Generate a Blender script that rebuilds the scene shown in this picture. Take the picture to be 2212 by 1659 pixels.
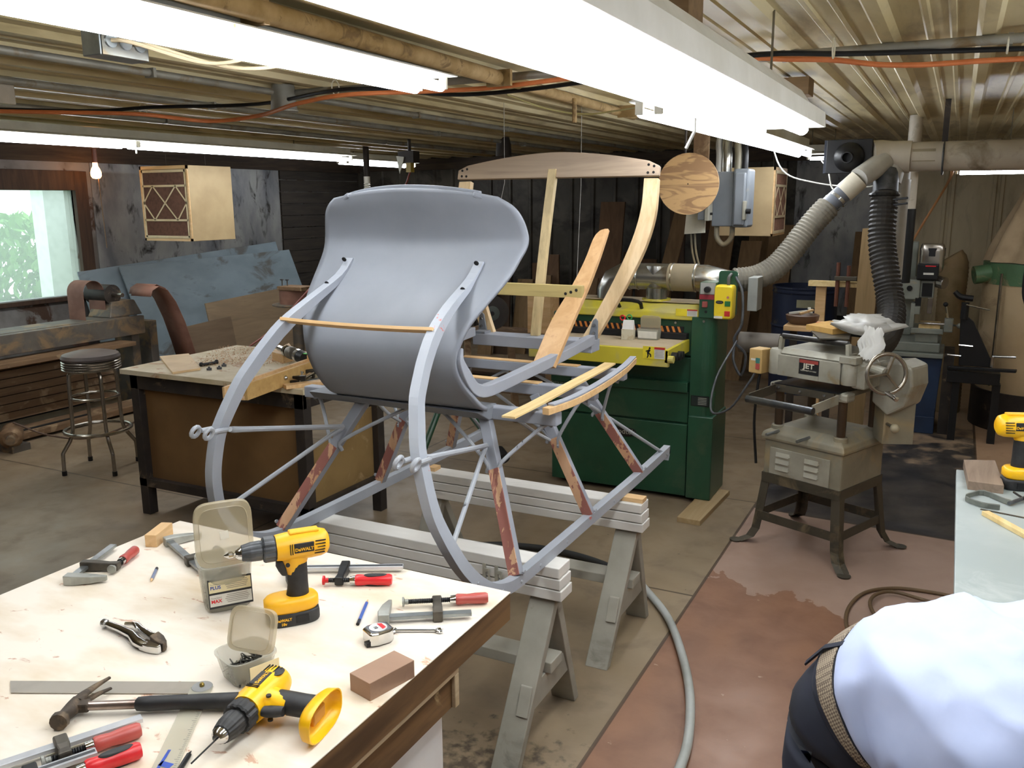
import bpy, bmesh, math, random
from mathutils import Vector, Matrix, Euler, noise
sc = bpy.context.scene
for o in list(bpy.data.objects): bpy.data.objects.remove(o)
COL = sc.collection
PI = math.pi

# ---------------- camera, world, exposure ----------------
CH = 1.75
FPX = 1880.0
MR = ((0.8928082557, 0.4503881732, -0.0066266097), (-0.0868867914, 0.1866343649, 0.9785797358), (0.4419774926, -0.8731083021, 0.2057614851))
cam = bpy.data.cameras.new('camera'); camo = bpy.data.objects.new('camera', cam); COL.objects.link(camo)
cam.sensor_fit = 'HORIZONTAL'; cam.sensor_width = 36.0; cam.lens = FPX / 2212 * 36.0
cam.clip_start = 0.02; cam.clip_end = 100
camo.matrix_world = Matrix.Translation((0, 0, CH)) @ Matrix(MR).transposed().to_4x4()
sc.camera = camo
sc.view_settings.view_transform = 'Standard'; sc.view_settings.look = 'None'
sc.view_settings.gamma = 1; sc.view_settings.use_curve_mapping = False
sc.view_settings.exposure = 0.5
sc.cycles.max_bounces = 8; sc.cycles.diffuse_bounces = 4; sc.cycles.glossy_bounces = 3; sc.cycles.transmission_bounces = 5
sc.cycles.transparent_max_bounces = 8; sc.cycles.caustics_reflective = False; sc.cycles.caustics_refractive = False
sc.cycles.sample_clamp_indirect = 4.0; sc.cycles.use_denoising = True
W = bpy.data.worlds.new('World'); sc.world = W; W.use_nodes = True
bg = W.node_tree.nodes['Background']; bg.inputs[0].default_value = (0.90, 0.97, 1.0, 1); bg.inputs[1].default_value = 1.7

TUBE_E = 20.0   # emission of the fluorescent tubes

# rays through the camera, used to measure points on known planes
def ray(x, y):
    v = Vector((x - 1106, 830 - y, -FPX)); M = Matrix(MR)
    return M.transposed() @ v
C0 = Vector((0, 0, CH))
def pz(x, y, z): d = ray(x, y); return C0 + d * ((z - CH) / d.z)
def px(x, y, X): d = ray(x, y); return C0 + d * (X / d.x)
def py(x, y, Y): d = ray(x, y); return C0 + d * (Y / d.y)
def pd(x, y, D): return C0 + ray(x, y) * (D / FPX)
def ppl(x, y, p, n):
    d = ray(x, y); p = Vector(p); n = Vector(n)
    return C0 + d * ((p - C0).dot(n) / d.dot(n))

# ---------------- materials ----------------
def lin(c):
    if isinstance(c, str):
        c = c.lstrip('#'); c = [int(c[i:i+2], 16) / 255 for i in (0, 2, 4)]
    return tuple((v / 12.92 if v <= 0.04045 else ((v + 0.055) / 1.055) ** 2.4) for v in c) + (1,)
def newmat(name):
    m = bpy.data.materials.new(name); m.use_nodes = True
    return m, m.node_tree.nodes, m.node_tree.links, m.node_tree.nodes['Principled BSDF']
def mixc(N, L, fac, a, b):
    x = N.new('ShaderNodeMix'); x.data_type = 'RGBA'
    for k, v in ((0, fac), (6, a), (7, b)):
        if hasattr(v, 'is_output') or isinstance(v, bpy.types.NodeSocket): L.new(v, x.inputs[k])
        else: x.inputs[k].default_value = v
    return x.outputs[2]
def ntex(N, L, scale, detail=4, vec=None, dist=0.0, rough=0.55):
    t = N.new('ShaderNodeTexNoise'); t.inputs['Scale'].default_value = scale
    t.inputs['Detail'].default_value = detail; t.inputs['Distortion'].default_value = dist; t.inputs['Roughness'].default_value = rough
    if vec is not None: L.new(vec, t.inputs['Vector'])
    return t.outputs['Fac']
def ramp(N, L, src, a, b, ca=(0, 0, 0, 1), cb=(1, 1, 1, 1)):
    r = N.new('ShaderNodeValToRGB'); r.color_ramp.elements[0].position = a; r.color_ramp.elements[1].position = b
    r.color_ramp.elements[0].color = ca; r.color_ramp.elements[1].color = cb
    L.new(src, r.inputs[0]); return r.outputs[0]
def objvec(N, L, scale=(1, 1, 1), rot=(0, 0, 0)):
    t = N.new('ShaderNodeTexCoord'); m = N.new('ShaderNodeMapping')
    m.inputs['Scale'].default_value = scale; m.inputs['Rotation'].default_value = rot
    L.new(t.outputs['Object'], m.inputs['Vector']); return m.outputs[0]
def bumpit(N, L, src, strength, P, dist=0.01):
    b = N.new('ShaderNodeBump'); b.inputs['Strength'].default_value = strength; b.inputs['Distance'].default_value = dist
    L.new(src, b.inputs['Height']); L.new(b.outputs[0], P.inputs['Normal'])
def mat(name, c, rough=0.5, metal=0.0, c2=None, scale=12, lo=0.45, hi=0.65, dirt=None, dscale=6, dlo=0.5, dhi=0.62, bump=0.0, bscale=60, coat=0.0, stretch=(1, 1, 1), damt=1.0):
    m, N, L, P = newmat(name)
    P.inputs['Roughness'].default_value = rough; P.inputs['Metallic'].default_value = metal
    if coat: P.inputs['Coat Weight'].default_value = coat; P.inputs['Coat Roughness'].default_value = 0.15
    col = lin(c)
    if c2 is None:
        c2l = tuple(v * 0.86 for v in col[:3]) + (1,)
    else: c2l = lin(c2)
    v = objvec(N, L, stretch)
    out = mixc(N, L, ramp(N, L, ntex(N, L, scale, 5, v), lo, hi), col, c2l)
    if dirt:
        f = ramp(N, L, ntex(N, L, dscale, 8, v, 0.6, 0.62), dlo, dhi, cb=(damt, damt, damt, 1))
        out = mixc(N, L, f, out, lin(dirt))
    L.new(out, P.inputs['Base Color'])
    if bump: bumpit(N, L, ntex(N, L, bscale, 3, v), bump, P, 0.004)
    return m
def wood(name, c, c2, axis='X', scale=6.0, rough=0.6, dirt=None, dlo=0.5, dhi=0.6, dscale=5, strength=0.8, bump=0.08):
    m, N, L, P = newmat(name); P.inputs['Roughness'].default_value = rough
    st = {'X': (0.09, 1, 1), 'Y': (1, 0.09, 1), 'Z': (1, 1, 0.09)}[axis]
    v = objvec(N, L, st)
    n1 = ntex(N, L, scale * 5, 4, v, 1.5); n2 = ntex(N, L, scale * 24, 3, v, 0.3)
    a = mixc(N, L, ramp(N, L, n1, 0.38, 0.66, cb=(strength,) * 3 + (1,)), lin(c), lin(c2))
    dk = tuple(x * 0.8 for x in lin(c2)[:3]) + (1,)
    out = mixc(N, L, ramp(N, L, n2, 0.55, 0.75, cb=(0.45,) * 3 + (1,)), a, dk)
    if dirt:
        out = mixc(N, L, ramp(N, L, ntex(N, L, dscale, 8, objvec(N, L), 0.6, 0.62), dlo, dhi), out, lin(dirt))
    L.new(out, P.inputs['Base Color'])
    if bump: bumpit(N, L, n2, bump, P, 0.003)
    return m
def emis(name, c, e):
    m, N, L, P = newmat(name)
    P.inputs['Base Color'].default_value = lin(c); P.inputs['Emission Color'].default_value = lin(c); P.inputs['Emission Strength'].default_value = e
    return m
def clear(name, c, rough=0.25, alpha=0.45):
    # translucent plastic: thin shell, part diffuse, part see-through
    m, N, L, P = newmat(name); P.inputs['Base Color'].default_value = lin(c); P.inputs['Roughness'].default_value = rough
    P.inputs['Alpha'].default_value = alpha
    out = N['Material Output']; tr = N.new('ShaderNodeBsdfTranslucent'); tr.inputs[0].default_value = lin(c)
    mx = N.new('ShaderNodeMixShader'); mx.inputs[0].default_value = 0.25
    L.new(P.outputs[0], mx.inputs[1]); L.new(tr.outputs[0], mx.inputs[2])
    tt = N.new('ShaderNodeBsdfTransparent'); m2 = N.new('ShaderNodeMixShader'); m2.inputs[0].default_value = 0.85
    P.inputs['Alpha'].default_value = 1.0; m2.inputs[0].default_value = alpha
    L.new(tt.outputs[0], m2.inputs[1]); L.new(mx.outputs[0], m2.inputs[2]); L.new(m2.outputs[0], out.inputs[0])
    return m

# ---------------- mesh builder ----------------
class MB:
    def __init__(s): s.v = []; s.f = []
    def add(s, vs, fs):
        b = len(s.v); s.v += [Vector(p) for p in vs]; s.f += [tuple(i + b for i in f) for f in fs]; return s
    def hexa(s, p):
        return s.add(p, [(0, 3, 2, 1), (4, 5, 6, 7), (0, 1, 5, 4), (1, 2, 6, 5), (2, 3, 7, 6), (3, 0, 4, 7)])
    def box(s, c, d, R=None):
        x, y, z = (q / 2 for q in d); P = [Vector(q) for q in ((-x, -y, -z), (x, -y, -z), (x, y, -z), (-x, y, -z), (-x, -y, z), (x, -y, z), (x, y, z), (-x, y, z))]
        if R is not None: P = [R @ q for q in P]
        return s.hexa([q + Vector(c) for q in P])
    def b2(s, lo, hi):
        return s.box([(a + b) / 2 for a, b in zip(lo, hi)], [abs(b - a) for a, b in zip(lo, hi)])
    def bar(s, p0, p1, w, h, up=(0, 0, 1)):
        p0 = Vector(p0); p1 = Vector(p1); d = (p1 - p0).normalized(); u = Vector(up); r = d.cross(u)
        if r.length < 1e-4: r = d.cross(Vector((1, 0, 0)))
        r.normalize(); u = r.cross(d)
        a, b = r * w / 2, u * h / 2
        return s.hexa([p0 - a - b, p0 + a - b, p0 + a + b, p0 - a + b, p1 - a - b, p1 + a - b, p1 + a + b, p1 - a + b])
    def prism(s, poly, vec):
        n = len(poly); vec = Vector(vec); P = [Vector(p) for p in poly]
        return s.add(P + [p + vec for p in P], [tuple(range(n))[::-1], tuple(range(n, 2 * n))] + [(i, (i + 1) % n, (i + 1) % n + n, i + n) for i in range(n)])
    def loft(s, rings, closed=True, caps=True):
        n = len(rings[0]); vs = [Vector(p) for r in rings for p in r]; fs = []
        m = n if closed else n - 1
        for k in range(len(rings) - 1):
            for i in range(m):
                j = (i + 1) % n; fs.append((k * n + i, k * n + j, (k + 1) * n + j, (k + 1) * n + i))
        if caps and closed: fs += [tuple(range(n))[::-1], tuple(range((len(rings) - 1) * n, len(rings) * n))]
        return s.add(vs, fs)
    def tube(s, pts, r, n=8, closed=False, smooth=0):
        P = [Vector(p) for p in pts]
        R = list(r) if isinstance(r, (list, tuple)) else [r] * len(P)
        if smooth: P, R = curve(P, smooth, R, closed)
        t0 = (P[1] - P[0]).normalized(); u = t0.orthogonal().normalized(); rings = []
        for i, p in enumerate(P):
            if closed: t = (P[(i + 1) % len(P)] - P[i - 1]).normalized()
            else: t = (P[min(i + 1, len(P) - 1)] - P[max(i - 1, 0)]).normalized()
            u = (u - t * u.dot(t)); u.normalize(); w = t.cross(u)
            rings.append([p + (u * math.cos(a) + w * math.sin(a)) * R[i] for a in [2 * PI * k / n for k in range(n)]])
        if closed: rings.append(rings[0]); return s.loft(rings, caps=False)
        return s.loft(rings)
    def lathe(s, prof, o=(0, 0, 0), axis=(0, 0, 1), n=20, caps=True):
        o = Vector(o); z = Vector(axis).normalized(); u = z.orthogonal().normalized(); w = z.cross(u)
        if abs(z.z) > .999: u = Vector((1, 0, 0)); w = z.cross(u)
        return s.loft([[o + z * h + (u * math.cos(a) + w * math.sin(a)) * max(r, 1e-4) for a in [2 * PI * k / n for k in range(n)]] for r, h in prof], caps=caps)
    def cyl(s, p0, p1, r, r1=None, n=16):
        p0 = Vector(p0); p1 = Vector(p1); L = (p1 - p0).length
        return s.lathe([(r, 0), (r if r1 is None else r1, L)], p0, p1 - p0, n)
    def ball(s, c, r, n=12, sq=(1, 1, 1)):
        c = Vector(c); rings = []
        for k in range(n // 2 + 1):
            th = PI * k / (n // 2); rr = max(math.sin(th), 1e-3)
            rings.append([c + Vector((rr * math.cos(a) * sq[0], rr * math.sin(a) * sq[1], -math.cos(th) * sq[2])) * r for a in [2 * PI * i / n for i in range(n)]])
        return s.loft(rings)
    def grid(s, fn, nu, nv):
        vs = [fn(i / nu, j / nv) for j in range(nv + 1) for i in range(nu + 1)]
        return s.add(vs, [(j * (nu + 1) + i, j * (nu + 1) + i + 1, (j + 1) * (nu + 1) + i + 1, (j + 1) * (nu + 1) + i) for j in range(nv) for i in range(nu)])
    def sweep(s, pts, secs):
        # secs: list of (a, b) vectors: section is p, p+a, p+a+b, p+b
        return s.loft([[Vector(p), Vector(p) + Vector(a), Vector(p) + Vector(a) + Vector(b), Vector(p) + Vector(b)] for p, (a, b) in zip(pts, secs)])
    def xf(s, M):
        s.v = [M @ p for p in s.v]; return s
    def build(s, name, m, parent=None, bevel=0.0, smooth=False, solid=0.0, sub=0, local=False, seg=2):
        me = bpy.data.meshes.new(name)
        V = s.v
        if parent is not None and not local:
            Mi = WM[parent.name].inverted(); V = [Mi @ p for p in V]
        me.from_pydata([tuple(p) for p in V], [], s.f)
        b = bmesh.new(); b.from_mesh(me); bmesh.ops.remove_doubles(b, verts=b.verts, dist=1e-6)
        bmesh.ops.recalc_face_normals(b, faces=b.faces); b.to_mesh(me); b.free()
        o = bpy.data.objects.new(name, me); COL.objects.link(o)
        if parent is not None: o.parent = parent; WM[o.name] = WM[parent.name].copy()
        else: WM[o.name] = Matrix()
        for mm in (m if isinstance(m, (list, tuple)) else [m]): me.materials.append(mm)
        if smooth:
            for p in me.polygons: p.use_smooth = True
            if smooth != 'all':
                me.set_sharp_from_angle(angle=math.radians(40 if smooth is True else smooth))
        if solid: md = o.modifiers.new('Solidify', 'SOLIDIFY'); md.thickness = solid; md.offset = 0
        if sub: md = o.modifiers.new('Subsurf', 'SUBSURF'); md.levels = sub; md.render_levels = sub
        if bevel:
            md = o.modifiers.new('Bevel', 'BEVEL'); md.width = bevel; md.segments = seg; md.limit_method = 'ANGLE'; md.angle_limit = math.radians(35); md.harden_normals = False
        return o
WM = {}
def curve(P, k, R=None, closed=False):
    # Catmull-Rom resampling, k steps per span
    n = len(P); out = []; ro = []
    for i in range(n if closed else n - 1):
        if closed: a, b, c, d = P[i - 1], P[i], P[(i + 1) % n], P[(i + 2) % n]
        else: b, c = P[i], P[i + 1]; a = P[i - 1] if i else b * 2 - c; d = P[i + 2] if i + 2 < n else c * 2 - b
        for j in range(k):
            t = j / k; out.append(0.5 * ((2 * b) + (c - a) * t + (2 * a - 5 * b + 4 * c - d) * t * t + (3 * b - a - 3 * c + d) * t ** 3))
            if R: ro.append(R[i] + (R[(i + 1) % n] - R[i]) * t)
    if not closed: out.append(P[-1].copy()); ro += [R[-1]] if R else []
    return (out, ro) if R is not None else out
def cv(P, k): return curve([Vector(p) for p in P], k)
def thing(name, label, cat, loc=(0, 0, 0), rotz=0.0, group=None, M=None):
    o = bpy.data.objects.new(name, None); COL.objects.link(o); o.empty_display_size = 0.1
    mw = M if M is not None else Matrix.Translation(loc) @ Matrix.Rotation(rotz, 4, 'Z')
    o.matrix_world = mw; WM[o.name] = mw.copy(); o['label'] = label; o['category'] = cat
    if group: o['group'] = group
    return o
def tag(o, label, cat, group=None, kind=None):
    if label: o['label'] = label
    if cat: o['category'] = cat
    if group: o['group'] = group
    if kind: o['kind'] = kind
    return o
def struct(o): o['kind'] = 'structure'; return o
def recenter(o):
    # top-level mesh: put its origin at the base centre of its own bounds
    me = o.data; xs = [v.co.x for v in me.vertices]; ys = [v.co.y for v in me.vertices]; zs = [v.co.z for v in me.vertices]
    c = Vector(((min(xs) + max(xs)) / 2, (min(ys) + max(ys)) / 2, min(zs)))
    me.transform(Matrix.Translation(-c)); o.location = c; WM[o.name] = Matrix.Translation(c); return o
def copy_tree(o, M=None, label=None, parent=None):
    c = o.copy(); COL.objects.link(c)
    if parent is None:
        if M is not None: c.matrix_world = M
        WM[c.name] = (M or WM[o.name]).copy()
        if label: c['label'] = label
    else: c.parent = parent; WM[c.name] = WM[parent.name].copy()
    for ch in [x for x in KIDS.get(o.name, [])] or list(o.children): copy_tree(ch, parent=c)
    return c
KIDS = {}
def text(name, s, size, M, m, parent, depth=0.0004, align='CENTER', bold=0.0, sx=1.0, shear=0.0):
    cu = bpy.data.curves.new(name, 'FONT'); cu.body = s; cu.size = size; cu.align_x = align; cu.align_y = 'CENTER'
    cu.extrude = depth; cu.offset = bold; cu.resolution_u = 3; cu.shear = shear
    to = bpy.data.objects.new('t', cu); me = bpy.data.meshes.new_from_object(to); bpy.data.objects.remove(to); bpy.data.curves.remove(cu)
    me.name = name; T = M @ Matrix.Diagonal((sx, 1, 1, 1))
    if parent is not None: T = WM[parent.name].inverted() @ T
    me.transform(T); me.materials.clear(); me.materials.append(m)
    o = bpy.data.objects.new(name, me); COL.objects.link(o)
    if parent is not None: o.parent = parent; WM[o.name] = WM[parent.name].copy()
    return o
def frame(o, xa, ya):
    # matrix with origin o, local x along xa, local y near ya, z out
    x = Vector(xa).normalized(); z = x.cross(Vector(ya)).normalized(); y = z.cross(x)
    return Matrix(((x.x, y.x, z.x, o[0]), (x.y, y.y, z.y, o[1]), (x.z, y.z, z.z, o[2]), (0, 0, 0, 1)))
rnd = random.Random(4)
# ---------------- room ----------------
XL, XR, YB, YF, ZC = -7.2, 2.6, 9.7, -2.2, 2.30
M_floor, N_, L_, P_ = newmat('concrete floor')
def floor_mat():
    m, N, L, P = newmat('workshop floor')
    tc = N.new('ShaderNodeTexCoord').outputs['Object']
    sp = N.new('ShaderNodeSeparateXYZ'); L.new(tc, sp.inputs[0])
    def mth(op, a, b=None, c=None):
        n = N.new('ShaderNodeMath'); n.operation = op
        for i, v in enumerate((a, b, c)):
            if v is None: continue
            if isinstance(v, (int, float)): n.inputs[i].default_value = v
            else: L.new(v, n.inputs[i])
        return n.outputs[0]
    mp = N.new('ShaderNodeMapping'); L.new(tc, mp.inputs[0]); v = mp.outputs[0]
    X, Y = sp.outputs[0], sp.outputs[1]
    n1 = ntex(N, L, 1.3, 6, v, 0.4); n2 = ntex(N, L, 5, 8, v, 0.3); n3 = ntex(N, L, 22, 6, v)
    conc = mixc(N, L, ramp(N, L, n1, 0.35, 0.65), lin('#938169'), lin('#776752'))
    conc = mixc(N, L, ramp(N, L, n2, 0.52, 0.72, cb=(.5, .5, .5, 1)), conc, lin('#5d5040'))
    # oily dark stains close to the bench
    sx = mth('MULTIPLY', mth('SUBTRACT', X, -1.15), 1.6); sy = mth('MULTIPLY', mth('SUBTRACT', Y, 1.95), 1.6)
    dd = mth('SQRT', mth('ADD', mth('MULTIPLY', sx, sx), mth('MULTIPLY', sy, sy)))
    near = mth('SUBTRACT', 1.0, mth('MINIMUM', dd, 1.0))
    st = ramp(N, L, mth('ADD', mth('MULTIPLY', n3, 0.7), mth('MULTIPLY', near, 0.35)), 0.5, 0.62)
    conc = mixc(N, L, mth('MULTIPLY', st, 0.75), conc, lin('#2f2720'))
    spots = ramp(N, L, n3, 0.70, 0.74)
    conc = mixc(N, L, mth('MULTIPLY', spots, 0.7), conc, lin('#3a3128'))
    # painted brown zone X>-0.92
    brown = mixc(N, L, ramp(N, L, n2, 0.4, 0.7), lin('#88644e'), lin('#775542'))
    brown = mixc(N, L, mth('MULTIPLY', spots, 0.5), brown, lin('#c5b3a0'))
    dust = mixc(N, L, ramp(N, L, n1, 0.35, 0.65), lin('#a38a7c'), lin('#947a6b'))
    edge = mth('ADD', Y, mth('MULTIPLY', mth('SUBTRACT', n2, 0.5), 0.9))
    edge = mth('ADD', edge, mth('MULTIPLY', X, 0.35))
    brown = mixc(N, L, mth('GREATER_THAN', edge, 3.60), brown, dust)
    # dark rubbery panel behind the planer: X>-0.9, X<0.12, 4.9<Y<8.2
    dark = mixc(N, L, ramp(N, L, ntex(N, L, 4, 8, v, 0.5), 0.40, 0.62), lin('#2e2c2d'), lin('#49433e'))
    dfade = mth('ADD', mth('MULTIPLY', mth('SUBTRACT', Y, 6.6), 0.5), mth('MULTIPLY', mth('SUBTRACT', n2, 0.5), 2.0))
    dark = mixc(N, L, ramp(N, L, dfade, 0.0, 0.4), dark, lin('#a58d72'))
    tan = mixc(N, L, ramp(N, L, n1, 0.3, 0.7), lin('#bb9a7c'), lin('#a98a6c'))
    tan = mixc(N, L, mth('MULTIPLY', ramp(N, L, n2, 0.62, 0.8), 0.5), tan, lin('#6f5a47'))
    inX = mth('MULTIPLY', mth('GREATER_THAN', X, -0.92), mth('LESS_THAN', X, 0.245))
    far = mth('GREATER_THAN', mth('ADD', Y, mth('MULTIPLY', X, 0.06)), 4.86)
    c = mixc(N, L, mth('GREATER_THAN', X, -0.92), conc, brown)
    c = mixc(N, L, mth('MULTIPLY', inX, far), c, dark)
    c = mixc(N, L, mth('GREATER_THAN', X, 0.245), c, tan)
    # joints
    def line(coord, at, w): return mth('LESS_THAN', mth('ABSOLUTE', mth('SUBTRACT', coord, at)), w)
    ylines = mth('ADD', line(Y, 3.62, 0.006), line(Y, 6.4, 0.008))
    ylines = mth('MULTIPLY', mth('ADD', ylines, line(Y, 5.0, 0.006)), mth('LESS_THAN', X, -0.92))
    j = mth('ADD', mth('ADD', line(X, -0.92, 0.007), line(X, 0.245, 0.008)), ylines)
    jj = mth('MULTIPLY', inX, line(mth('ADD', Y, mth('MULTIPLY', X, 0.06)), 4.86, 0.010))
    j = mth('ADD', mth('ADD', j, jj), line(X, -3.3, 0.006))
    j = mth('MINIMUM', j, 1.0)
    c = mixc(N, L, mth('MULTIPLY', j, 0.8), c, lin('#3a2c1f'))
    L.new(c, P.inputs['Base Color'])
    r = ramp(N, L, n2, 0.3, 0.7, (.30, .30, .30, 1), (.55, .55, .55, 1)); L.new(r, P.inputs['Roughness'])
    bumpit(N, L, n3, 0.12, P, 0.004)
    return m
fl = MB(); fl.b2((XL - .3, YF - .2, -0.08), (XR + .2, YB + .3, 0)); struct(fl.build('floor', floor_mat()))

M_ceil = mat('painted roof sheet', '#dccfa8', 0.42, 0.0, '#bbab7e', 3, .4, .65, dirt='#7a684a', dscale=5, dlo=.50, dhi=.70, damt=.75, stretch=(1, .25, 1))
def rib_profile(x0, x1):
    P = []; k = math.floor((x0 + .27) / .305) - 1
    x = -.27 + .305 * k
    while x < x1 + .4:
        P += [(x - .035, 0), (x - .018, -.022), (x + .018, -.022), (x + .035, 0), (x + .115, 0), (x + .122, -.006), (x + .134, -.006), (x + .141, 0), (x + .19, 0), (x + .197, -.006), (x + .209, -.006), (x + .216, 0)]
        x += .305
    return [p for p in P if x0 <= p[0] <= x1]
rp = rib_profile(XL - .2, XR + .1)
cm = MB(); cm.loft([[(x, y, ZC + z) for x, z in rp] for y in (YF - .1, YB + .2)], closed=False)
struct(cm.build('ceiling', M_ceil, solid=.006))

M_foil = mat('foil faced board', '#a3a39f', 0.42, 0.30, '#75767a', 3, .38, .62, dirt='#2f2b28', dscale=7, dlo=.55, dhi=.68, bump=.5, bscale=25, stretch=(1, 1, .5))
M_slatwall = wood('dark wall boards', '#3b342c', '#241f1a', 'Y', 4, 0.85)
M_backwall = mat('dull back wall sheet', '#575248', 0.6, 0.1, '#3c3831', 2, .35, .65, dirt='#2d2720', dscale=3, dlo=.48, dhi=.62, bump=.3)
M_rightwall = mat('cream ribbed wall sheet', '#cbbd9c', 0.5, 0.0, '#ad9f80', 2.5, .35, .65, dirt='#5f5240', dscale=5, dlo=.5, dhi=.75, stretch=(1, 1, .3), damt=.7)
M_windowwood = wood('dark stained window wood', '#4a3424', '#2c1e15', 'Z', 3, .7)
# left wall with window opening: window Y 4.62..5.42, z .93..1.85
WY0, WY1, WZ0, WZ1 = 3.6, 5.42, 0.93, 1.87
lw = MB()
lw.b2((XL - .12, YF, 0), (XL, WY0, ZC)); lw.b2((XL - .12, WY1, 0), (XL, YB, ZC))
lw.b2((XL - .12, WY0, 0), (XL, WY1, WZ0)); lw.b2((XL - .12, WY0, WZ1), (XL, WY1, ZC))
M_leftwall = mat('stained peeling wall', '#8b8884', 0.7, 0.1, '#6b655f', 2.4, .4, .6, dirt='#4a3526', dscale=4, dlo=.56, dhi=.62, bump=.3)
struct(lw.build('wall_left', M_leftwall))
bw = MB()
bp = []; x = XL - .1
while x < -0.75: bp += [(x, 0), (x + .2, 0), (x + .215, -.02), (x + .24, -.02), (x + .255, 0)]; x += .27
bw.loft([[(x, YB + y, z) for x, y in bp] for z in (0, ZC)], closed=False)
struct(bw.build('wall_back', M_backwall, solid=.01))
bp = []; x = -0.75
while x < XR + .1: bp += [(x, 0), (x + .17, 0), (x + .18, -.018), (x + .20, -.018), (x + .21, 0), (x + .235, 0), (x + .245, -.018), (x + .265, -.018), (x + .275, 0)]; x += .42
bw = MB(); bw.loft([[(x, YB + y, z) for x, y in bp] for z in (0, ZC)], closed=False)
struct(bw.build('wall_far', M_rightwall, solid=.01))
struct(MB().b2((XR, YF, 0), (XR + .1, YB, ZC)).build('wall_right', M_rightwall))
struct(MB().b2((XL, YF - .1, 0), (XR, YF, ZC)).build('wall_front', mat('plain wall', '#8d867a', .8)))
# foil boards on the left wall and the far wall
struct(MB().b2((XL, 5.62, 1.05), (XL + .012, 8.15, 2.22)).build('trim_1', M_foil))
struct(MB().b2((-1.55, YB - .035, .55), (-.55, YB - .022, 2.2)).build('trim_2', M_foil))
tb = MB()
for k in range(16): tb.b2((XL, 8.17, .06 + k * .14), (XL + .022, YB, .06 + k * .14 + .132))
struct(tb.build('trim_3', M_slatwall))
struct(MB().b2((XL, YF, 2.12), (XL + .06, YB, 2.28)).build('trim_4', wood('dark wall plate', '#4a3c2e', '#2a2119', 'Y', 3, .8)))
struct(MB().b2((XL, YB - .07, 2.14), (-.75, YB - .01, 2.28)).build('trim_5', wood('dark wall plate x', '#4a3c2e', '#2a2119', 'X', 3, .8)))
# window frame, glass
wn = thing('window_1', '', '', (XL, (WY0 + WY1) / 2, WZ0)); del wn['label'], wn['category']; struct(wn)
fr = MB(); t = .07
fr.b2((XL - .06, WY0 - t, WZ0 - t), (XL + .045, WY0, WZ1 + t)); fr.b2((XL - .06, WY1, WZ0 - t), (XL + .045, WY1 + t + .06, WZ1 + t + .1))
fr.b2((XL - .06, WY0, WZ0 - t * .6), (XL + .045, WY1, WZ0)); fr.b2((XL - .06, WY0, WZ1), (XL + .045, WY1, WZ1 + t + .1))
fr.build('window_frame', M_windowwood, wn, bevel=.004)
mg, Ng, Lg, Pg = newmat('dusty window glass'); 
og = Ng['Material Output']; tg = Ng.new('ShaderNodeBsdfTransparent'); tg.inputs[0].default_value = (.93, .98, .96, 1)
tl = Ng.new('ShaderNodeBsdfTranslucent'); tl.inputs[0].default_value = (.85, .93, .9, 1); mxg = Ng.new('ShaderNodeMixShader'); mxg.inputs[0].default_value = .22
Lg.new(tg.outputs[0], mxg.inputs[1]); Lg.new(tl.outputs[0], mxg.inputs[2]); Lg.new(mxg.outputs[0], og.inputs[0])
MB().b2((XL - .022, WY0, WZ0), (XL - .018, WY1, WZ1)).build('pane', mg, wn)
# outside: pale post and foliage
po = MB().b2((-8.6, 5.98, 0), (-8.4, 6.47, 2.6)).build('white_column', mat('outdoor white paint', '#eef2f2', .6)); tag(recenter(po), 'broad white upright outside the workshop window', 'column')
bm_ = MB(); rl = random.Random(9)
for k in range(2600):
    c = Vector((-10.2 + rl.uniform(-.4, .4), rl.uniform(5.4, 7.6), rl.uniform(.2, 1.62)))
    a = Euler((rl.uniform(0, 6), rl.uniform(0, 6), rl.uniform(0, 6))).to_matrix(); s = rl.uniform(.05, .1)
    bm_.add([c + a @ Vector(p) * s for p in ((-1, 0, 0), (0, -.5, 0), (1, 0, .1), (0, .5, 0))], [(0, 1, 2, 3)])
b_ = bm_.build('shrub_foliage', mat('green leaves', '#7fb35c', .6, 0, '#4f8a38', 3)); tag(b_, 'pale green shrubs seen outside through the dusty window', 'shrub', kind='stuff')
struct(MB().b2((-16, 0, -.1), (XL - .3, 12, -.02)).build('trim_6', mat('outdoor grass', '#8fae76', .9)))

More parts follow.
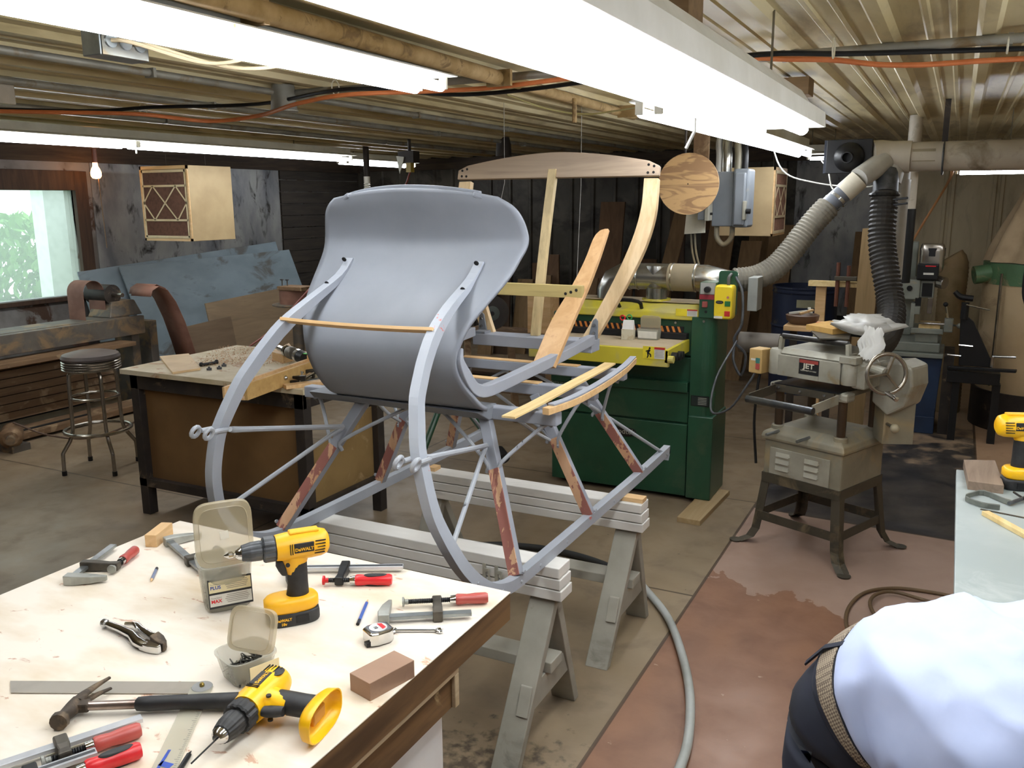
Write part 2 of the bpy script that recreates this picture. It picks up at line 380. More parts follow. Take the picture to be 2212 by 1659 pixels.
# ---------------- fluorescent fixtures ----------------
M_white = mat('white enamel', '#dedcd2', .35, 0, '#c9c6b8', 5, .4, .7)
M_gry0 = mat('dull hanger wire', '#6b6350', .6)
M_tube = emis('lit tube', '#f2f7ff', TUBE_E)
M_sock = mat('tube socket plastic', '#d8d4c4', .5)
M_glass_w = mat('tube end', '#eeeeea', .3)
def fixture(label, x0, x1, ya, yb, z, tubes=2, rt=.019, lens=1, along='Y', E=None, hood=True, pins=True, group='fluorescent strip lights', deep=False):
    # a reflector hood whose rim is at z, tubes hang just under the rim
    def A(x, y, zz): return (x, y, zz) if along == 'Y' else (y, x, zz)
    loc = A((x0 + x1) / 2, ya, z)
    t = thing('fluorescent_light', label, 'ceiling light', loc, 0, group)
    w = x1 - x0
    if hood:
        prof = [(x0, z), (x0 + .003, z + .043), (x0 + w * .2, z + .075), (x0 + w * .3, z + .11), (x1 - w * .3, z + .11), (x1 - w * .2, z + .075), (x1 - .003, z + .043), (x1, z)] if deep else [(x0, z + .030), (x0, z + .034), (x0 + w * .3, z + .05), (x0 + w * .3, z + .1), (x1 - w * .3, z + .1), (x1 - w * .3, z + .05), (x1, z + .034), (x1, z + .030)]
        h = MB(); h.loft([[A(x, y, zz) for x, zz in prof] for y in (ya, yb)], closed=False)
        h.build('reflector', M_white, t, solid=.002)
        MB().prism([A(x, ya, zz) for x, zz in prof], Vector(A(0, .003, 0))).build('end_plate', M_white, t)
        MB().prism([A(x, yb - .003, zz) for x, zz in prof], Vector(A(0, .003, 0))).build('end_plate', M_white, t)
    else:
        MB().b2(A(x0 + w * .25, ya, z + .03), A(x1 - w * .25, yb, z + .09)).build('housing', M_white, t, bevel=.004)
    zr_ = ZC - .004 - (z + .09)
    for yy in (ya + (yb - ya) * .15, ya + (yb - ya) * (.97 if deep else .85)):
        MB().box(A((x0 + x1) / 2 - (.03 if deep else 0), yy, z + .09 + zr_ / 2), (.006, .006, zr_)).build('hanger', M_gry0, t)
    me = M_tube if E is None else emis('lit tube %.1f' % E, '#f2f7ff', E)
    xs = [x0 + w * (k + .5) / tubes for k in range(tubes)]
    n = lens
    for k in range(n):
        a = ya + (yb - ya) * k / n; b = ya + (yb - ya) * (k + 1) / n
        for xx in xs:
            tb = MB().cyl(A(xx, a + .03, z - .004), A(xx, b - .03, z - .004), rt, n=12).build('tube', me, t, smooth=True)
            for q in (a + .012, b - .012):
                MB().box(A(xx, q, z + .01), A(.03, .016, .045) if along == 'Y' else (.016, .03, .045)).build('socket', M_sock, t, bevel=.003)
        if pins and k: MB().cyl(A(x1 - w * .3, a, z - .055), A(x1 - w * .3, a, z - .02), .006, n=8).build('hook', M_sock, t)
    return t
fixture('large fluorescent fixture with white sloping hood, nearest and right above the sleigh', -.635, -.385, .4, 2.87, 1.962, 2, .019, 1, deep=True)
fixture('second fluorescent strip hanging in line behind the large hooded fixture', -1.07, -.93, px(1400, 236, -1.0).y, px(1738, 328, -1.0).y, 2.055, 2, .017, 1)
fixture('two tube fluorescent strip at upper left beside the metal junction box', -1.92, -1.70, .3, 2.93, 2.17, 2, .019, 1)
fixture('long fluorescent strip running above the window side of the shop', -5.4, -5.15, 2.0, 6.95, 2.15, 2, .016, 2)
fixture('short distant fluorescent light showing above the sleigh dash', -5.95, -5.7, 7.6, 8.9, 2.16, 2, .016, 1)
fixture('crosswise fluorescent strip under the big dust duct at far right', 6.3, 6.42, py(2062, 370, 6.3).x, 1.9, py(2100, 371, 6.3).z, 1, .014, 1, along='X')
fixture('small distant fluorescent light beside the black blast gate', 7.5, 7.7, -1.15, -.9, 2.075, 1, .014, 1, along='X')
# lights further back in the shop, over the bench at right and behind the camera
fixture('fluorescent strip over the grey bench, outside the photo to the right', 0.55, .85, .6, 3.4, 2.13, 2, .019, 1, E=19)
# ---------------- sleigh ----------------
M_primer_shade = mat('blue grey primer', '#82868e', .55, 0, '#797d85', 4, .4, .7)  # sleigh primer with shade painted in, for the dash facing away from the lamps
M_primer_lit = mat('blue grey primer lit copy', '#969aa3', .55, 0, '#8b8f98', 4, .4, .7)  # same primer as the dash, light painted in for beams, knees and sills
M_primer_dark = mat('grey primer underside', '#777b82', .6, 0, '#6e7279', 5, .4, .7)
M_primer_spot = mat('grey primer with bare patches', '#a3a8b0', .5, 0, '#989da6', 4, .4, .7, dirt='#c0685c', dscale=7, dlo=.66, dhi=.68)  # same primer, lightened as if lit on the runners; bare patches are real
M_iron = mat('primed iron rod', '#a1a5aa', .5, 0, '#9599a0', 8, .4, .7, dirt='#30302f', dscale=16, dlo=.66, dhi=.69)
M_sand = mat('sanded wood showing red primer', '#cfa683', .6, 0, '#c29672', 9, .4, .6, dirt='#8f5a50', dscale=17, dlo=.485, dhi=.50, stretch=(1.1, 1.1, .4))
M_ash = wood('fresh ash wood', '#dcc39a', '#c7a678', 'Z', 3, .55)
M_ashw = wood('fresh poplar with grey grain', '#c3ad80', '#9c8a63', 'Z', 3, .55)
M_walnut = wood('brown grey arched board', '#a08c76', '#7f6d5c', 'X', 2.2, .6)
M_poplar = wood('greenish poplar board', '#b3a068', '#968552', 'X', 2, .55)
M_strip = wood('pale pine strip', '#e6cc94', '#cfae70', 'Y', 3, .5)
M_slat = wood('light slat wood', '#dcb887', '#c79d68', 'X', 3, .5)
M_orange = wood('warm ash board', '#c9a275', '#b48c5c', 'Z', 2.5, .5)
M_black = mat('black metal', '#1a1a1b', .45, .3)
M_dark = mat('dark hole', '#0c0b0b', .8)
M_steel = mat('bright steel', '#c9cbcc', .22, 1.0, '#a9abac', 10)
CX = -1.535
sl = thing('sleigh', 'grey primed horse sleigh body with curved runners and bare wooden seat frame on sawhorses', 'sleigh', (CX, 2.75, .61))
def S(w, y, z): return Vector((CX + w, y, z))
run = [(.259, 2.336, 1.571), (.258, 2.273, 1.521), (.266, 2.13, 1.459), (.281, 2.017, 1.401), (.295, 1.945, 1.341), (.306, 1.904, 1.299), (.319, 1.862, 1.25), (.336, 1.832, 1.193), (.352, 1.807, 1.136), (.368, 1.794, 1.082), (.388, 1.791, .998), (.402, 1.798, .938), (.418, 1.816, .88), (.43, 1.835, .835), (.441, 1.872, .775), (.451, 1.93, .712), (.459, 2.0, .662), (.463, 2.08, .633), (.464, 2.17, .622), (.464, 2.4, .62), (.464, 2.8, .62), (.464, 3.3, .62), (.464, 3.66, .628), (.464, 3.69, .634)]
for s in (1, -1):
    P = [Vector((w, y, z)) for w, y, z in run]; n = len(P); R = []
    PP = curve(P, 3)
    for i, p in enumerate(PP):
        t = (PP[min(i + 1, len(PP) - 1)] - PP[max(i - 1, 0)]).normalized()
        nn = Vector((1, 0, 0)).cross(t).normalized()   # points inward of the curve
        if i > 0 and nn.dot(Vector((0, 2.6, 1.2)) - Vector((0, p.y, p.z))) < 0: nn = -nn
        k = min(1, i / 9); h = .008 + .030 * k; tt = .030
        q = p.copy(); a = Vector((-tt, 0, 0)); b = nn * h
        c4 = [q, q + a, q + a + b, q + b]
        R.append([Vector((CX + s * c.x, c.y, c.z)) for c in c4])
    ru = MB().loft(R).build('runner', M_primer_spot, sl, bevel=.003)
    for i in (45, 50, 54, 56, 58, 61, 63):
        p = PP[min(i, len(PP) - 1)]; bo = MB().lathe([(.0, 0), (.006, 0), (.005, .002), (.0, .003)], (CX + s * (p.x + .0), p.y, p.z + .017), (s, 0, 0), 8); bo.build('bolt', M_iron, ru)
    # iron strap plate on the dash
    st_ = MB(); q = [S(s * .245, 2.345, 1.578), S(s * .245, 2.262, 1.505), S(s * .252, 2.18, 1.47)]
    st_.build('strap', M_primer_shade, sl) if 0 else None
    for j, (w, y, z) in enumerate([(.247, 2.325, 1.568), (.25, 2.235, 1.497)]):
        MB().lathe([(.0001, 0), (.008, 0), (.008, .003), (.0001, .003)], S(s * w, y - .012, z), (0, -.8, -.5), 10).build('bolt', M_dark, ru)
# dash panel
dr = [(.2850, 2.300, 1.120), (.2865, 2.262, 1.138), (.284, 2.225, 1.168), (.276, 2.180, 1.213), (.271, 2.145, 1.265), (.275, 2.135, 1.31), (.285, 2.142, 1.345), (.30, 2.162, 1.392), (.323, 2.206, 1.442), (.347, 2.273, 1.497), (.362, 2.325, 1.54), (.370, 2.362, 1.579), (.378, 2.385, 1.607), (.3815, 2.395, 1.633), (.378, 2.393, 1.66), (.370, 2.385, 1.69), (.356, 2.372, 1.72), (.335, 2.36, 1.742), (.302, 2.352, 1.763)]
wz = [(w, z) for w, y, z in dr]
dc = curve([Vector(p) for p in dr], 3)
def dash(u, v):
    f = v * (len(dc) - 1); i = min(int(f), len(dc) - 2); p = dc[i].lerp(dc[i + 1], f - i)
    x = (u * 2 - 1); w = p.x * x
    top = max(0, (v - .8) / .2)
    z = p.z + (1 - x * x) * .028 * top ** 2
    fy = p.y - (1 - x * x) * .045 * max(0, (v - .55) / .45)
    return (CX + w, fy, z)
d_ = MB().grid(dash, 36, 60).build('dash', M_primer_shade, sl, smooth='all', solid=.013)
# rail behind the dash top, with two little end blocks
rb = [S(w, 2.345 - (1 - (w / .24) ** 2) * .035, 1.758 + (1 - (w / .24) ** 2) * .022) for w in [k * .03 - .24 for k in range(17)]]
MB().sweep(rb, [(Vector((0, .02, 0)), Vector((0, 0, .022)))] * len(rb)).build('dash_rail', M_primer_shade, sl, bevel=.002)
for s in (1, -1):
    MB().bar(S(s * .226, 2.335, 1.772), S(s * .258, 2.350, 1.760), .028, .018).build('rail_block', M_primer_shade, sl, bevel=.006)
# floor pan under the dash and sills

sil = [(.285, 2.150, 1.335), (.2845, 2.142, 1.30), (.2845, 2.155, 1.262), (.285, 2.188, 1.215), (.286, 2.232, 1.178), (.287, 2.30, 1.158), (.287, 2.42, 1.157), (.287, 2.6, 1.163), (.287, 2.9, 1.173), (.287, 3.2, 1.190)]
for s in (1, -1):
    Q = curve([Vector(p) for p in sil], 3); R = []
    for i, p in enumerate(Q):
        t = (Q[min(i + 1, len(Q) - 1)] - Q[max(i - 1, 0)]).normalized(); nn = t.cross(Vector((-1, 0, 0))).normalized()
        if nn.dot(Vector((0, 2.6, 1.6)) - Vector((0, p.y, p.z))) < 0: nn = -nn
        hh = .012 + .026 * min(1, i / 8)
        c4 = [p, p + Vector((-.032, 0, 0)), p + Vector((-.032, 0, 0)) + nn * hh, p + nn * hh]
        R.append([Vector((CX + s * c.x, c.y, c.z)) for c in c4])
    MB().loft(R).build('sill', M_primer_lit, sl, bevel=.003)
    # thin inner edging at the bend
    sc_ = [S(s * .262, y + .028, z + .03) for w, y, z in sil[1:7]]
    MB().tube(sc_, .006, 6, smooth=3).build('edging', M_primer_shade, sl)
# cross beams
for k, (y, w, z) in enumerate([(2.385, .49, 1.112), (2.74, .475, 1.117), (3.10, .452, 1.117)]):
    b = MB(); 
    b.b2((CX - w, y - .022, z - .04), (CX + w, y + .022, z))
    bb = b.build('cross_beam', M_primer_lit, sl, bevel=.004)
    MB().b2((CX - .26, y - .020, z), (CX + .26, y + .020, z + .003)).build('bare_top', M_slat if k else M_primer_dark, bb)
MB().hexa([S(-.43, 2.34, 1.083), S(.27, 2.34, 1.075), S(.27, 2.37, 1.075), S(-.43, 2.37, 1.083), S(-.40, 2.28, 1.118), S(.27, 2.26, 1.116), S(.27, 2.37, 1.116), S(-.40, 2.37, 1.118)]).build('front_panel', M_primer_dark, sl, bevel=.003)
# knees
for s in (1, -1):
    for k, (a, b) in enumerate([((.235, 2.375, 1.085), (.450, 2.165, .655)), ((.245, 2.73, 1.08), (.450, 2.745, .655)), ((.245, 3.10, 1.08), (.450, 3.30, .655))]):
        A = S(s * a[0], a[1], a[2]); B = S(s * b[0], b[1], b[2]); Mi = A.lerp(B, .36)
        kn = MB().bar(A, B, .038, .030, up=(0, -1, .2)).build('knee', M_primer_lit, sl, bevel=.003)
        d = (B - A).normalized(); off = Vector((0, -1, .2)); off = (off - d * off.dot(d)).normalized()
        MB().bar(Mi + off * .0145, B + off * .0145, .037, .004, up=off).build('bare_patch', M_sand, kn, bevel=.001)
        # inner and outer iron braces to the beam
        m1 = A.lerp(B, .32 if k == 0 else .34)
        bw_ = (.465, .44, .425)[k]; by = (2.385, 2.74, 3.10)[k]
        MB().tube([m1 + Vector((s * .022, -.01, -.03)), m1 + Vector((s * .03, -.01, .01)), S(s * (bw_ - .03), by, 1.062), S(s * bw_, by, 1.068)], .0065, 8, smooth=4).build('brace', M_iron, sl, smooth=True)
        MB().tube([m1 + Vector((-s * .022, -.01, -.03)), m1 + Vector((-s * .03, -.01, .01)), S(s * .085, by, 1.062), S(s * .05, by, 1.068)], .0065, 8, smooth=4).build('brace', M_iron, sl, smooth=True)
        MB().lathe([(.0001, 0), (.009, 0), (.009, .008), (.0001, .009)], m1 + Vector((s * .02, -.01, -.035)), (s, 0, 0), 6).build('nut', M_iron, kn)
        MB().lathe([(.0001, 0), (.007, 0), (.006, .006), (.0001, .007)], B + Vector((s * .022, 0, .02)), (s, 0, 0), 8).build('nut', M_iron, kn)
    # draft eye: clamp round the runner and rod back to the first knee
    e0 = S(s * .350, 1.785, 1.105); kt = S(s * .277, 2.301, 1.002)
    MB().tube([e0 + Vector((-s * .03, .045, -.004)), e0.lerp(kt, .16), e0.lerp(kt, .3), e0.lerp(kt, .9), kt], [.008, .010, .0085, .0085, .010], 8, smooth=3).build('draft_rod', M_iron, sl, smooth=True)
    for q in (-1, 1):
        MB().tube([e0 + Vector((q * .022, -.015, 0)), e0 + Vector((q * .022, .04, -.004)), e0.lerp(kt, .14)], .007, 8).build('clamp', M_iron, sl, smooth=True)
        c_ = e0 + Vector((q * .026, -.032, 0)); rg = [c_ + Vector((math.cos(a) * .006, math.sin(a) * .015, math.cos(a) * .015)) for a in [2 * PI * k / 12 for k in range(12)]]
        MB().tube(rg, .0065, 8, closed=True).build('eye', M_iron, sl, smooth=True)
    lo = S(s * .396, 1.881, .835)
    MB().tube([kt + Vector((0, -.004, -.004)), kt.lerp(lo, .1), lo], [.009, .0075, .0075], 8).build('brace', M_iron, sl, smooth=True)
    MB().tube([S(s * .30, 3.12, .955), S(s * .32, 3.14, .94), S(s * .452, 3.60, .66), S(s * .452, 3.64, .655)], .007, 8, smooth=3).build('brace', M_iron, sl, smooth=True)
    MB().tube([S(s * .27, 2.47, 1.07), S(s * .30, 2.6, .98), S(s * .315, 2.70, .925)], .0065, 8, smooth=3).build('brace', M_iron, sl, smooth=True)
# slat joining the runners in front
sp = [S(w, 2.035 - .006 * (1 - (w / .27) ** 2), 1.392 - .004 * (1 - (w / .27) ** 2)) for w in [k * .054 - .27 for k in range(11)]]
MB().sweep(sp, [(Vector((0, -.022, .012)), Vector((0, .004, .009)))] * 11).build('spreader_slat', M_slat, sl, bevel=.001)
# rear crossbar, brackets, seat-back frame
MB().b2((CX - .272, 3.20, 1.152), (CX + .272, 3.29, 1.200)).build('rear_crossbar', M_primer_lit, sl, bevel=.003)
def bk(w, z, off=0): return S(w, 3.262 + (z - 1.2) * .262 + off, z)
for s in (1, -1):
    br = MB(); br.prism([S(s * .215, 3.205, 1.2), S(s * .27, 3.205, 1.2), S(s * .27, 3.205, 1.21), S(s * .215, 3.205, 1.21)], (0, .055, 0))
    br.prism([(S(s * .232, 3.255, 1.2)), S(s * .275, 3.255, 1.2), S(s * .272, 3.262, 1.275), S(s * .262, 3.263, 1.285), S(s * .25, 3.262, 1.275)], (0, .008, 0))
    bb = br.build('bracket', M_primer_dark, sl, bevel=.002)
    for zz in (1.225, 1.258): MB().lathe([(.0001, 0), (.007, 0), (.006, .006), (.0001, .006)], S(s * .259, 3.257, zz), (0, -1, 0), 6).build('bolt_head', M_steel, bb)
    # curved post, traced from the right-hand one
    outer = [(1422, 385), (1415, 462), (1394, 533), (1358, 607), (1313, 688), (1276, 750)]
    inner = [(1391, 385), (1384, 452), (1364, 520), (1328, 600), (1281, 688), (1252, 738)]
    pl = (S(0, 3.262, 1.2), (0, 1, -.262)); A = []; B = []
    for q in outer: p = ppl(*q, *pl); A.append(p)
    for q in inner: p = ppl(*q, *pl); B.append(p)
    A = curve(A, 8); B = curve(B, 8)
    rr = []
    for a, b in zip(A, B):
        a = a.copy(); b = b.copy()
        if s < 0: a.x = 2 * CX - a.x; b.x = 2 * CX - b.x
        dY = Vector((0, .028, -.007)); rr.append([a, b, b + dY, a + dY])
    MB().loft(rr).build('back_post', M_ash, sl, bevel=.002)
zt = lambda w: 1.895 + .055 * (1 - abs(w / .46) ** 1.7)
ws = [k * .046 - .46 for k in range(21)]
top = [bk(w, zt(w) - (.012 if abs(w) > .45 else 0), -.012) for w in ws]; bot = [bk(w, 1.845, -.012) for w in (.46, -.46)]
rl_ = MB().prism(top + bot, (0, .022, -.005)).build('top_rail', M_walnut, sl, bevel=.0025)
hl = MB()
for s in (1, -1):
    for w, z in ((.438, 1.882), (.415, 1.888), (.438, 1.858), (.415, 1.857)): hl.lathe([(.0001, 0), (.0055, 0), (.0055, .001), (.0001, .001)], bk(s * w, z, -.0128), (0, -1, 0), 8)
hl.build('screw_hole', M_dark, rl_)
cs = [bk(0.0 - .03 * (1 - k / 8) ** 1.5 * 0, 1.2 + .68 * k / 8, -.03 * math.sin(PI * k / 8) * .3) for k in range(9)]
MB().sweep([p + Vector((-.02, -.02, 0)) for p in cs], [(Vector((.036, 0, 0)), Vector((0, .03, 0)))] * 9).build('centre_slat', M_ashw, sl, bevel=.002)
# slanted risers with the front bar
for s in (1, -1):
    R = []
    for y, z, wd in curve([Vector(q) for q in ((2.79, 1.17, .085), (2.96, 1.31, .086), (3.10, 1.42, .068), (3.21, 1.52, .055), (3.285, 1.60, .050), (3.31, 1.63, .034), (3.318, 1.64, .012))], 4):
        o = S(s * .290, y, z); i = S(s * (.290 - wd), y - .004, z); d = Vector((0, .018, -.010)); R.append([o, i, i + d, o + d])
    MB().loft(R).build('riser', M_orange, sl, bevel=.0015)
fb = MB().b2((CX - .285, 3.06, 1.386), (CX + .285, 3.085, 1.434)).build('front_bar', M_poplar, sl, bevel=.002)
hl = MB()
for w, z in ((.262, 1.417), (.240, 1.409), (.218, 1.402)): hl.lathe([(.0001, 0), (.006, 0), (.006, .001), (.0001, .001)], S(w, 3.0595, z), (0, -1, 0), 8)
hl.build('screw_hole', M_dark, fb)
# loose curved side pieces lying on the beam ends
def lay(pts, name, m, label, w, h, z):
    P = cv([pz(x, y, z) for x, y in pts], 5)
    t = [((P[min(i + 1, len(P) - 1)] - P[max(i - 1, 0)]).normalized()) for i in range(len(P))]
    return P, t
P, T_ = lay([(1098, 904), (1160, 873), (1230, 835), (1290, 803), (1318, 787)], '', None, '', 0, 0, 1.128)
o = MB().sweep([p - t.cross(Vector((0, 0, 1))) * .022 for p, t in zip(P, T_)], [(t.cross(Vector((0, 0, 1))) * .044, Vector((0, 0, .006))) for t in T_]).build('wood_strip', M_strip)
tag(recenter(o), 'pale straight wooden strip laid across the beam ends at the side of the sleigh', 'wood strip')
P, T_ = lay([(1178, 897), (1240, 874), (1300, 840), (1345, 808), (1368, 785)], '', None, '', 0, 0, 1.122)
t = thing('curved_side_rail', 'curved rail of bare wood with a grey primed top beside the pale strip', 'sleigh part', P[0])
MB().sweep([p - q.cross(Vector((0, 0, 1))) * .011 for p, q in zip(P, T_)], [(q.cross(Vector((0, 0, 1))) * .024, Vector((0, 0, .022))) for q in T_]).build('wooden_rail', M_slat, t, bevel=.0015)
MB().sweep([p + Vector((0, 0, .0225)) - q.cross(Vector((0, 0, 1))) * .013 for p, q in zip(P[1:], T_[1:])], [(q.cross(Vector((0, 0, 1))) * .024, Vector((0, 0, .006))) for q in T_[1:]]).build('primed_top', M_primer_lit, t, bevel=.001)

# ---------------- sawhorses ----------------
M_hw = mat('white painted lumber', '#e6e3dc', .6, 0, '#cfccc5', 5, .4, .7, dirt='#8f8b84', dscale=6, dlo=.6, dhi=.75, bump=.15, bscale=30, stretch=(.3, 1, 1))
M_hg = mat('grey painted lumber', '#9b978b', .65, 0, '#868277', 5, .4, .7, dirt='#5b564d', dscale=6, dlo=.58, dhi=.72, bump=.12, bscale=30)
def sawhorse(label, y, zt_, x0, x1, brk=False):
    t = thing('sawhorse', label, 'sawhorse', ((x0 + x1) / 2, y, 0), 0, 'white sawhorses under the sleigh')
    h = .0385
    for k in range(3):
        j = .004 * ((k * 7) % 3 - 1)
        MB().b2((x0 + j, y - .0445, zt_ - h * (k + 1) + .003), (x1 + j, y + .0445, zt_ - h * k - .0005)).build('beam', M_hw, t, bevel=.003)
    zb = zt_ - 3 * h
    for xe, s in ((x1 - .07, 1), (x0 + .07, -1)):
        for q in (-1, 1):
            P = [(xe - .045 * s, y + q * .012, zb), (xe + .045 * s, y + q * .012, zb)]
            a = Vector((xe - .045, y + q * .02, zb)); bft = Vector((xe - .075 + (0 if s > 0 else .06), y + q * .255, 0))
            d = Vector((.09, 0, 0)); th = Vector((0, -q * .038, 0))
            MB().hexa([bft, bft + d, bft + d + th, bft + th, a, a + d, a + d + th, a + th] if True else []).build('leg', M_hg, t, bevel=.003)
        MB().hexa([(xe - .02, y - .185, .165), (xe + .02, y - .185, .165), (xe + .02, y + .185, .165), (xe - .02, y + .185, .165), (xe - .02, y - .145, .25), (xe + .02, y - .145, .25), (xe + .02, y + .145, .25), (xe - .02, y + .145, .25)]).build('gusset', M_hg, t, bevel=.002)
    MB().b2((x0 + .06, y - .045, .251), (x1 - .03, y + .045, .289)).build('shelf_board', M_hg, t, bevel=.003)
    if brk:
        for xx in (x1 - .27, x1 - .225):
            b = MB(); b.box((xx, y - .047, zt_ - .065), (.012, .004, .07)); b.box((xx + .012, y - .052, zt_ - .05), (.018, .003, .012)); b.box((xx + .02, y - .052, zt_ - .07), (.004, .006, .045))
            bb = b.build('hinge', mat('painted hinge metal', '#b9b6a8', .5, .3), t)
    return t
sawhorse('white sawhorse of three stacked planks, nearer of the two under the sleigh', 2.385, .62, -2.0, -1.02, True)
sawhorse('white sawhorse under the rear half of the sleigh', 3.10, .602, -2.02, -.99)
for x, y, c in ((-1.06, 3.10, 'small wooden shim under the right runner on the rear sawhorse'), (-2.0, 3.10, 'small wooden shim under the left runner on the rear sawhorse')):
    o = MB().box((x, y, .6105), (.13, .05, .017)).build('wooden_shim', M_slat, bevel=.001); tag(recenter(o), c, 'shim')
# ---------------- near workbench and the tools on it ----------------
TZ = .85
M_ply = mat('dusty birch ply top', '#efe5d5', .55, 0, '#d2bd9b', 7, .45, .75, dirt='#b5805f', dscale=30, dlo=.64, dhi=.68, damt=.75, stretch=(.45, 1, 1))
M_dkedge = wood('dark stained bench edge', '#6b5033', '#3c2b1c', 'Y', 3, .5, dirt='#a08a63', dlo=.68, dhi=.74, dscale=9)
M_cab = mat('pale cabinet side', '#dcd9d5', .6, 0, '#cfcbc5', 4)
bx0, bx1, by0, by1 = -1.94, -.865, .15, 1.695
t = thing('workbench', 'near workbench with pale scuffed top and dark stained edge, covered in hand tools', 'workbench', ((bx0 + bx1) / 2, (by0 + by1) / 2, 0))
MB().b2((bx0, by0, TZ - .003), (bx1, by1, TZ)).build('bench_top', M_ply, t, bevel=.001)
MB().b2((bx0 + .001, by0, TZ - .070), (bx1 - .001, by1 - .001, TZ - .0035)).build('top_edge', M_dkedge, t, bevel=.001)
MB().b2((bx0 + .03, by0 + .03, TZ - .16), (bx1 - .014, 1.455, TZ - .0705)).build('drawer_case', M_dkedge, t)
fr_ = MB()
fr_.b2((bx1 - .014, .35, TZ - .083), (bx1 - .004, 1.457, TZ - .0705)); fr_.b2((bx1 - .014, 1.44, TZ - .16), (bx1 - .004, 1.457, TZ - .0835))
fr_.build('molding', wood('worn molding', '#b5a182', '#8a7452', 'Y', 3, .6), t, bevel=.002)
MB().b2((bx0 + .08, by0 + .08, 0), (bx1 - .03, 1.425, TZ - .1605)).build('cabinet_body', M_cab, t)

M_yel = mat('yellow tool plastic', '#f2b51f', .42, 0, '#eaa915', 9, .4, .7, dirt='#cfae72', dscale=9, dlo=.58, dhi=.75, damt=.5)
M_yel2 = mat('clean yellow tool plastic', '#f7bd12', .35, 0, '#f0b10e', 9)
M_blk = mat('black rubber grip', '#1c1c1d', .55, 0, '#29292a', 30)
M_gry = mat('worn grey chuck', '#3d3f42', .45, .2, '#55575a', 25, .4, .7)
M_logo = mat('yellow lettering', '#f0b51c', .5)
M_chr = mat('chrome', '#d6d6d6', .12, 1.0, '#c2c2c2', 12)
def rbox(mb, c, d, r=.3, n=24, z0=None, tz=.15, pw=4.0):
    # soft box: stacked superellipse rings
    rings = []
    for k, (s, h) in enumerate([(1 - tz, -.5), (1 - tz * .25, -.42), (1, -.25), (1, .25), (1 - tz * .25, .42), (1 - tz, .5)]):
        R = []
        for i in range(n):
            a = 2 * PI * i / n; ca, sa = math.cos(a), math.sin(a)
            R.append(Vector(c) + Vector((abs(ca) ** (2 / pw) * (1 if ca > 0 else -1) * d[0] / 2 * s, abs(sa) ** (2 / pw) * (1 if sa > 0 else -1) * d[1] / 2 * s, h * d[2])))
        rings.append(R)
    return mb.loft(rings)
def rib_lathe(mb, prof, o, axis, n, depth):
    o = Vector(o); z = Vector(axis).normalized(); u = Vector((0, 0, 1)); w = z.cross(u)
    return mb.loft([[o + z * h + (u * math.cos(a) + w * math.sin(a)) * (r - (depth if i % 3 == 0 else 0)) for i, a in [(i, 2 * PI * i / n) for i in range(n)]] for r, h in prof])
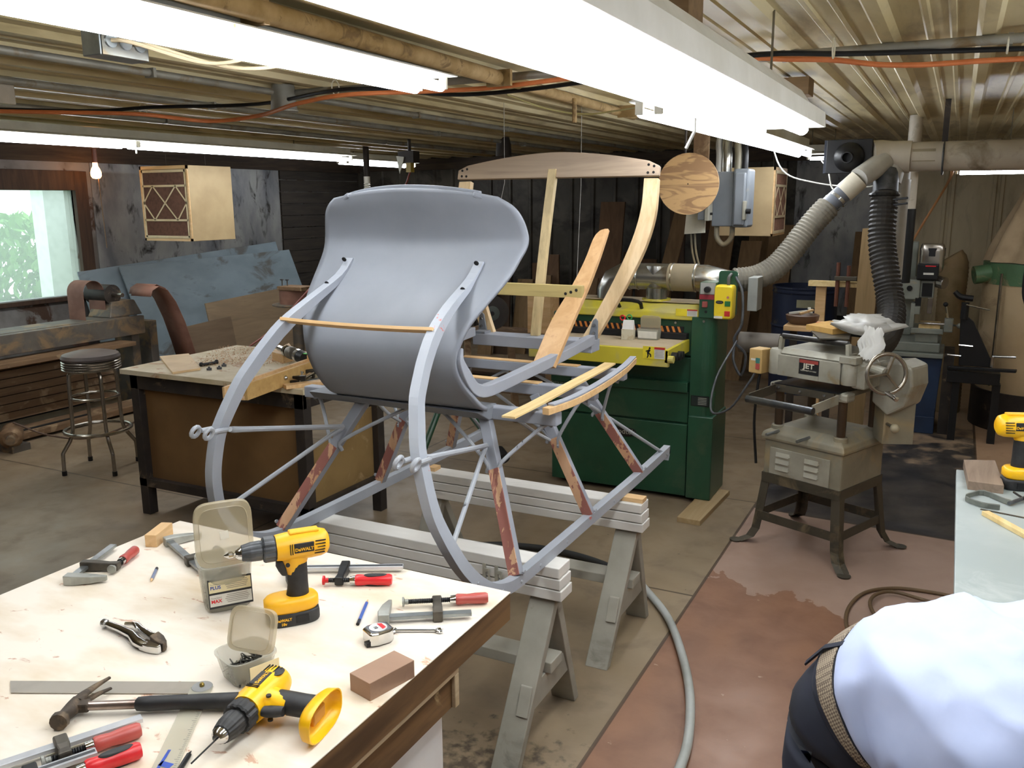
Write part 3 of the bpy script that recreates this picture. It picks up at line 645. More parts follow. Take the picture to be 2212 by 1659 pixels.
def make_drill(label, cat, M, k=.85, battery=True, my=M_yel, mc=M_gry, bit='cone', grip2=False):
    t = thing('cordless_drill', label, cat, M=M, group='cordless drills')
    WM['_tmp'] = M
    def B(mb, name, m, par=t, **kw):
        mb.xf(Matrix.Scale(k, 4)); return mb.build(name, m, par, local=True, **kw)
    zc = .203
    body = MB().lathe([(.001, .108), (.02, .107), (.031, .100), (.036, .085), (.0375, .06), (.037, .03), (.036, .0), (.034, -.018), (.033, -.026), (.001, -.026)], (0, 0, zc), (1, 0, 0), 28)
    for i, v in enumerate(body.v): 
        if v.z > zc + .02: v.z = zc + .02 + (v.z - zc - .02) * 1.0
    b = B(body, 'motor_housing', my, smooth=50)
    B(MB().box((.045, 0, zc + .036), (.075, .03, .008)), 'top_ridge', my, b, bevel=.003)
    # neck under the body, yellow front, black grip below
    def ring(x, y, z, rx, ry): return [Vector((x + rx * math.cos(a), y + ry * math.sin(a), z)) for a in [2 * PI * i / 20 for i in range(20)]]
    B(MB().loft([ring(.022, 0, zc - .01, .040, .026), ring(.020, 0, zc - .035, .034, .025), ring(.020, 0, .150, .028, .022), ring(.022, 0, .130, .026, .021)]), 'handle_neck', my, smooth=50)
    B(MB().loft([ring(.026, 0, .158, .024, .0225), ring(.024, 0, .135, .026, .0235), ring(.024, 0, .10, .026, .023), ring(.022, 0, .072, .029, .024)]), 'grip', M_blk, smooth=50)
    B(MB().loft([ring(-.016, 0, .168, .012, .010), ring(-.014, 0, .155, .015, .011), ring(-.010, 0, .140, .013, .011), ring(-.006, 0, .128, .010, .010)]), 'trigger', M_blk, smooth=50)
    if grip2:
        B(MB().lathe([(.001, 0), (.015, .001), (.017, .004), (.001, .006)], (.075, -.030, zc - .012), (0, -1, 0), 16), 'rear_pad', M_blk, smooth=40)
    for q in (-1, 1):
        B(MB().lathe([(.001, 0), (.0055, 0), (.0055, .004), (.001, .004)], (-.002, q * .025, zc - .040), (0, q, 0), 10), 'selector', M_blk)
        B(MB().box((.040, q * .0355, zc + .004), (.050, .004, .026)), 'badge', M_blk, bevel=.002)
        sl_ = MB()
        for j in range(5): sl_.box((.082 - .001 * j, q * (.0335 if j in (0, 4) else .0350), zc + .016 - j * .008), (.026, .003, .0022))
        for j in range(2): sl_.box((.006 + j * .005, q * .0365, zc + .003), (.002, .002, .028))
        B(sl_, 'vent_slots', M_dark, b)
    B(rib_lathe(MB(), [(.030, 0), (.033, .004), (.033, .028), (.030, .032), (.001, .032)], (-.026, 0, zc), (-1, 0, 0), 36, .0025), 'clutch_collar', M_blk if mc is M_blk else M_gry)
    B(rib_lathe(MB(), [(.024, 0), (.0255, .006), (.0245, .030), (.020, .050), (.018, .052), (.001, .052)], (-.058, 0, zc), (-1, 0, 0), 36, .001), 'chuck_sleeve', mc)
    B(MB().lathe([(.0175, 0), (.015, .008), (.009, .014), (.001, .014)], (-.110, 0, zc), (-1, 0, 0), 18), 'chuck_nose', M_chr, smooth=True)
    if bit == 'cone': B(MB().lathe([(.004, 0), (.004, .006), (.0085, .008), (.009, .018), (.0015, .030)], (-.122, 0, zc), (-1, 0, 0), 12), 'countersink_bit', M_chr)
    elif bit == 'long': B(MB().cyl((-.122, 0, zc), (-.20, 0, zc), .0017, n=8), 'drill_bit', M_black)
    # foot
    fz = .052
    if battery:
        B(rbox(MB(), (.004, 0, fz), (.138, .080, .040), pw=2.8, tz=.35), 'foot', my, smooth=50)
        bt = B(rbox(MB(), (.006, 0, .0175), (.136, .080, .035), pw=3.2, tz=.06), 'battery', M_blk, smooth=50)
        for q in (-1, 1): B(MB().box((.026, q * .0395, .018), (.034, .004, .022)), 'battery_latch', M_black, bt, bevel=.002)
    else:
        R = lambda z, s, zz=0: [Vector((.004 + s * .069 * abs(math.cos(a)) ** .75 * (1 if math.cos(a) > 0 else -1), s * .040 * abs(math.sin(a)) ** .75 * (1 if math.sin(a) > 0 else -1), z)) for a in [2 * PI * i / 28 for i in range(28)]]
        B(MB().loft([R(.074, .42), R(.068, .8), R(.058, .96), R(.042, 1.0), R(.038, 1.0), R(.038, .95), R(.056, .90), R(.063, .74), R(.066, .36)], caps=True), 'foot', my, smooth=50)
        B(MB().box((.004, .0, .058), (.05, .03, .012)), 'battery_socket', mat('amber socket', '#c98414', .5), bevel=.004)
    for q in (-1, 1):
        F = M @ Matrix.Scale(k, 4) @ frame((.040, q * .0378, zc), (1, 0, 0) if q < 0 else (-1, 0, 0), (0, 0, 1))
        text('lettering', 'DeWALT', .0115, F, M_logo, t, .0002, bold=.0004)
        if battery:
            F = M @ Matrix.Scale(k, 4) @ frame((-.022, q * .0395, .021), (1, 0, 0) if q < 0 else (-1, 0, 0), (0, 0, 1))
            text('lettering', 'DeWALT', .010, F, M_logo, t, .0006, bold=.0003)
            F = M @ Matrix.Scale(k, 4) @ frame((-.022, q * .0395, .010), (1, 0, 0) if q < 0 else (-1, 0, 0), (0, 0, 1))
            text('lettering', '18v', .010, F, M_logo, t, .0006, bold=.0003)
    return t
p = pz(628, 1340, TZ)
make_drill('dusty yellow cordless drill standing upright on its black 18 volt battery on the near workbench', 'drill', Matrix.Translation(p) @ Matrix.Rotation(math.radians(50), 4, 'Z'))
# second drill, lying on its side with no battery
a = pz(470, 1612, TZ + .022); b_ = pz(612, 1462, TZ + .032); xax = (b_ - a); xax.z = 0; xax.normalize()
dn = Vector((xax.y, -xax.x, 0))          # towards the foot
M2 = Matrix((( xax.x, 0, -dn.x, 0), (xax.y, 0, -dn.y, 0), (0, 0, 0, 0), (0, 0, 0, 1)))
zl = -dn; yl = zl.cross(xax)
M2 = Matrix(((xax.x, yl.x, zl.x, 0), (xax.y, yl.y, zl.y, 0), (xax.z, yl.z, zl.z, 0), (0, 0, 0, 1)))
k2 = .86
org = a + xax * (.122 * k2) + dn * (.203 * k2); org.z = TZ + .0355
make_drill('yellow and black cordless drill lying on its side without battery, open foot facing right', 'drill', Matrix.Translation(org) @ M2, k2, False, M_yel2, M_blk, 'long', True)

# clamps
M_red = wood('red lacquered handle', '#b5524a', '#9c423b', 'X', 3, .4, dirt='#c08a70', dlo=.66, dhi=.72, dscale=14)
M_redp = mat('red plastic', '#d2232a', .35)
M_zinc = mat('bright zinc bar', '#d3d5d8', .38, .6, '#bfc2c6', 10)
M_galv = mat('dull galvanised steel', '#9ba0a0', .35, .85, '#7f8484', 14, .4, .7)
M_cast = mat('grey cast jaw', '#a9aaa3', .5, .5, '#8c8d86', 12)
M_dkcast = mat('dark oily cast steel', '#3a362e', .5, .5, '#575148', 14, .4, .7)
def fclamp(label, o, ang, L, s, reach, flip=1, pad=-.06, hs=.05, hl=.085, style='wood', jaw=M_cast, bar=M_galv, hr=.0125, group='bar clamps'):
    t = thing('bar_clamp', label, 'clamp', o, math.radians(ang), group)
    def V(x, y, z): return Vector((x, y * flip, z))
    def B(mb, n, m, par=t, **kw): return mb.build(n, m, par, local=True, **kw)
    bz = .013
    B(MB().b2(V(.0, -.009, bz - .004), V(L, .009, bz + .004)), 'bar', bar, bevel=.0008)
    if style == 'plastic': B(MB().b2(V(.002, -.0035, bz + .0045), V(L - .002, .0035, bz + .0047)), 'groove', M_gry)
    # fixed jaw
    B(MB().loft([[V(-.010, -.012, 0), V(.014, -.012, 0), V(.014, -.012, .024), V(-.010, -.012, .024)], [V(-.012, .01, 0), V(.014, .01, 0), V(.014, .01, .024), V(-.012, .01, .024)], [V(-.004, reach * .7, .003), V(.016, reach * .7, .003), V(.016, reach * .7, .021), V(-.004, reach * .7, .021)], [V(.009, reach + .01, .005), V(.017, reach + .01, .005), V(.017, reach + .01, .018), V(.009, reach + .01, .018)]]), 'fixed_jaw', jaw, bevel=.002)
    js = M_black if style == 'plastic' else M_dkcast
    sj = B(MB().loft([[V(s - .010, -.014, .001), V(s + .012, -.014, .001), V(s + .012, -.014, .026), V(s - .010, -.014, .026)], [V(s - .010, .016, .001), V(s + .012, .016, .001), V(s + .012, .016, .026), V(s - .010, .016, .026)], [V(s - .008, reach * .75, .004), V(s + .010, reach * .75, .004), V(s + .010, reach * .75, .023), V(s - .008, reach * .75, .023)], [V(s - .011, reach + .008, .004), V(s + .011, reach + .008, .004), V(s + .011, reach + .008, .024), V(s - .011, reach + .008, .024)]]), 'sliding_jaw', js, bevel=.003)
    # threaded spindle
    x0, x1 = s + pad, s + hs; pr = []; n = int((x1 - x0) / .004)
    for i in range(n): pr += [(.0048, i * .004), (.0062, i * .004 + .002)]
    B(MB().lathe(pr, V(x0, reach, .0145), (1, 0, 0), 10), 'spindle', M_black)
    B(MB().lathe([(.001, 0), (.011, 0), (.011, .004), (.006, .006), (.006, .014), (.001, .014)], V(x0 - .004, reach, .0145), (1, 0, 0), 14), 'swivel_pad', M_redp if style == 'plastic' else M_cast, smooth=True)
    B(MB().lathe([(.001, 0), (.009, 0), (.010, .012), (.0095, .014), (.001, .014)], V(x1 - .004, reach, .0145), (1, 0, 0), 14), 'ferrule', M_chr, smooth=True)
    h = B(MB().lathe([(.001, 0), (hr * .86, 0), (hr, .004), (hr * .93, hl * .22), (hr * .86, hl * .35), (hr, hl * .6), (hr, hl * .92), (hr * .8, hl * .99), (.001, hl)], V(x1 + .009, reach, .0145), (1, 0, 0), 18), 'handle', M_redp if style == 'plastic' else M_red, smooth=50)
    if style == 'plastic':
        for a in (-1, 1):
            B(rbox(MB(), (x1 + .009 + hl * .55, flip * reach + a * 0, .0145 + a * (hr * .72)), (hl * .66, hr * 1.1, hr * .66), pw=2.2, tz=.3), 'grip_inlay', M_blk, h, smooth=50)
    return t
def zr(x, y): return pz(x, y, TZ + .0002)
fclamp('bar clamp with faded red wooden handle near the right corner of the bench', zr(828, 1346), 32.6, .193, .118, .067, 1, -.074, .034, .074)
fclamp('black bar clamp with red and black plastic handle behind the standing drill', zr(632, 1238), 27.7, .275, .130, .078, -1, -.035, .03, .088, 'plastic', M_black, M_zinc, .0135)
fclamp('old bar clamp with red handle near the far left edge of the bench', zr(152, 1262), 113.6, .21, .078, .075, -1, -.02, .025, .07)
fclamp('bar clamp half hidden behind the tall plastic tub, wooden block on its jaw', zr(365, 1178), -24, .26, .17, .075, 1, -.02, .04, .08)
o = rbox(MB(), (0, 0, 0), (.1, .034, .03), pw=12, tz=.0); o = MB().box((0, 0, 0), (.095, .032, .034)).build('wooden_block', M_slat, bevel=.001); o.location = zr(345, 1168) + Vector((0, 0, .0172)); o.rotation_euler = (0, 0, math.radians(112)); WM[o.name] = o.matrix_world.copy()
tag(o, 'small light wooden block at the end of the clamp behind the plastic tub', 'wood block')
ca_ = zr(-60, 1690); cb_ = zr(308, 1566); cd_ = cb_ - ca_
fclamp('chrome bar clamp with chipped red wooden handle at the bottom left corner', ca_, math.degrees(math.atan2(cd_.y, cd_.x)), cd_.length, cd_.length * .50, .036, -1, -.03, .035, .075, 'wood', M_cast, M_zinc, .0135)
fclamp('bar clamp with red and black rubber handle at the very bottom edge', ca_ + Vector((.035, -.055, 0)), math.degrees(math.atan2(cd_.y, cd_.x)), cd_.length * .8, cd_.length * .42, .040, -1, -.03, .065, .085, 'plastic', M_black, M_zinc, .0145)
Fm = pz(272, 1644, TZ + .03)

# hammer: head near (145,1590), handle to the right and away
hd = zr(160, 1545); he = zr(520, 1532); ax = (he - hd).normalized(); an = math.atan2(ax.y, ax.x)
t = thing('claw_hammer', 'claw hammer with rusty dark head and black rubber grip lying across the clear ruler', 'hammer', hd, an)
def HB(mb, n, m, par=t, **kw): return mb.build(n, m, par, local=True, **kw)
M_rust = mat('rusty dark steel', '#4e443a', .6, .5, '#3a322b', 18, .4, .7, dirt='#6d5d4b', dscale=20)
def hring(c, r, ry, n=12, tilt=0.0): return [Vector((c[0] + r * math.cos(a) * math.cos(tilt), c[1] + r * math.cos(a) * math.sin(tilt), c[2] + ry * math.sin(a))) for a in [2 * PI * i / n for i in range(n)]]
head = MB()
head.loft([hring((-.004, -.050, .017), .001, .001), hring((-.004, -.050, .017), .0155, .0155), hring((-.004, -.040, .017), .0165, .0165), hring((-.003, -.032, .017), .011, .012), hring((0, -.016, .017), .013, .013), hring((.002, .0, .017), .014, .014), hring((.002, .014, .017), .012, .013)])
for q in (-1, 1):
    head.loft([hring((.004, .006, .017 + q * .005), .012, .008), hring((.008, .028, .017 + q * .007), .009, .006), hring((.022, .052, .018 + q * .009), .006, .0045), hring((.038, .070, .020 + q * .011), .003, .003)])
HB(head, 'head', M_rust, smooth=50)
HB(MB().loft([hring((.006, .0, .017), .0, .0)] and [[Vector((x, y, z)) for y, z in ((-.010, .008), (.010, .008), (.010, .026), (-.010, .026))] for x in (.0, .03)]), 'neck_socket', M_rust, bevel=.004)
HB(MB().tube([(.02, 0, .017), (.12, 0, .017)], .0085, 14), 'shaft', mat('worn chrome shaft', '#a89a92', .3, .8, '#7d6a60', 14, .4, .7), smooth=True)
gr = []; 
for x, r, yy in ((.110, .008, 0), (.114, .0125, 0), (.135, .0145, 0), (.19, .0135, .001), (.25, .0150, .0), (.30, .0165, -.002), (.325, .0165, -.004), (.330, .008, -.004)): gr.append([Vector((x, yy + r * math.cos(a), .0175 + r * .95 * math.sin(a))) for a in [2 * PI * i / 16 for i in range(16)]])
HB(MB().loft(gr), 'grip', M_blk, smooth=50)
# bevel rule: metal blade and clear plastic ruler joined by a brass rivet
M_blade = mat('dusty steel blade', '#b9b2a6', .35, .6, '#a39c90', 6)
M_clr = clear('clear plastic ruler', '#dcd9c8', .2, .45)
pv = zr(437, 1488); le = zr(12, 1486); lx = (le - pv).normalized()
t = thing('bevel_rule', 'long grey blade and clear plastic ruler joined by a brass pivot on the near bench', 'ruler', pv)
sd = Vector((-lx.y, lx.x, 0)) * .0205; up = Vector((0, 0, .0012))
q0 = pv - lx * .0; q1 = pv + lx * .355
MB().prism([q0 + sd + up, q1 + sd * 1 + lx * .028 * 0 + up, q1 - sd + lx * (.025) + up, q0 - sd + up] if sd.y < 0 else [q0 - sd + up, q1 - sd + up, q1 + sd + lx * .025 + up, q0 + sd + up], (0, 0, .0012)).build('metal_blade', M_blade, t)
MB().lathe([(.001, .0030), (.0185, .0030), (.0195, .0040), (.0185, .0052), (.001, .0055)], pv, (0, 0, 1), 28).build('pivot_disc', mat('grey plastic disc', '#8d8d8c', .4), t, smooth=True)
MB().lathe([(.001, .005), (.0045, .0052), (.0045, .010), (.003, .012), (.001, .012)], pv, (0, 0, 1), 10).build('rivet', mat('brass', '#a08a4a', .35, .9), t)
re_ = zr(330, 1720); ry = (re_ - pv).normalized(); sd2 = Vector((-ry.y, ry.x, 0)) * .0205
rr_ = MB().prism([pv + sd2 + up * 2.4, pv - sd2 + up * 2.4, pv + ry * .30 - sd2 + up * 2.4, pv + ry * .30 + sd2 + up * 2.4], (0, 0, .0016)).build('clear_ruler', M_clr, t)
mk = MB()
for k in range(46):
    c = pv + ry * (.03 + k * .0055) + sd2 * .88 + Vector((0, 0, .0046)); L_ = sd2.normalized() * (.0045 if k % 5 else .008)
    mk.bar(c, c - L_, .0006, .0002)
mk.build('tick_marks', mat('ruler ink', '#55535a', .6), rr_)
bl = MB(); c = pv + ry * .195 + Vector((0, 0, .0047))
bl.bar(c - sd2 * .25, c - sd2 * .5 + ry * .05, .005, .0004); bl.bar(c + ry * .035 - sd2 * .5, c + ry * .045 + sd2 * .5, .012, .0004); bl.bar(c + ry * .052 - sd2 * .5, c + ry * .062 + sd2 * .6, .010, .0004)
bl.build('blue_arrow', mat('blue print', '#2347a8', .5), rr_)
# locking pliers
a = zr(222, 1358); b_ = zr(372, 1405); d = (b_ - a); an = math.atan2(d.y, d.x)
t = thing('locking_pliers', 'chrome locking pliers lying in the middle of the near bench', 'pliers', a, an)
def PB(mb, n, m, **kw): return mb.build(n, m, t, local=True, **kw)
PB(MB().lathe([(.001, 0), (.009, 0), (.0095, .003), (.009, .010), (.006, .012), (.005, .022), (.001, .022)], (-.002, .004, .011), (1, 0, 0), 14), 'adjusting_knob', M_steel)
PB(MB().loft([hring((.018, .004, .011), .0, .0)] and [[Vector((x, y + math.cos(a_) * r, .0115 + math.sin(a_) * r * .85)) for a_ in [2 * PI * i / 12 for i in range(12)]] for x, y, r in ((.016, .004, .008), (.06, .001, .0095), (.10, -.006, .011), (.135, -.022, .012), (.160, -.026, .010), (.175, -.022, .006))]), 'fixed_handle', M_chr, smooth=True)
PB(MB().loft([[Vector((x, y + math.cos(a_) * r, .011 + math.sin(a_) * r * .8)) for a_ in [2 * PI * i / 10 for i in range(10)]] for x, y, r in ((.055, .034, .004), (.075, .030, .007), (.10, .020, .007), (.135, .012, .008), (.165, .010, .009), (.172, .008, .006))]), 'lever', M_chr, smooth=True)
PB(MB().loft([[Vector((x, y - 0 + sy, z)) for sy, z in ((-h, .002), (h, .002), (h, .020), (-h, .020))] for x, y, h in ((.150, .008, .012), (.175, .000, .012), (.196, -.008, .008), (.203, -.012, .004))]), 'upper_jaw', M_rust, bevel=.002)
PB(MB().loft([[Vector((x, y + sy, z)) for sy, z in ((-h, .001), (h, .001), (h, .018), (-h, .018))] for x, y, h in ((.150, -.022, .011), (.178, -.024, .009), (.200, -.022, .005))]), 'lower_jaw', M_chr, bevel=.002)
PB(MB().tube([(.045, .022, .011), (.062, .030, .011), (.09, .015, .011)], .0045, 8), 'release_lever', M_chr, smooth=True)
# pencils, pen
def pencil(name, label, p, q, m, r=.0037, cap=None, cat='pencil'):
    d = (q - p); L = d.length; an = math.atan2(d.y, d.x)
    t = thing(name, label, cat, p, an)
    MB().lathe([(.001, 0), (r, 0), (r, L * .86)], (0, 0, r), (1, 0, 0), 6).build('barrel', m, t, local=True)
    MB().lathe([(r, 0), (.0008, L * .14)], (L * .86, 0, r), (1, 0, 0), 8).build('tip', M_slat if cap is None else cap, t, local=True)
    MB().lathe([(r * 1.06, 0), (r * 1.06, L * .16)], (-.0005, 0, r), (1, 0, 0), 8).build('end_cap', M_black, t, local=True)
pencil('pencil', 'short grey pencil stub lying near the left rear of the bench', zr(339, 1231), zr(326, 1259), mat('grey blue lacquer', '#6d7790', .4))
pencil('pencil', 'blue pencil with black end between drill and clamp', zr(773, 1352), zr(795, 1299), mat('blue lacquer', '#2d53a5', .35))
pencil('pen', 'black ballpoint pen at the bottom edge beside the clear ruler', zr(375, 1690), zr(414, 1628), M_black, .0045, M_chr, 'pen')
# tape measure
c = zr(818, 1384); t = thing('tape_measure', 'small chrome tape measure with red and white face on the near bench', 'tape measure', c, math.radians(62))
MB().loft([[Vector((x * s, y * s, z)) for x, y in ((-.028, -.020), (-.012, -.026), (.016, -.026), (.028, -.016), (.028, .016), (.018, .024), (-.016, .024), (-.028, .018))] for s, z in ((.94, .001), (1, .004), (1, .026), (.92, .030))]).build('case', M_chr, t, local=True, bevel=.003)
fc = MB().lathe([(.001, 0), (.019, 0), (.019, .0008), (.001, .0008)], (.0, 0, .0301), (0, 0, 1), 24).build('face_plate', mat('grey white dial', '#c9cac8', .4), t, local=True)
MB().prism([(.004, -.014, .031), (.013, -.010, .031), (.013, .010, .031), (.004, .014, .031)], (0, 0, .0005)).build('red_panel', M_redp, fc, local=True)
text('number', '10', .011, WM[t.name] @ frame((-.006, 0, .0314), (0, -1, 0), (1, 0, 0)), M_dark, fc, .0002)
MB().box((-.031, -.010, .006), (.008, .014, .009)).build('tape_hook', M_black, t, local=True, bevel=.001)
# wrench
a = zr(848, 1366); b_ = zr(948, 1366); d = b_ - a; t = thing('wrench', 'small chrome spanner beside the tape measure', 'wrench', a, math.atan2(d.y, d.x)); L = d.length
MB().bar((.008, 0, .004), (L - .008, 0, .004), .006, .004).build('shank', M_chr, t, local=True, bevel=.001)
def ringpts(cx_, r, a0, a1, n): return [(cx_ + r * math.cos(a0 + (a1 - a0) * i / n), r * math.sin(a0 + (a1 - a0) * i / n), .004) for i in range(n + 1)]
MB().tube(ringpts(0, .0075, 0, 2 * PI, 14)[:-1], .0032, 8, closed=True).build('ring_end', M_chr, t, local=True, smooth=True)
MB().tube(ringpts(L + .002, .0070, .7, 2 * PI - .7, 12), .0032, 8).build('open_end', M_chr, t, local=True, smooth=True)
# brown block
A, B_, Cc = zr(798, 1518), zr(895, 1463), zr(757, 1473)
h = .036
A, B_, Cc = pz(800, 1516, TZ), pz(896, 1463, TZ), pz(758, 1497, TZ)
e1 = B_ - A; e2 = Cc - A; e2 = e2 - e1.normalized() * e2.dot(e1.normalized()); e2 = e2.normalized() * .058
o = MB().hexa([A, B_, B_ + e2, A + e2, A + Vector((0, 0, h)), B_ + Vector((0, 0, h)), B_ + e2 + Vector((0, 0, h)), A + e2 + Vector((0, 0, h))]).build('sanding_block', wood('brown hardwood block', '#94755f', '#846651', 'X', 1.5, .6), bevel=.001)
tag(recenter(o), 'rectangular brown hardwood block near the right edge of the bench', 'wood block')

# plastic tubs
M_tub = clear('cloudy brown tinted plastic', '#c9bda0', .3, .50)
M_tub2 = clear('cloudy clear plastic', '#c9c8bb', .25, .42)
def tub(label, P0, ux, w, d, h, taper=.86, lidang=0):
    uy = Vector((-ux.y, ux.x, 0)); o = P0 + ux * w / 2 + uy * d / 2
    t = thing('plastic_tub', label, 'plastic tub', o, math.atan2(ux.y, ux.x), 'plastic tubs of screws')
    def R(s, z, e=0): 
        out = []
        for i in range(32):
            a = 2 * PI * i / 32; ca, sa = math.cos(a), math.sin(a)
            out.append(Vector((abs(ca) ** .45 * (1 if ca > 0 else -1) * (w / 2 * s - e), abs(sa) ** .45 * (1 if sa > 0 else -1) * (d / 2 * s - e), z)))
        return out
    MB().loft([R(taper * .9, .001), R(taper, .006), R(1, h), R(1.05, h + .003), R(1.05, h + .007), R(1.0, h + .007, .002), R(taper, .008, .003), R(taper * .9, .0045)]).build('tub', M_tub2, t, local=True, smooth=50)
    return t, w, d, h
a, b_ = pz(440, 1336, TZ), pz(545, 1315, TZ); ux = (b_ - a); w = ux.length; ux.normalize()
t, w, d, h = tub('tall cloudy plastic tub of screws with yellow and white label, lid standing open', a, ux, w * 1.1, .115, .105)
uy = Vector((0, 1, 0))
def lid(t, w, d, z, y, lean, lab, m, turn=0):
    L = Matrix.Translation((0, y, z)) @ Matrix.Rotation(turn, 4, 'Z') @ Matrix.Rotation(lean, 4, 'X')
    R = lambda s, yy: [L @ Vector((abs(math.cos(a)) ** .4 * (1 if math.cos(a) > 0 else -1) * w / 2 * s, yy, d / 2 + abs(math.sin(a)) ** .4 * (1 if math.sin(a) > 0 else -1) * d / 2 * s)) for a in [2 * PI * i / 32 for i in range(32)]]
    return MB().loft([R(1, .0), R(1.02, .004), R(1.02, .010), R(.98, .010), R(.97, .005), R(.86, .004), R(.84, .001), R(.84, -.001), R(.86, .0)]).build('lid', m, t, local=True, smooth=50), L
ld, LM = lid(t, w * 1.06,  .150, h + .004, -.05, .02, '', M_tub)
MB().box((0.0, 0, 0), (.018, .0006, .018)).xf(LM @ Matrix.Translation((-.0, -.002, .075)) @ Matrix.Rotation(-.1, 4, 'Y')).build('price_sticker', mat('white sticker', '#e8e4d4', .6), ld, local=True)
# label on the front
M_lab1 = mat('cream label', '#e6d9ae', .5); M_lab2 = mat('white label', '#dcdad0', .5); M_ltext = mat('label print', '#8a857a', .6)
F = WM[t.name] @ Matrix.Translation((w * .03, -.0555, h * .48)) @ Matrix.Rotation(math.radians(83), 4, 'X')
F2 = WM[t.name].inverted() @ F
lb = MB().box((0, 0, 0), (w * .82, .066, .0012)).xf(F2).build('label', M_blk, t, local=True, bevel=.0005)
MB().box((0, .016, .0008), (w * .78, .026, .0008)).xf(F2).build('label_panel', M_lab1, lb, local=True)
MB().box((0, -.015, .0008), (w * .78, .026, .0008)).xf(F2).build('label_panel', M_lab2, lb, local=True)
text('lettering', 'PLUS', .0105, F @ Matrix.Translation((-w * .27, .014, .0014)), mat('blue print', '#2d4a96', .5), lb, .0002, bold=.0003)
text('lettering', 'MAX', .0105, F @ Matrix.Translation((-w * .27, -.017, .0014)), M_redp, lb, .0002, bold=.0003)
text('lettering', 'PowerGuard', .0042, F @ Matrix.Translation((-w * .27, .022, .0014)), M_ltext, lb, .0002)
text('lettering', 'PowerGuard', .0042, F @ Matrix.Translation((-w * .27, -.009, .0014)), M_ltext, lb, .0002)
lt = MB()
for yy in (.025, .021, .017, .013, .009, -.006, -.010, -.014, -.018, -.022): lt.box((w * .12, yy, .0013), (w * (.46 - .1 * abs(math.sin(yy * 900))), .0012, .0003))
lt.xf(F2).build('fine_print', M_ltext, lb, local=True)
# screws inside: dark mass that cannot be counted
def fill(t, w, d, z0, z1, n, seed, m, label):
    r = random.Random(seed); mb = MB()
    for k in range(n):
        c = Vector((r.uniform(-.30, .30) * w, r.uniform(-.30, .30) * d, r.uniform(z0, z1))); a = r.uniform(0, PI); e = r.uniform(-.4, .4)
        v = Vector((math.cos(a) * math.cos(e), math.sin(a) * math.cos(e), math.sin(e))) * .014
        mb.cyl(c - v, c + v, .0022, .0010, 5)
    o = mb.build('screws', m, None, local=True)
    o.data.transform(WM[t.name]); recenter(o)
    tag(o, label, 'screws', kind='stuff')
M_scr = mat('dark coated screws', '#3b3a36', .4, .6, '#6a675e', 40)
fill(t, w, d, .012, .075, 420, 3, M_scr, 'dark screws filling the tall plastic tub')
a, b_ = pz(508, 1503, TZ), pz(585, 1472, TZ); ux = (b_ - a); w = ux.length; ux.normalize()
t2, w2, d2, h2 = tub('low square plastic tub of screws with its lid tipped up', a, ux, .095, .095, .048, .8)
ld2, LM2 = lid(t2, .10, .085, h2 + .006, -.01, -.35, '', M_tub, math.radians(-60))
MB().box((.015, -.0465, .026), (.06, .001, .032)).build('label', M_lab1, t2, local=True)
fill(t2, w2, d2, .008, .030, 160, 5, M_scr, 'dark screws in the low square tub with the tipped lid')
# ---------------- second bench, left of the sleigh ----------------
M_t2top = mat('pale bench top with dust', '#d9cdb0', .6, 0, '#c4b48f', 5, .4, .65, dirt='#b08a63', dscale=7, dlo=.56, dhi=.64)
M_dsteel = mat('dark painted angle iron', '#332d29', .6, .3, '#423931', 8, dirt='#7a6a55', dscale=7, dlo=.6, dhi=.7)
M_panel = mat('brown cardboard panel', '#7a5a34', .75, 0, '#6b4e2c', 3, .4, .65)
M_panel2 = mat('tan hardboard panel', '#8e7346', .7, 0, '#7d633a', 4, .4, .65, dirt='#a58b62', dlo=.62, dhi=.7)
ax0, ax1, ay0, ay1 = -4.10, -2.80, 3.26, 4.16
t = thing('workbench', 'square bench with pale top and brown side panels behind the left runner', 'workbench', ((ax0 + ax1) / 2, (ay0 + ay1) / 2, 0))
MB().b2((ax0, ay0, .822), (ax1, ay1, .85)).build('bench_top', M_t2top, t, bevel=.002)
for x in (ax0 + .07, ax1 - .06):
    for y in (ay0 + .06, ay1 - .22): MB().box((x, y, .4105), (.06, .06, .821)).build('leg', M_dsteel, t, bevel=.003)
MB().b2((ax0 + .04, ay0 + .03, .74), (ax1 - .03, ay0 + .055, .8215)).build('apron', M_dsteel, t)
MB().b2((ax1 - .075, ay0 + .03, .74), (ax1 - .035, ay1 - .2, .8215)).build('apron', M_dsteel, t)
MB().b2((ax0 + .04, ay0 + .03, .17), (ax1 - .03, ay0 + .07, .215)).build('bottom_rail', M_dsteel, t)
MB().b2((ax1 - .075, ay0 + .03, .17), (ax1 - .035, ay1 - .2, .215)).build('bottom_rail', M_dsteel, t)
MB().b2((ax0 + .10, ay0 + .075, .19), (ax1 - .09, ay0 + .09, .80)).build('front_panel', M_panel, t)
MB().hexa([(ax1 - .08, ay0 + .10, .2), (ax1 - .07, ay0 + .10, .2), (ax1 - .07, ay1 - .25, .2), (ax1 - .08, ay1 - .25, .2), (ax1 - .08, ay0 + .10, .50), (ax1 - .07, ay0 + .10, .50), (ax1 - .07, ay1 - .25, .62), (ax1 - .08, ay1 - .25, .62)]).build('side_panel', M_panel2, t)
MB().b2((ax0 + .06, ay0 + .09, .16), (ax1 - .08, ay1 - .2, .175)).build('bottom_shelf', M_panel, t)
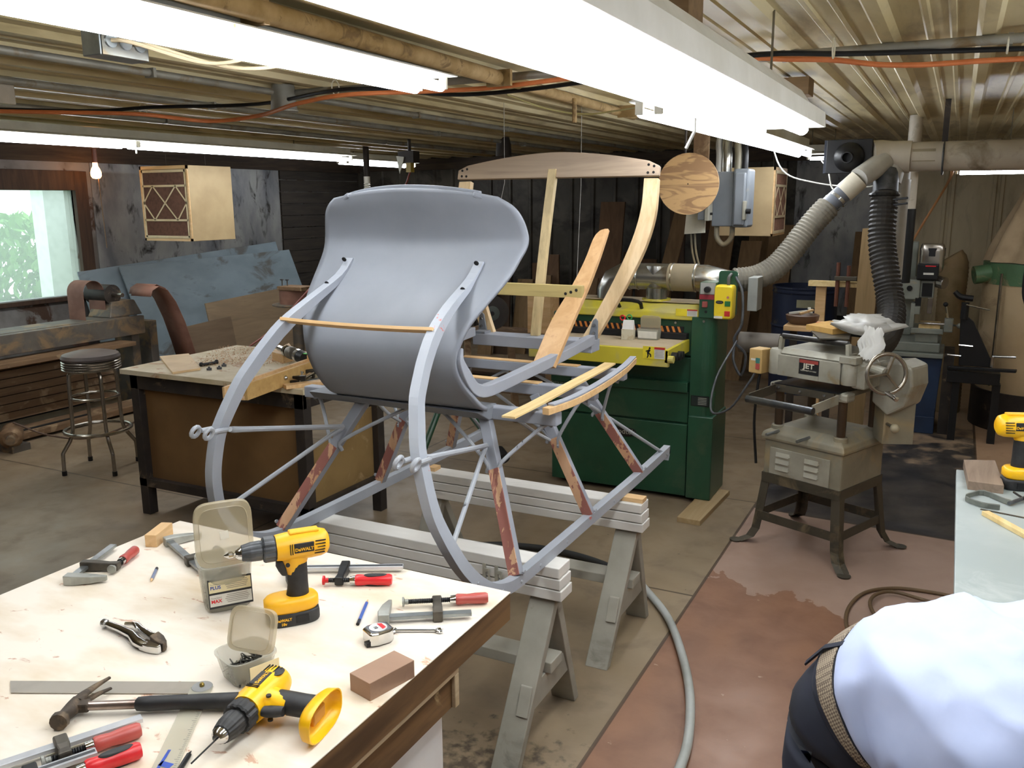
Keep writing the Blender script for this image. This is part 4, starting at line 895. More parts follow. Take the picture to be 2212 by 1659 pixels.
# things on it
B2 = .8502
def onb(x, y): return pz(x, y, B2)
A, B_, C_, D_ = onb(373, 809), onb(433, 800), onb(408, 768), onb(345, 774)
o = MB().prism([A, B_, C_, D_], (0, 0, .012)).build('plywood_square', mat('light birch square', '#dcbf92', .5, 0, '#d0b184', 6), bevel=.001)
tag(recenter(o), 'light square piece of plywood at the left corner of the bench behind the sleigh', 'plywood piece')
r_ = random.Random(5); sh = MB()
for k in range(1900):
    u, v = r_.random(), r_.random(); x = 420 + 175 * u + 60 * v; y = 792 - 40 * v
    c = onb(x, y) + Vector((r_.gauss(0, .03), r_.gauss(0, .03), .003 + r_.random() * .012))
    if c.x > ax1 - .1 or c.y > ay1 - .05 or c.y < ay0 + .12: continue
    a = Euler((r_.uniform(-.6, .6), r_.uniform(-.6, .6), r_.uniform(0, 6))).to_matrix(); s = r_.uniform(.002, .006)
    sh.add([c + a @ Vector(p) * s for p in ((-1, -.4, 0), (1, -.4, .3), (1, .4, .3), (-1, .4, 0))], [(0, 1, 2, 3)])
o = sh.build('wood_shavings', mat('shavings', '#c9a37e', .8, 0, '#b58a64', 30)); tag(recenter(o), 'reddish wood shavings spread over the top of the bench behind the sleigh', 'wood shavings', kind='stuff')
# long wooden box side with a knob
a, b_ = onb(520, 862), onb(712, 792)
a = Vector((-3.02, 3.15, B2)); 
a = pz(532, 866, .85); b_ = pz(708, 800, .85)
t = thing('wooden_box', 'long open wooden tray with a metal knob on the bench behind the left runner', 'wooden box', (a + b_) / 2)
d = (b_ - a).normalized(); n_ = Vector((-d.y, d.x, 0)); L = (b_ - a).length
MB().bar(a + Vector((0, 0, .040)), b_ + Vector((0, 0, .040)), .018, .078).build('front_board', wood('yellow pine box', '#c7a266', '#b08a4e', 'X', 2, .6), t, bevel=.002)
MB().bar(b_ + Vector((0, 0, .040)), b_ + n_ * .12 + Vector((0, 0, .040)), .018, .078).build('end_board', M_slat, t, bevel=.002)
MB().bar(a + n_ * .12 + Vector((0, 0, .030)), b_ + n_ * .12 + Vector((0, 0, .030)), .014, .055).build('back_board', M_slat, t, bevel=.002)
MB().bar(a + n_ * .06 + Vector((0, 0, .005)), b_ + n_ * .06 + Vector((0, 0, .005)), .11, .008).build('bottom_board', M_slat, t)
MB().ball(a.lerp(b_, .42) - n_ * .012 + Vector((0, 0, .045)), .012, 12).build('knob', M_chr, t, smooth=True)
o = MB().bar(a + n_ * .02 + Vector((0, 0, -.0185)), a + n_ * .02 - d * .0 + Vector((.09, 0, -.0185)), .06, .0355).build('wooden_block', M_slat, bevel=.002)
o2 = o; tag(recenter(o), 'short wooden block under the near end of the open wooden tray', 'wood block'); o.location.z = B2 - .85 + .85 - .0365; o.location.z = .8135
o.location = (ax1 - .02 + .0, a.y, .786); 
bpy.data.objects.remove(o)
# router body / chrome cylinder leaning on the tray
p0 = pz(603, 752, .93); p1 = pz(668, 778, .90); q = (p1 - p0)
t = thing('hand_router_motor', 'stubby black and chrome tool motor with a green label lying beyond the wooden tray', 'power tool', p0)
MB().cyl(p0, p0 + q * .25, .017, .019, 14).build('shank', M_chr, t, smooth=True)
MB().lathe([(.001, 0), (.030, 0), (.034, .006), (.034, .016), (.030, .020), (.001, .02)], p0 + q * .22, q, 8).build('chrome_collar', M_chr, t)
MB().lathe([(.001, 0), (.030, 0), (.036, .02), (.036, .05), (.033, .06), (.001, .06)], p0 + q * .32, q, 18).build('grey_body', mat('dull grey metal', '#6d675c', .45, .5), t, smooth=40)
MB().cyl(p0 + q * .62, p0 + q * .70, .037, .037, 18).build('chrome_ring', M_chr, t)
MB().lathe([(.036, 0), (.032, .03), (.030, .05), (.001, .05)], p0 + q * .70, q, 18).build('black_end', M_black, t, smooth=40)
MB().box(p0 + q * .92 + Vector((0, 0, .030)), (.03, .02, .004)).build('green_label', mat('green label', '#58d060', .4), t)
o = MB().prism([pz(588, 775, .86), pz(612, 782, .86), pz(640, 775, .86), pz(625, 755, .86)], (0, 0, .05)).build('wedge_block', M_slat, bevel=.002); tag(recenter(o), 'yellowish wooden block under the chrome tool motor', 'wood block'); o.location.z = B2
def lowclamp(label, pa, pb, z, side=1):
    a = pz(*pa, z); b_ = pz(*pb, z); d = b_ - a; L = d.length
    return fclamp(label, a, math.degrees(math.atan2(d.y, d.x)), L, L * .55, .05, side, -.05, .02, .07, 'wood', M_black, M_chr, .011)
lowclamp('black jawed bar clamp with worn orange handle in front of the wooden tray', (640, 832), (700, 806), B2, 1)
lowclamp('black bar clamp at the far right end of the same bench, by the tray end', (655, 822), (696, 798), B2 + .025, 1)
for n, pa, pb, m, w, h, z, lab in [('steel_strip', (633, 832), (706, 815), M_galv, .02, .006, .852, 'narrow grey metal strip along the front right edge of the bench behind the sleigh'), ('wood_strip', (630, 842), (716, 828), M_slat, .05, .02, .850, 'light wooden batten lying at the right edge of the bench behind the sleigh')]:
    a = pz(*pa, z); b_ = pz(*pb, z); a.x = min(a.x, ax1 - .1); o = MB().bar(a + Vector((0, 0, h / 2)), b_ + Vector((0, 0, h / 2)), w, h).build(n, m, bevel=.001); tag(recenter(o), lab, 'strip'); o.location.z = z + .0003
t = thing('bolt_tools', 'small black clamp lying beside the plywood square', 'clamp', onb(455, 792))
MB().tube([onb(435, 792) + Vector((0, 0, .008)), onb(470, 786) + Vector((0, 0, .008))], .009, 8).build('barrel', M_black, t, smooth=True)
for q in ((435, 792), (468, 786)): MB().ball(onb(*q) + Vector((0, 0, .011)), .013, 10).build('knob', M_black, t, smooth=True)
for k, q in enumerate(((452, 800), (474, 798), (484, 792))):
    o = MB().lathe([(.001, 0), (.014, 0), (.014, .012), (.006, .012), (.006, .02), (.001, .02)], onb(*q), (0, 0, 1), 6).build('hex_nut', M_gry); tag(recenter(o), 'small dark metal nut in the shavings beside the black clamp', 'nut', 'nuts in the shavings')

# ---------------- bar stool ----------------
sx_, sy_ = -5.03, 3.79
t = thing('bar_stool', 'chrome bar stool with dusty dark round seat beside the sanding machine', 'stool', (sx_, sy_, 0))
M_chd = mat('dusty chrome', '#a9a39a', .25, .9, '#8a8072', 8, .4, .7)
MB().lathe([(.001, .745), (.16, .745), (.178, .752), (.182, .765), (.172, .785), (.12, .80), (.001, .806)], (sx_, sy_, 0), (0, 0, 1), 32).build('seat_cushion', mat('dusty dark vinyl', '#4a4340', .5, 0, '#5d5048', 6, .4, .65, dirt='#7d6552', dscale=5, dlo=.56, dhi=.66), t, smooth=True)
pr = [(.001, .68), (.165, .68)]
for k in range(4): pr += [(.176, .684 + k * .016), (.182, .690 + k * .016), (.182, .694 + k * .016), (.176, .699 + k * .016)]
pr += [(.16, .7455), (.001, .7455)]
MB().lathe(pr, (sx_, sy_, 0), (0, 0, 1), 32).build('seat_band', M_chd, t, smooth=30)
for a in (250, 340, 70, 160):
    ca, sa = math.cos(math.radians(a)), math.sin(math.radians(a))
    P = [(.10, .68), (.135, .665), (.15, .63), (.155, .40), (.165, .26), (.225, .16), (.235, .13), (.238, .02)]
    MB().tube([(sx_ + ca * r, sy_ + sa * r, z) for r, z in P], .0125, 10, smooth=3).build('leg', M_chd, t, smooth=True)
    MB().cyl((sx_ + ca * .238, sy_ + sa * .238, 0), (sx_ + ca * .238, sy_ + sa * .238, .03), .016, n=10).build('rubber_foot', M_black, t)
for r, z, tr in ((.147, .50, .009), (.205, .275, .012)):
    MB().tube([(sx_ + r * math.cos(a), sy_ + r * math.sin(a), z) for a in [2 * PI * k / 32 for k in range(32)]], tr, 8, closed=True).build('ring', M_chd, t, smooth=True)

# ---------------- long stroke sander at the window ----------------
M_mach = mat('dusty grey brown machine', '#6c655c', .6, .3, '#59534b', 5, .4, .65, dirt='#8a7357', dscale=5, dlo=.5, dhi=.62)
M_mwood = wood('dusty machine wood', '#7d6144', '#634a33', 'Y', 2.5, .7, dirt='#9b8263', dlo=.55, dhi=.65, dscale=6)
M_belt = mat('reddish brown abrasive belt', '#8c6555', .7, 0, '#7a5445', 6, .4, .6)
t = thing('belt_sanding_machine', 'long dusty stroke sander with rollers running below the window', 'sanding machine', (-6.45, 4.2, 0))
MB().b2((-6.34, 2.4, .64), (-6.28, 5.3, .795)).build('front_beam', M_mach, t, bevel=.004)
MB().b2((-6.62, 2.4, .72), (-6.34, 5.2, .80)).build('table', M_mach, t, bevel=.004)
MB().b2((-6.35, 2.4, .575), (-6.12, 5.06, .61)).build('ledge_board', M_mwood, t, bevel=.004)
pn = MB()
for k in range(7): pn.hexa([(-6.40, 2.4, .127 + k * .065), (-6.375, 2.4, .127 + k * .065), (-6.375, 5.05, .127 + k * .065), (-6.40, 5.05, .127 + k * .065), (-6.42, 2.4, .18 + k * .065), (-6.40, 2.4, .18 + k * .065), (-6.40, 5.05, .18 + k * .065), (-6.42, 5.05, .18 + k * .065)])
pn.build('slatted_guard', M_mwood, t); MB().b2((-6.45, 2.4, .10), (-6.43, 5.05, .58)).build('gap_shade_sheet', M_dark, t)  # near-black sheet added behind the slats to stand in for shade in the gaps
MB().b2((-6.36, 2.4, .02), (-6.12, 5.6, .07)).build('base_rail', M_mwood, t, bevel=.005)
MB().b2((-6.22, 3.9, .0705), (-6.18, 4.6, .075)).build('base_slot', M_dark, t)
for y in (2.6, 5.25, 5.45): MB().b2((-6.62, y, 0), (-6.4, y + .08, .72)).build('frame_leg', M_mach, t, bevel=.004)
MB().hexa([(-6.62, 5.0, .80), (-6.34, 5.0, .80), (-6.34, 5.34, .80), (-6.62, 5.34, .80), (-6.60, 5.06, .93), (-6.38, 5.06, .93), (-6.38, 5.30, .93), (-6.60, 5.30, .93)]).build('roller_bracket', M_mach, t, bevel=.01)
MB().cyl((-6.70, 5.10, .99), (-6.28, 5.10, .99), .018, n=12).build('axle', M_chd, t)
MB().cyl((-6.66, 5.10, .99), (-6.40, 5.10, .99), .085, n=24).build('drum', M_dsteel, t, smooth=40)
def belt(x0, x1, y, z, r, drop):
    P = [(y - r, z - drop)] + [(y - r * math.cos(PI * k / 12), z + r * math.sin(PI * k / 12)) for k in range(13)] + [(y + r + .0, z - drop * .9)]
    return MB().sweep([(x0, yy, zz) for yy, zz in P], [(Vector((x1 - x0, 0, 0)), Vector((0, .003, .001)))] * len(P))
belt(-6.62, -6.42, 4.93, 1.02, .10, .45).build('sanding_belt', M_belt, t, smooth=True)
# wide spare belts hanging over the end
b1 = [(5.17, .98), (5.19, 1.03), (5.26, 1.06), (5.35, 1.02), (5.43, .91), (5.51, .73), (5.58, .51), (5.63, .33)]
t = thing('abrasive_belt', 'wide reddish sanding belt draped over the end of the stroke sander', 'sanding belt', (-6.15, 5.3, .33))
MB().loft([[Vector((-6.02 - .03 * k, y - .0 , z)) for y, z in b1] for k in (0, 8)], closed=False).build('outer_belt', M_belt, t, solid=.003, smooth=True)
MB().loft([[Vector((-6.08 - .03 * k, y + .03, z + .012)) for y, z in b1] for k in (0, 8)], closed=False).build('inner_belt', M_belt, t, solid=.003, smooth=True)
# motor on the floor in front of it
mp = pz(22, 935, .12)
t = thing('electric_motor', 'dusty electric motor on the floor at the left edge of the photo', 'motor', (mp.x, mp.y, 0))
MB().lathe([(.001, 0), (.05, 0), (.075, .03), (.078, .20), (.05, .23), (.001, .23)], (mp.x - .05, mp.y + .05, .11), (.8, -.6, 0), 20).build('motor_body', M_mwood, t, smooth=40)
MB().cyl((mp.x + .13, mp.y - .085, .11), (mp.x + .19, mp.y - .13, .11), .03, n=12).build('cap', M_mach, t)
MB().b2((mp.x - .06, mp.y - .09, 0), (mp.x + .14, mp.y + .05, .05)).build('foot', M_mach, t)
o = MB().tube([mp + Vector((.05, .0, .08)), mp + Vector((.28, .12, -.02)), mp + Vector((.55, .3, -.04)), mp + Vector((.85, .62, .12))], .007, 8, smooth=6).build('power_cable', mat('brown cable', '#5b4536', .6)); tag(recenter(o), 'drooping brown cable between the floor motor and the bar stool', 'cable')
# bucket behind the stool
bp_ = pz(262, 950, 0); t = thing('waste_bin', 'square dark grey bin between the stool and the bench', 'bin', (-5.45, 4.75, 0))
MB().loft([[Vector((-5.45 + x * s, 4.75 + y * s, z)) for x, y in ((-.14, -.14), (.14, -.14), (.14, .14), (-.14, .14))] for s, z in ((.85, .0), (1, .36), (.96, .36), (.82, .02))]).build('bin_body', mat('charcoal bin', '#45454a', .6), t)
# sheets leaning on the left wall
M_blue = mat('weathered pale blue sheet', '#8797a0', .6, 0, '#78878f', 3, .4, .6, dirt='#5e5c58', dscale=4, dlo=.56, dhi=.66, stretch=(1, .5, 1))
def lean(name, label, y0, y1, zt0, zt1, xb, xt, m, cat='sheet', th=.012, z0=0.0, grp=None):
    o = MB().hexa([(xb, y0, z0), (xb + th, y0, z0), (xb + th, y1, z0), (xb, y1, z0), (xt, y0, zt0), (xt + th, y0, zt0), (xt + th, y1, zt1), (xt, y1, zt1)]).build(name, m)
    tag(recenter(o), label, cat, grp); return o
lean('blue_panel', 'large pale blue sheet leaning against the wall, front one of the blue sheets', 5.75, 8.15, 1.16, 1.20, -6.62, -7.10, M_blue, 'panel')
lean('blue_panel', 'paler blue sheet behind, showing left and above the front sheet', 5.35, 8.0, 1.14, 1.30, -6.78, -7.165, M_blue, 'panel')
lean('board', 'flat tan board leaning low in front of the blue sheets', 6.15, 7.45, .80, .86, -6.28, -6.44, wood('tan leaning board', '#8f7a5f', '#7a6650', 'Y', 2, .7), 'board', z0=0)
lean('board', 'short brown board low beside the tan leaning board', 5.62, 6.35, .62, .66, -6.20, -6.32, wood('brown short board', '#77634d', '#63513e', 'Y', 2, .7), 'board')
# spindle sander on a round table
sp_ = px(640, 640, -5.35)
t = thing('spindle_sander', 'small round table carrying a red brown sanding drum behind the left runner', 'sanding machine', (sp_.x, sp_.y, 0))
X_, Y_ = sp_.x, sp_.y; Z_ = px(630, 657, -5.35).z
MB().lathe([(.001, 0), (.20, 0), (.22, .008), (.22, .018), (.20, .022), (.001, .022)], (X_, Y_, Z_ - .022), (0, 0, 1), 28).build('round_table', M_mach, t, smooth=30)
MB().cyl((X_, Y_, Z_ + .0), (X_, Y_, Z_ + .13), .15, n=28).build('sanding_drum', M_belt, t, smooth=40)
MB().b2((X_ - .08, Y_ - .16, Z_ + .13), (X_ + .2, Y_ + .02, Z_ + .165)).build('drum_cover', M_mwood, t, bevel=.004)
for dx in (-.04, .02): 
    MB().cyl((X_ + dx - .03, Y_ - .1, Z_ + .165), (X_ + dx - .03, Y_ - .1, Z_ + .215), .006, n=8).build('screw', M_steel, t)
    MB().ball((X_ + dx - .03, Y_ - .1, Z_ + .22), .020, 8, (1, 1, .35)).build('wing_knob', M_black, t)
MB().cyl((X_, Y_, 0), (X_, Y_, Z_ - .022), .05, n=16).build('pedestal', M_mach, t, smooth=40)
for a in (0, 120, 240): MB().bar((X_, Y_, .35), (X_ + .25 * math.cos(math.radians(a)), Y_ + .25 * math.sin(math.radians(a)), .02), .04, .03).build('leg', M_mwood, t)
lean('blue_panel', 'small piece of blue grey sheet standing on the floor left of the sleigh dash', 7.0, 7.5, .60, .58, -5.4, -5.5, M_blue, 'panel')
# filter boxes
M_fbox = mat('cream painted plywood', '#b8a179', .6, 0, '#a8906a', 3, .4, .65)
M_pleat = mat('brown pleated filter', '#6b4a38', .8, 0, '#5a3c2d', 30)
M_card = mat('cream cardboard grid', '#d8c6a2', .7, 0, '#c9b58e', 8)
def filterbox(label, lo, hi, face, loc):
    t = thing('air_filter_box', label, 'air filter', ((lo[0] + hi[0]) / 2, (lo[1] + hi[1]) / 2, lo[2]), 0, 'hanging air filters')
    bx = MB(); bx.b2(lo, hi); bx.build('box', M_fbox, t, bevel=.003)
    # face frame: F(u,v,d) maps onto the filter face
    if face == '-Y': F = lambda u, v, d: (lo[0] + (hi[0] - lo[0]) * u, lo[1] - d, lo[2] + (hi[2] - lo[2]) * v)
    else: F = lambda u, v, d: (hi[0] + d, lo[1] + (hi[1] - lo[1]) * u, lo[2] + (hi[2] - lo[2]) * v)
    rim = MB()
    for a, b in (((0, 0), (1, .035)), ((0, .955), (1, 1)), ((0, 0), (.035, 1)), ((.965, 0), (1, 1))):
        rim.b2(F(a[0], a[1], 0), F(b[0], b[1], .012))
    rim.build('wooden_rim', M_slat, t)
    pl = MB(); n = 60; P = []
    for k in range(n + 1): P.append((.05 + .9 * k / n, .002 + (.010 if k % 2 else 0)))
    pl.loft([[F(u, v, d) for u, d in P] for v in (.05, .95)], closed=False); pl.build('pleats', M_pleat, t)
    g = MB()
    def strip(a, b, w=.014):
        A = Vector(F(a[0], a[1], .015)); B = Vector(F(b[0], b[1], .015)); g.bar(A, B, w, .002, up=(0, 1, 0) if face == '-Y' else (1, 0, 0))
    for v in (.055, .93): strip((.04, v), (.96, v), .022)
    for v in (.28, .735): strip((.05, v), (.95, v), .018)
    for u in (.055, .945): strip((u, .05), (u, .95), .016)
    for a, b in (((.05, .51), (.26, .735)), ((.26, .735), (.74, .28)), ((.74, .28), (.95, .51)), ((.05, .51), (.26, .28)), ((.26, .28), (.74, .735)), ((.74, .735), (.95, .51))): strip(a, b, .013)
    g.build('grid', M_card, t)
    for x in (lo[0] + .05, hi[0] - .05): MB().cyl((x, (lo[1] + hi[1]) / 2, hi[2]), (x, (lo[1] + hi[1]) / 2, ZC - .004), .003, n=6).build('hanger', M_dsteel, t)
    return t
a = px(405, 357, -6.0); b_ = px(417, 522, -6.0); l_ = py(302, 362, a.y); r2 = px(498, 362, -6.0)
filterbox('plywood air filter box with brown pleated face hanging near the window', (l_.x, a.y, b_.z), (-6.0, r2.y, a.z), '-Y', None)
# bulb by the window
bp0 = px(205, 352, -6.9); bz = bp0.z
t = thing('bare_bulb', 'glowing orange bare light bulb in a ceiling socket beside the window', 'light bulb', (-6.9, bp0.y, bz - .2))
MB().lathe([(.001, ZC - bz - .004), (.045, ZC - bz - .004), (.045, ZC - bz - .06), (.025, ZC - bz - .07), (.001, ZC - bz - .07)], (-6.9, bp0.y, bz), (0, 0, 1), 14).build('junction', M_mwood, t)
MB().cyl((-6.9, bp0.y, bz), (-6.9, bp0.y, ZC - .05), .022, n=12).build('socket', mat('brown porcelain', '#7d4a35', .4), t)
MB().lathe([(.001, 0), (.02, .0), (.022, -.03), (.036, -.055), (.045, -.085), (.044, -.115), (.03, -.135), (.001, -.14)], (-6.9, bp0.y, bz), (0, 0, 1), 16).build('bulb', emis('lit bulb', '#ffad66', 15), t, smooth=True)
MB().cyl((-6.9, bp0.y + .02, bz - .14), (-6.88, bp0.y + .02, bz - .75), .004, n=6).build('pull_cord', M_mwood, t)
# ---------------- drum sander ----------------
M_green = mat('dark green enamel', '#1f4a33', .4, 0, '#1a402c', 4, .4, .7, dirt='#4a5a42', dscale=4, dlo=.56, dhi=.72, damt=.5, coat=.2)
M_yelp = mat('yellow machine paint', '#cfc13a', .45, 0, '#c0b135', 4, .4, .7, dirt='#a89f78', dscale=3, dlo=.5, dhi=.62, damt=.7)
M_dust = mat('sawdust coated top', '#b5a488', .8, 0, '#a8977c', 6)
M_duct = mat('galvanised duct', '#a9a9a4', .25, .9, '#8d8c84', 5, .4, .65, dirt='#8f826c', dscale=5, dlo=.5, dhi=.6)
sy0, sy1 = 4.83, 5.13
t = thing('drum_sander', 'green cabinet drum sander with yellow hood and conveyor behind the sleigh', 'sanding machine', (-1.64, 5.14, 0))
MB().b2((-2.185, sy0 + .04, .02), (-1.30, sy1, .86)).build('cabinet', M_green, t, bevel=.006)
pn = MB(); pn.b2((-2.17, sy0 + .02, .03), (-1.31, sy0 + .039, .47)); MB().b2((-2.17, sy0 + .015, .03), (-1.31, sy0 + .038, .465)).build('lower_door', M_green, t, bevel=.004)
MB().b2((-2.17, sy0 + .022, .475), (-1.31, sy0 + .038, .66)).build('upper_door', M_green, t, bevel=.004)
MB().b2((-2.17, sy0 - .01, .66), (-1.31, sy0 + .038, .72)).build('shelf_lip', M_green, t, bevel=.004)
MB().b2((-2.185, sy0 + .06, .86), (-1.30, sy1, 1.085)).build('head_housing', M_green, t, bevel=.01)
# right-hand column with rounded corner
rc = []
for k in range(9): a = PI / 2 * k / 8; rc.append((-1.235 + .07 * math.sin(a), sy0 + .07 - .07 * math.cos(a)))
rc = [(-1.30, sy0)] + rc + [(-1.165, sy1), (-1.30, sy1)]
MB().prism([(x, y, .031) for x, y in rc], (0, 0, 1.069)).build('side_column', M_green, t, bevel=.002)
MB().b2((-1.30, sy0 - .012, .031), (-1.155, sy1 + .01, .53)).build('column_foot', M_green, t, bevel=.006)
# yellow hood
hd_ = [(sy0 + .03, 1.075), (sy0 + .035, 1.12), (sy0 + .12, 1.155), (sy0 + .29, 1.165), (sy0 + .30, 1.08)]
MB().prism([(-2.12, y, z) for y, z in hd_], (.87, 0, 0)).build('hood', M_yelp, t, bevel=.008)
MB().b2((-2.05, sy0 + .13, 1.162), (-1.27, sy0 + .29, 1.168)).build('dust_layer', M_dust, t)
h = MB(); hy = sy0 + .03; p0, p1 = py(1335, 664, hy), py(1383, 664, hy)
MB().tube([(p0.x, hy + .03, 1.13), (p0.x + .008, hy - .015, 1.175), (p1.x - .008, hy - .015, 1.172), (p1.x, hy + .03, 1.125)], .011, 8, smooth=3).build('handle', M_black, t, smooth=True)
# feed table
cy0 = 4.44
zt1 = py(1365, 738, cy0).z
MB().b2((-2.13, cy0 + .02, .93), (-1.33, sy0 + .06, .965)).build('feed_table', M_dust, t, bevel=.003)
MB().b2((-2.14, cy0, .875), (-1.315, cy0 + .03, .968)).build('front_rail', M_yelp, t, bevel=.004)
MB().b2((-1.335, cy0, .90), (-1.315, sy0 + .02, .968)).build('side_rail', M_yelp, t)
for y in (cy0 + .05, cy0 + .12, cy0 + .17): MB().cyl((-1.31, y, .93 - .012 * (y > cy0 + .1)), (-1.28, y, .93 - .012 * (y > cy0 + .1)), .022, n=14).build('roller_knob', M_black, t)
MB().cyl((-1.315, cy0 + .0, .92), (-1.285, cy0, .92), .02, n=12).build('end_boss', M_yelp, t)
MB().b2((-2.1, sy0, .97), (-1.33, sy0 + .055, 1.0)).build('gap', M_dark, t)
# warning stripe strip
sy_y = sy0 + .052; stp = MB().b2((-2.12, sy_y - .004, 1.000), (-1.36, sy_y + .004, 1.035)).build('warning_strip', M_dark, t)
st = MB()
for k in range(22):
    x = -2.10 + k * .034; st.prism([(x, sy_y - .0045, 1.001), (x + .014, sy_y - .0045, 1.001), (x + .002, sy_y - .0045, 1.034), (x - .012, sy_y - .0045, 1.034)], (0, -.001, 0))
st.build('orange_stripes', mat('orange stripes', '#d8843a', .5), stp)
for x, z in ((-1.41, 1.055), (-1.41, 1.0), (-1.23, 1.08)): MB().lathe([(.001, 0), (.009, 0), (.008, .008), (.001, .008)], (x, sy0 + .06 if x < -1.3 else sy0, z), (0, -1, 0), 6).build('bolt_head', M_steel, t)
def sticker(par, c, w, h, lines=True, head='#b02a2a', fig=True, yy=None):
    y = c[1]
    s = MB().box(c, (w, .0015, h)).build('warning_label', mat('yellow warning label', '#e3cf2e', .5), par)
    MB().box((c[0] + w * .24, y - .001, c[2] - h * .06), (w * .46, .001, h * .8)).build('text_panel', mat('label white', '#d6d4cc', .5), s)
    MB().box((c[0] + w * .24, y - .0018, c[2] + h * .38), (w * .46, .001, h * .18)).build('red_header', mat('label red', head, .5), s)
    ln = MB()
    for k in range(5): ln.box((c[0] + w * .23, y - .0022, c[2] + h * (.2 - .12 * k)), (w * (.38 - .04 * (k % 2)), .0006, h * .03))
    ln.build('fine_print', M_ltext, s)
    if fig:
        u = h * .1; f = MB(); q = Vector((c[0] - w * .25, y - .0018, c[2]))
        f.lathe([(.001, 0), (u * .8, 0), (u * .8, .001), (.001, .001)], q + Vector((u * 1.0, 0, u * 3.6)), (0, -1, 0), 12)
        def lb(a, b, ww): f.bar(q + Vector((a[0] * u, 0, a[1] * u)), q + Vector((b[0] * u, 0, b[1] * u)), ww * u, .001, up=(0, 1, 0))
        lb((1, 2.6), (-.6, -.4), 1.7); lb((.8, 2.2), (-2.2, .9), .8); lb((-.6, -.2), (-.2, -2.6), 1.0); lb((-.4, -.2), (1.8, -1.4), 1.0); lb((1.8, -1.2), (2.0, -3.4), .9); lb((-.2, -2.4), (-1.0, -4.2), .9)
        f.build('pictogram', M_dark, s)
p = py(1413, 763, cy0 - .002); sticker(t, (p.x, cy0 - .002, p.z), .125, .068)
p = py(1484, 676, sy0 + .03); sticker(t, (p.x, sy0 + .028, p.z), .13, .042, fig=False)
p = py(1204, 697, sy0 + .055); 
s = MB().box((p.x, sy0 + .056, p.z), (.075, .002, .055)).build('warning_label', mat('yellow hazard label', '#d9c42a', .5), t)
for q in (-1, 1): MB().tube([(p.x + q * .02, sy0 + .054, p.z + .015), (p.x + q * .012, sy0 + .054, p.z + .0), (p.x + q * .02, sy0 + .054, p.z - .012)], .003, 6).build('arrow_mark', mat('hazard red', '#b3321f', .5), s)
# nameplates
p = py(1512, 867, sy0 - .001); s = MB().box((p.x, sy0 - .002, p.z), (.105, .003, .06)).build('data_plate', M_dark, t)
MB().box((p.x, sy0 - .0035, p.z), (.098, .001, .053)).build('plate_face', mat('dark plate', '#222a28', .4), s)
ln = MB()
for k in range(5): ln.box((p.x + .014, sy0 - .0045, p.z + .018 - k * .009), (.05, .0008, .003))
ln.build('plate_print', mat('plate print', '#a9aaa0', .5), s)
p = py(1345, 932, sy0 + .012)
s = rbox(MB(), (0, 0, 0), (.19, .058, .006), pw=3, tz=.05).xf(Matrix.Translation((p.x - .01, sy0 + .010, p.z)) @ Matrix.Rotation(PI / 2, 4, 'X')).build('brand_plate', mat('black oval plate', '#1c1a18', .4), t)
text('lettering', 'Woodtek', .046, frame((p.x - .012, sy0 + .0062, p.z + .001), (1, 0, 0), (0, 0, 1)), mat('pewter letters', '#a9a497', .5), s, .0012)
text('lettering', 'SAFETY FIRST', .026, frame((py(1190, 828, sy0 + .01).x, sy0 + .019, py(1190, 828, sy0).z), (1, 0, 0), (0, 0, 1)), mat('green grey print', '#8fa392', .6), t, .0004, 'LEFT', sx=.62)
# control box
cb = MB().b2((-1.26, sy0 - .01, 1.10), (-1.165, sy0 + .12, 1.30)).build('control_pillar', M_green, t, bevel=.004)
MB().b2((-1.255, sy0 - .013, 1.235), (-1.17, sy0 - .009, 1.298)).build('grey_plate', mat('grey control plate', '#a3a39d', .5), cb)
MB().b2((-1.258, sy0 - .014, 1.205), (-1.17, sy0 - .009, 1.232)).build('red_plate', mat('dark red plate', '#8b2430', .5), cb)
MB().cyl((-1.212, sy0 - .012, 1.262), (-1.212, sy0 - .04, 1.262), .017, n=16).build('dial', M_black, cb)
MB().box((-1.225, sy0 - .02, 1.178), (.03, .016, .034)).build('toggle', mat('dull red toggle', '#8d4540', .5), cb, bevel=.004)
MB().cyl((-1.22, sy0 - .012, 1.135), (-1.22, sy0 - .008, 1.135), .008, n=10).build('hole', M_dark, cb)
MB().prism([(-1.17, sy0 + .05, 1.12), (-1.065, sy0 + .05, 1.12), (-1.065, sy0 + .05, 1.352), (-1.075, sy0 + .05, 1.362), (-1.16, sy0 + .05, 1.362), (-1.17, sy0 + .05, 1.352)], (0, .012, 0)).build('backing_plate', M_green, t, bevel=.002)
sw = rbox(MB(), (0, 0, 0), (.105, .19, .09), pw=9, tz=.1).xf(Matrix.Translation((-1.118, sy0 - .0, 1.195)) @ Matrix.Rotation(PI / 2, 4, 'X')).build('switch_box', mat('yellow switch box', '#e6cb2b', .4), t, smooth=40)
yy = sy0 - .047
MB().box((-1.093, yy, 1.19), (.03, .006, .028)).build('green_button', mat('green button', '#1f6b35', .4), sw, bevel=.001)
MB().box((-1.093, yy, 1.135), (.03, .006, .028)).build('red_button', mat('red button', '#c4302a', .4), sw, bevel=.001)
rbox(MB(), (0, 0, 0), (.042, .018, .004), pw=2.5, tz=.05).xf(Matrix.Translation((-1.137, yy, 1.197)) @ Matrix.Rotation(PI / 2, 4, 'X')).build('badge', M_dark, sw)
text('lettering', 'MAXX', .011, frame((-1.137, yy - .003, 1.197), (1, 0, 0), (0, 0, 1)), mat('badge grey', '#8d8d88', .5), sw, .0003)
MB().cyl((-1.092, yy, 1.225), (-1.092, yy - .004, 1.225), .007, n=10).build('lamp', mat('dull pink lamp', '#b0706a', .4), sw)
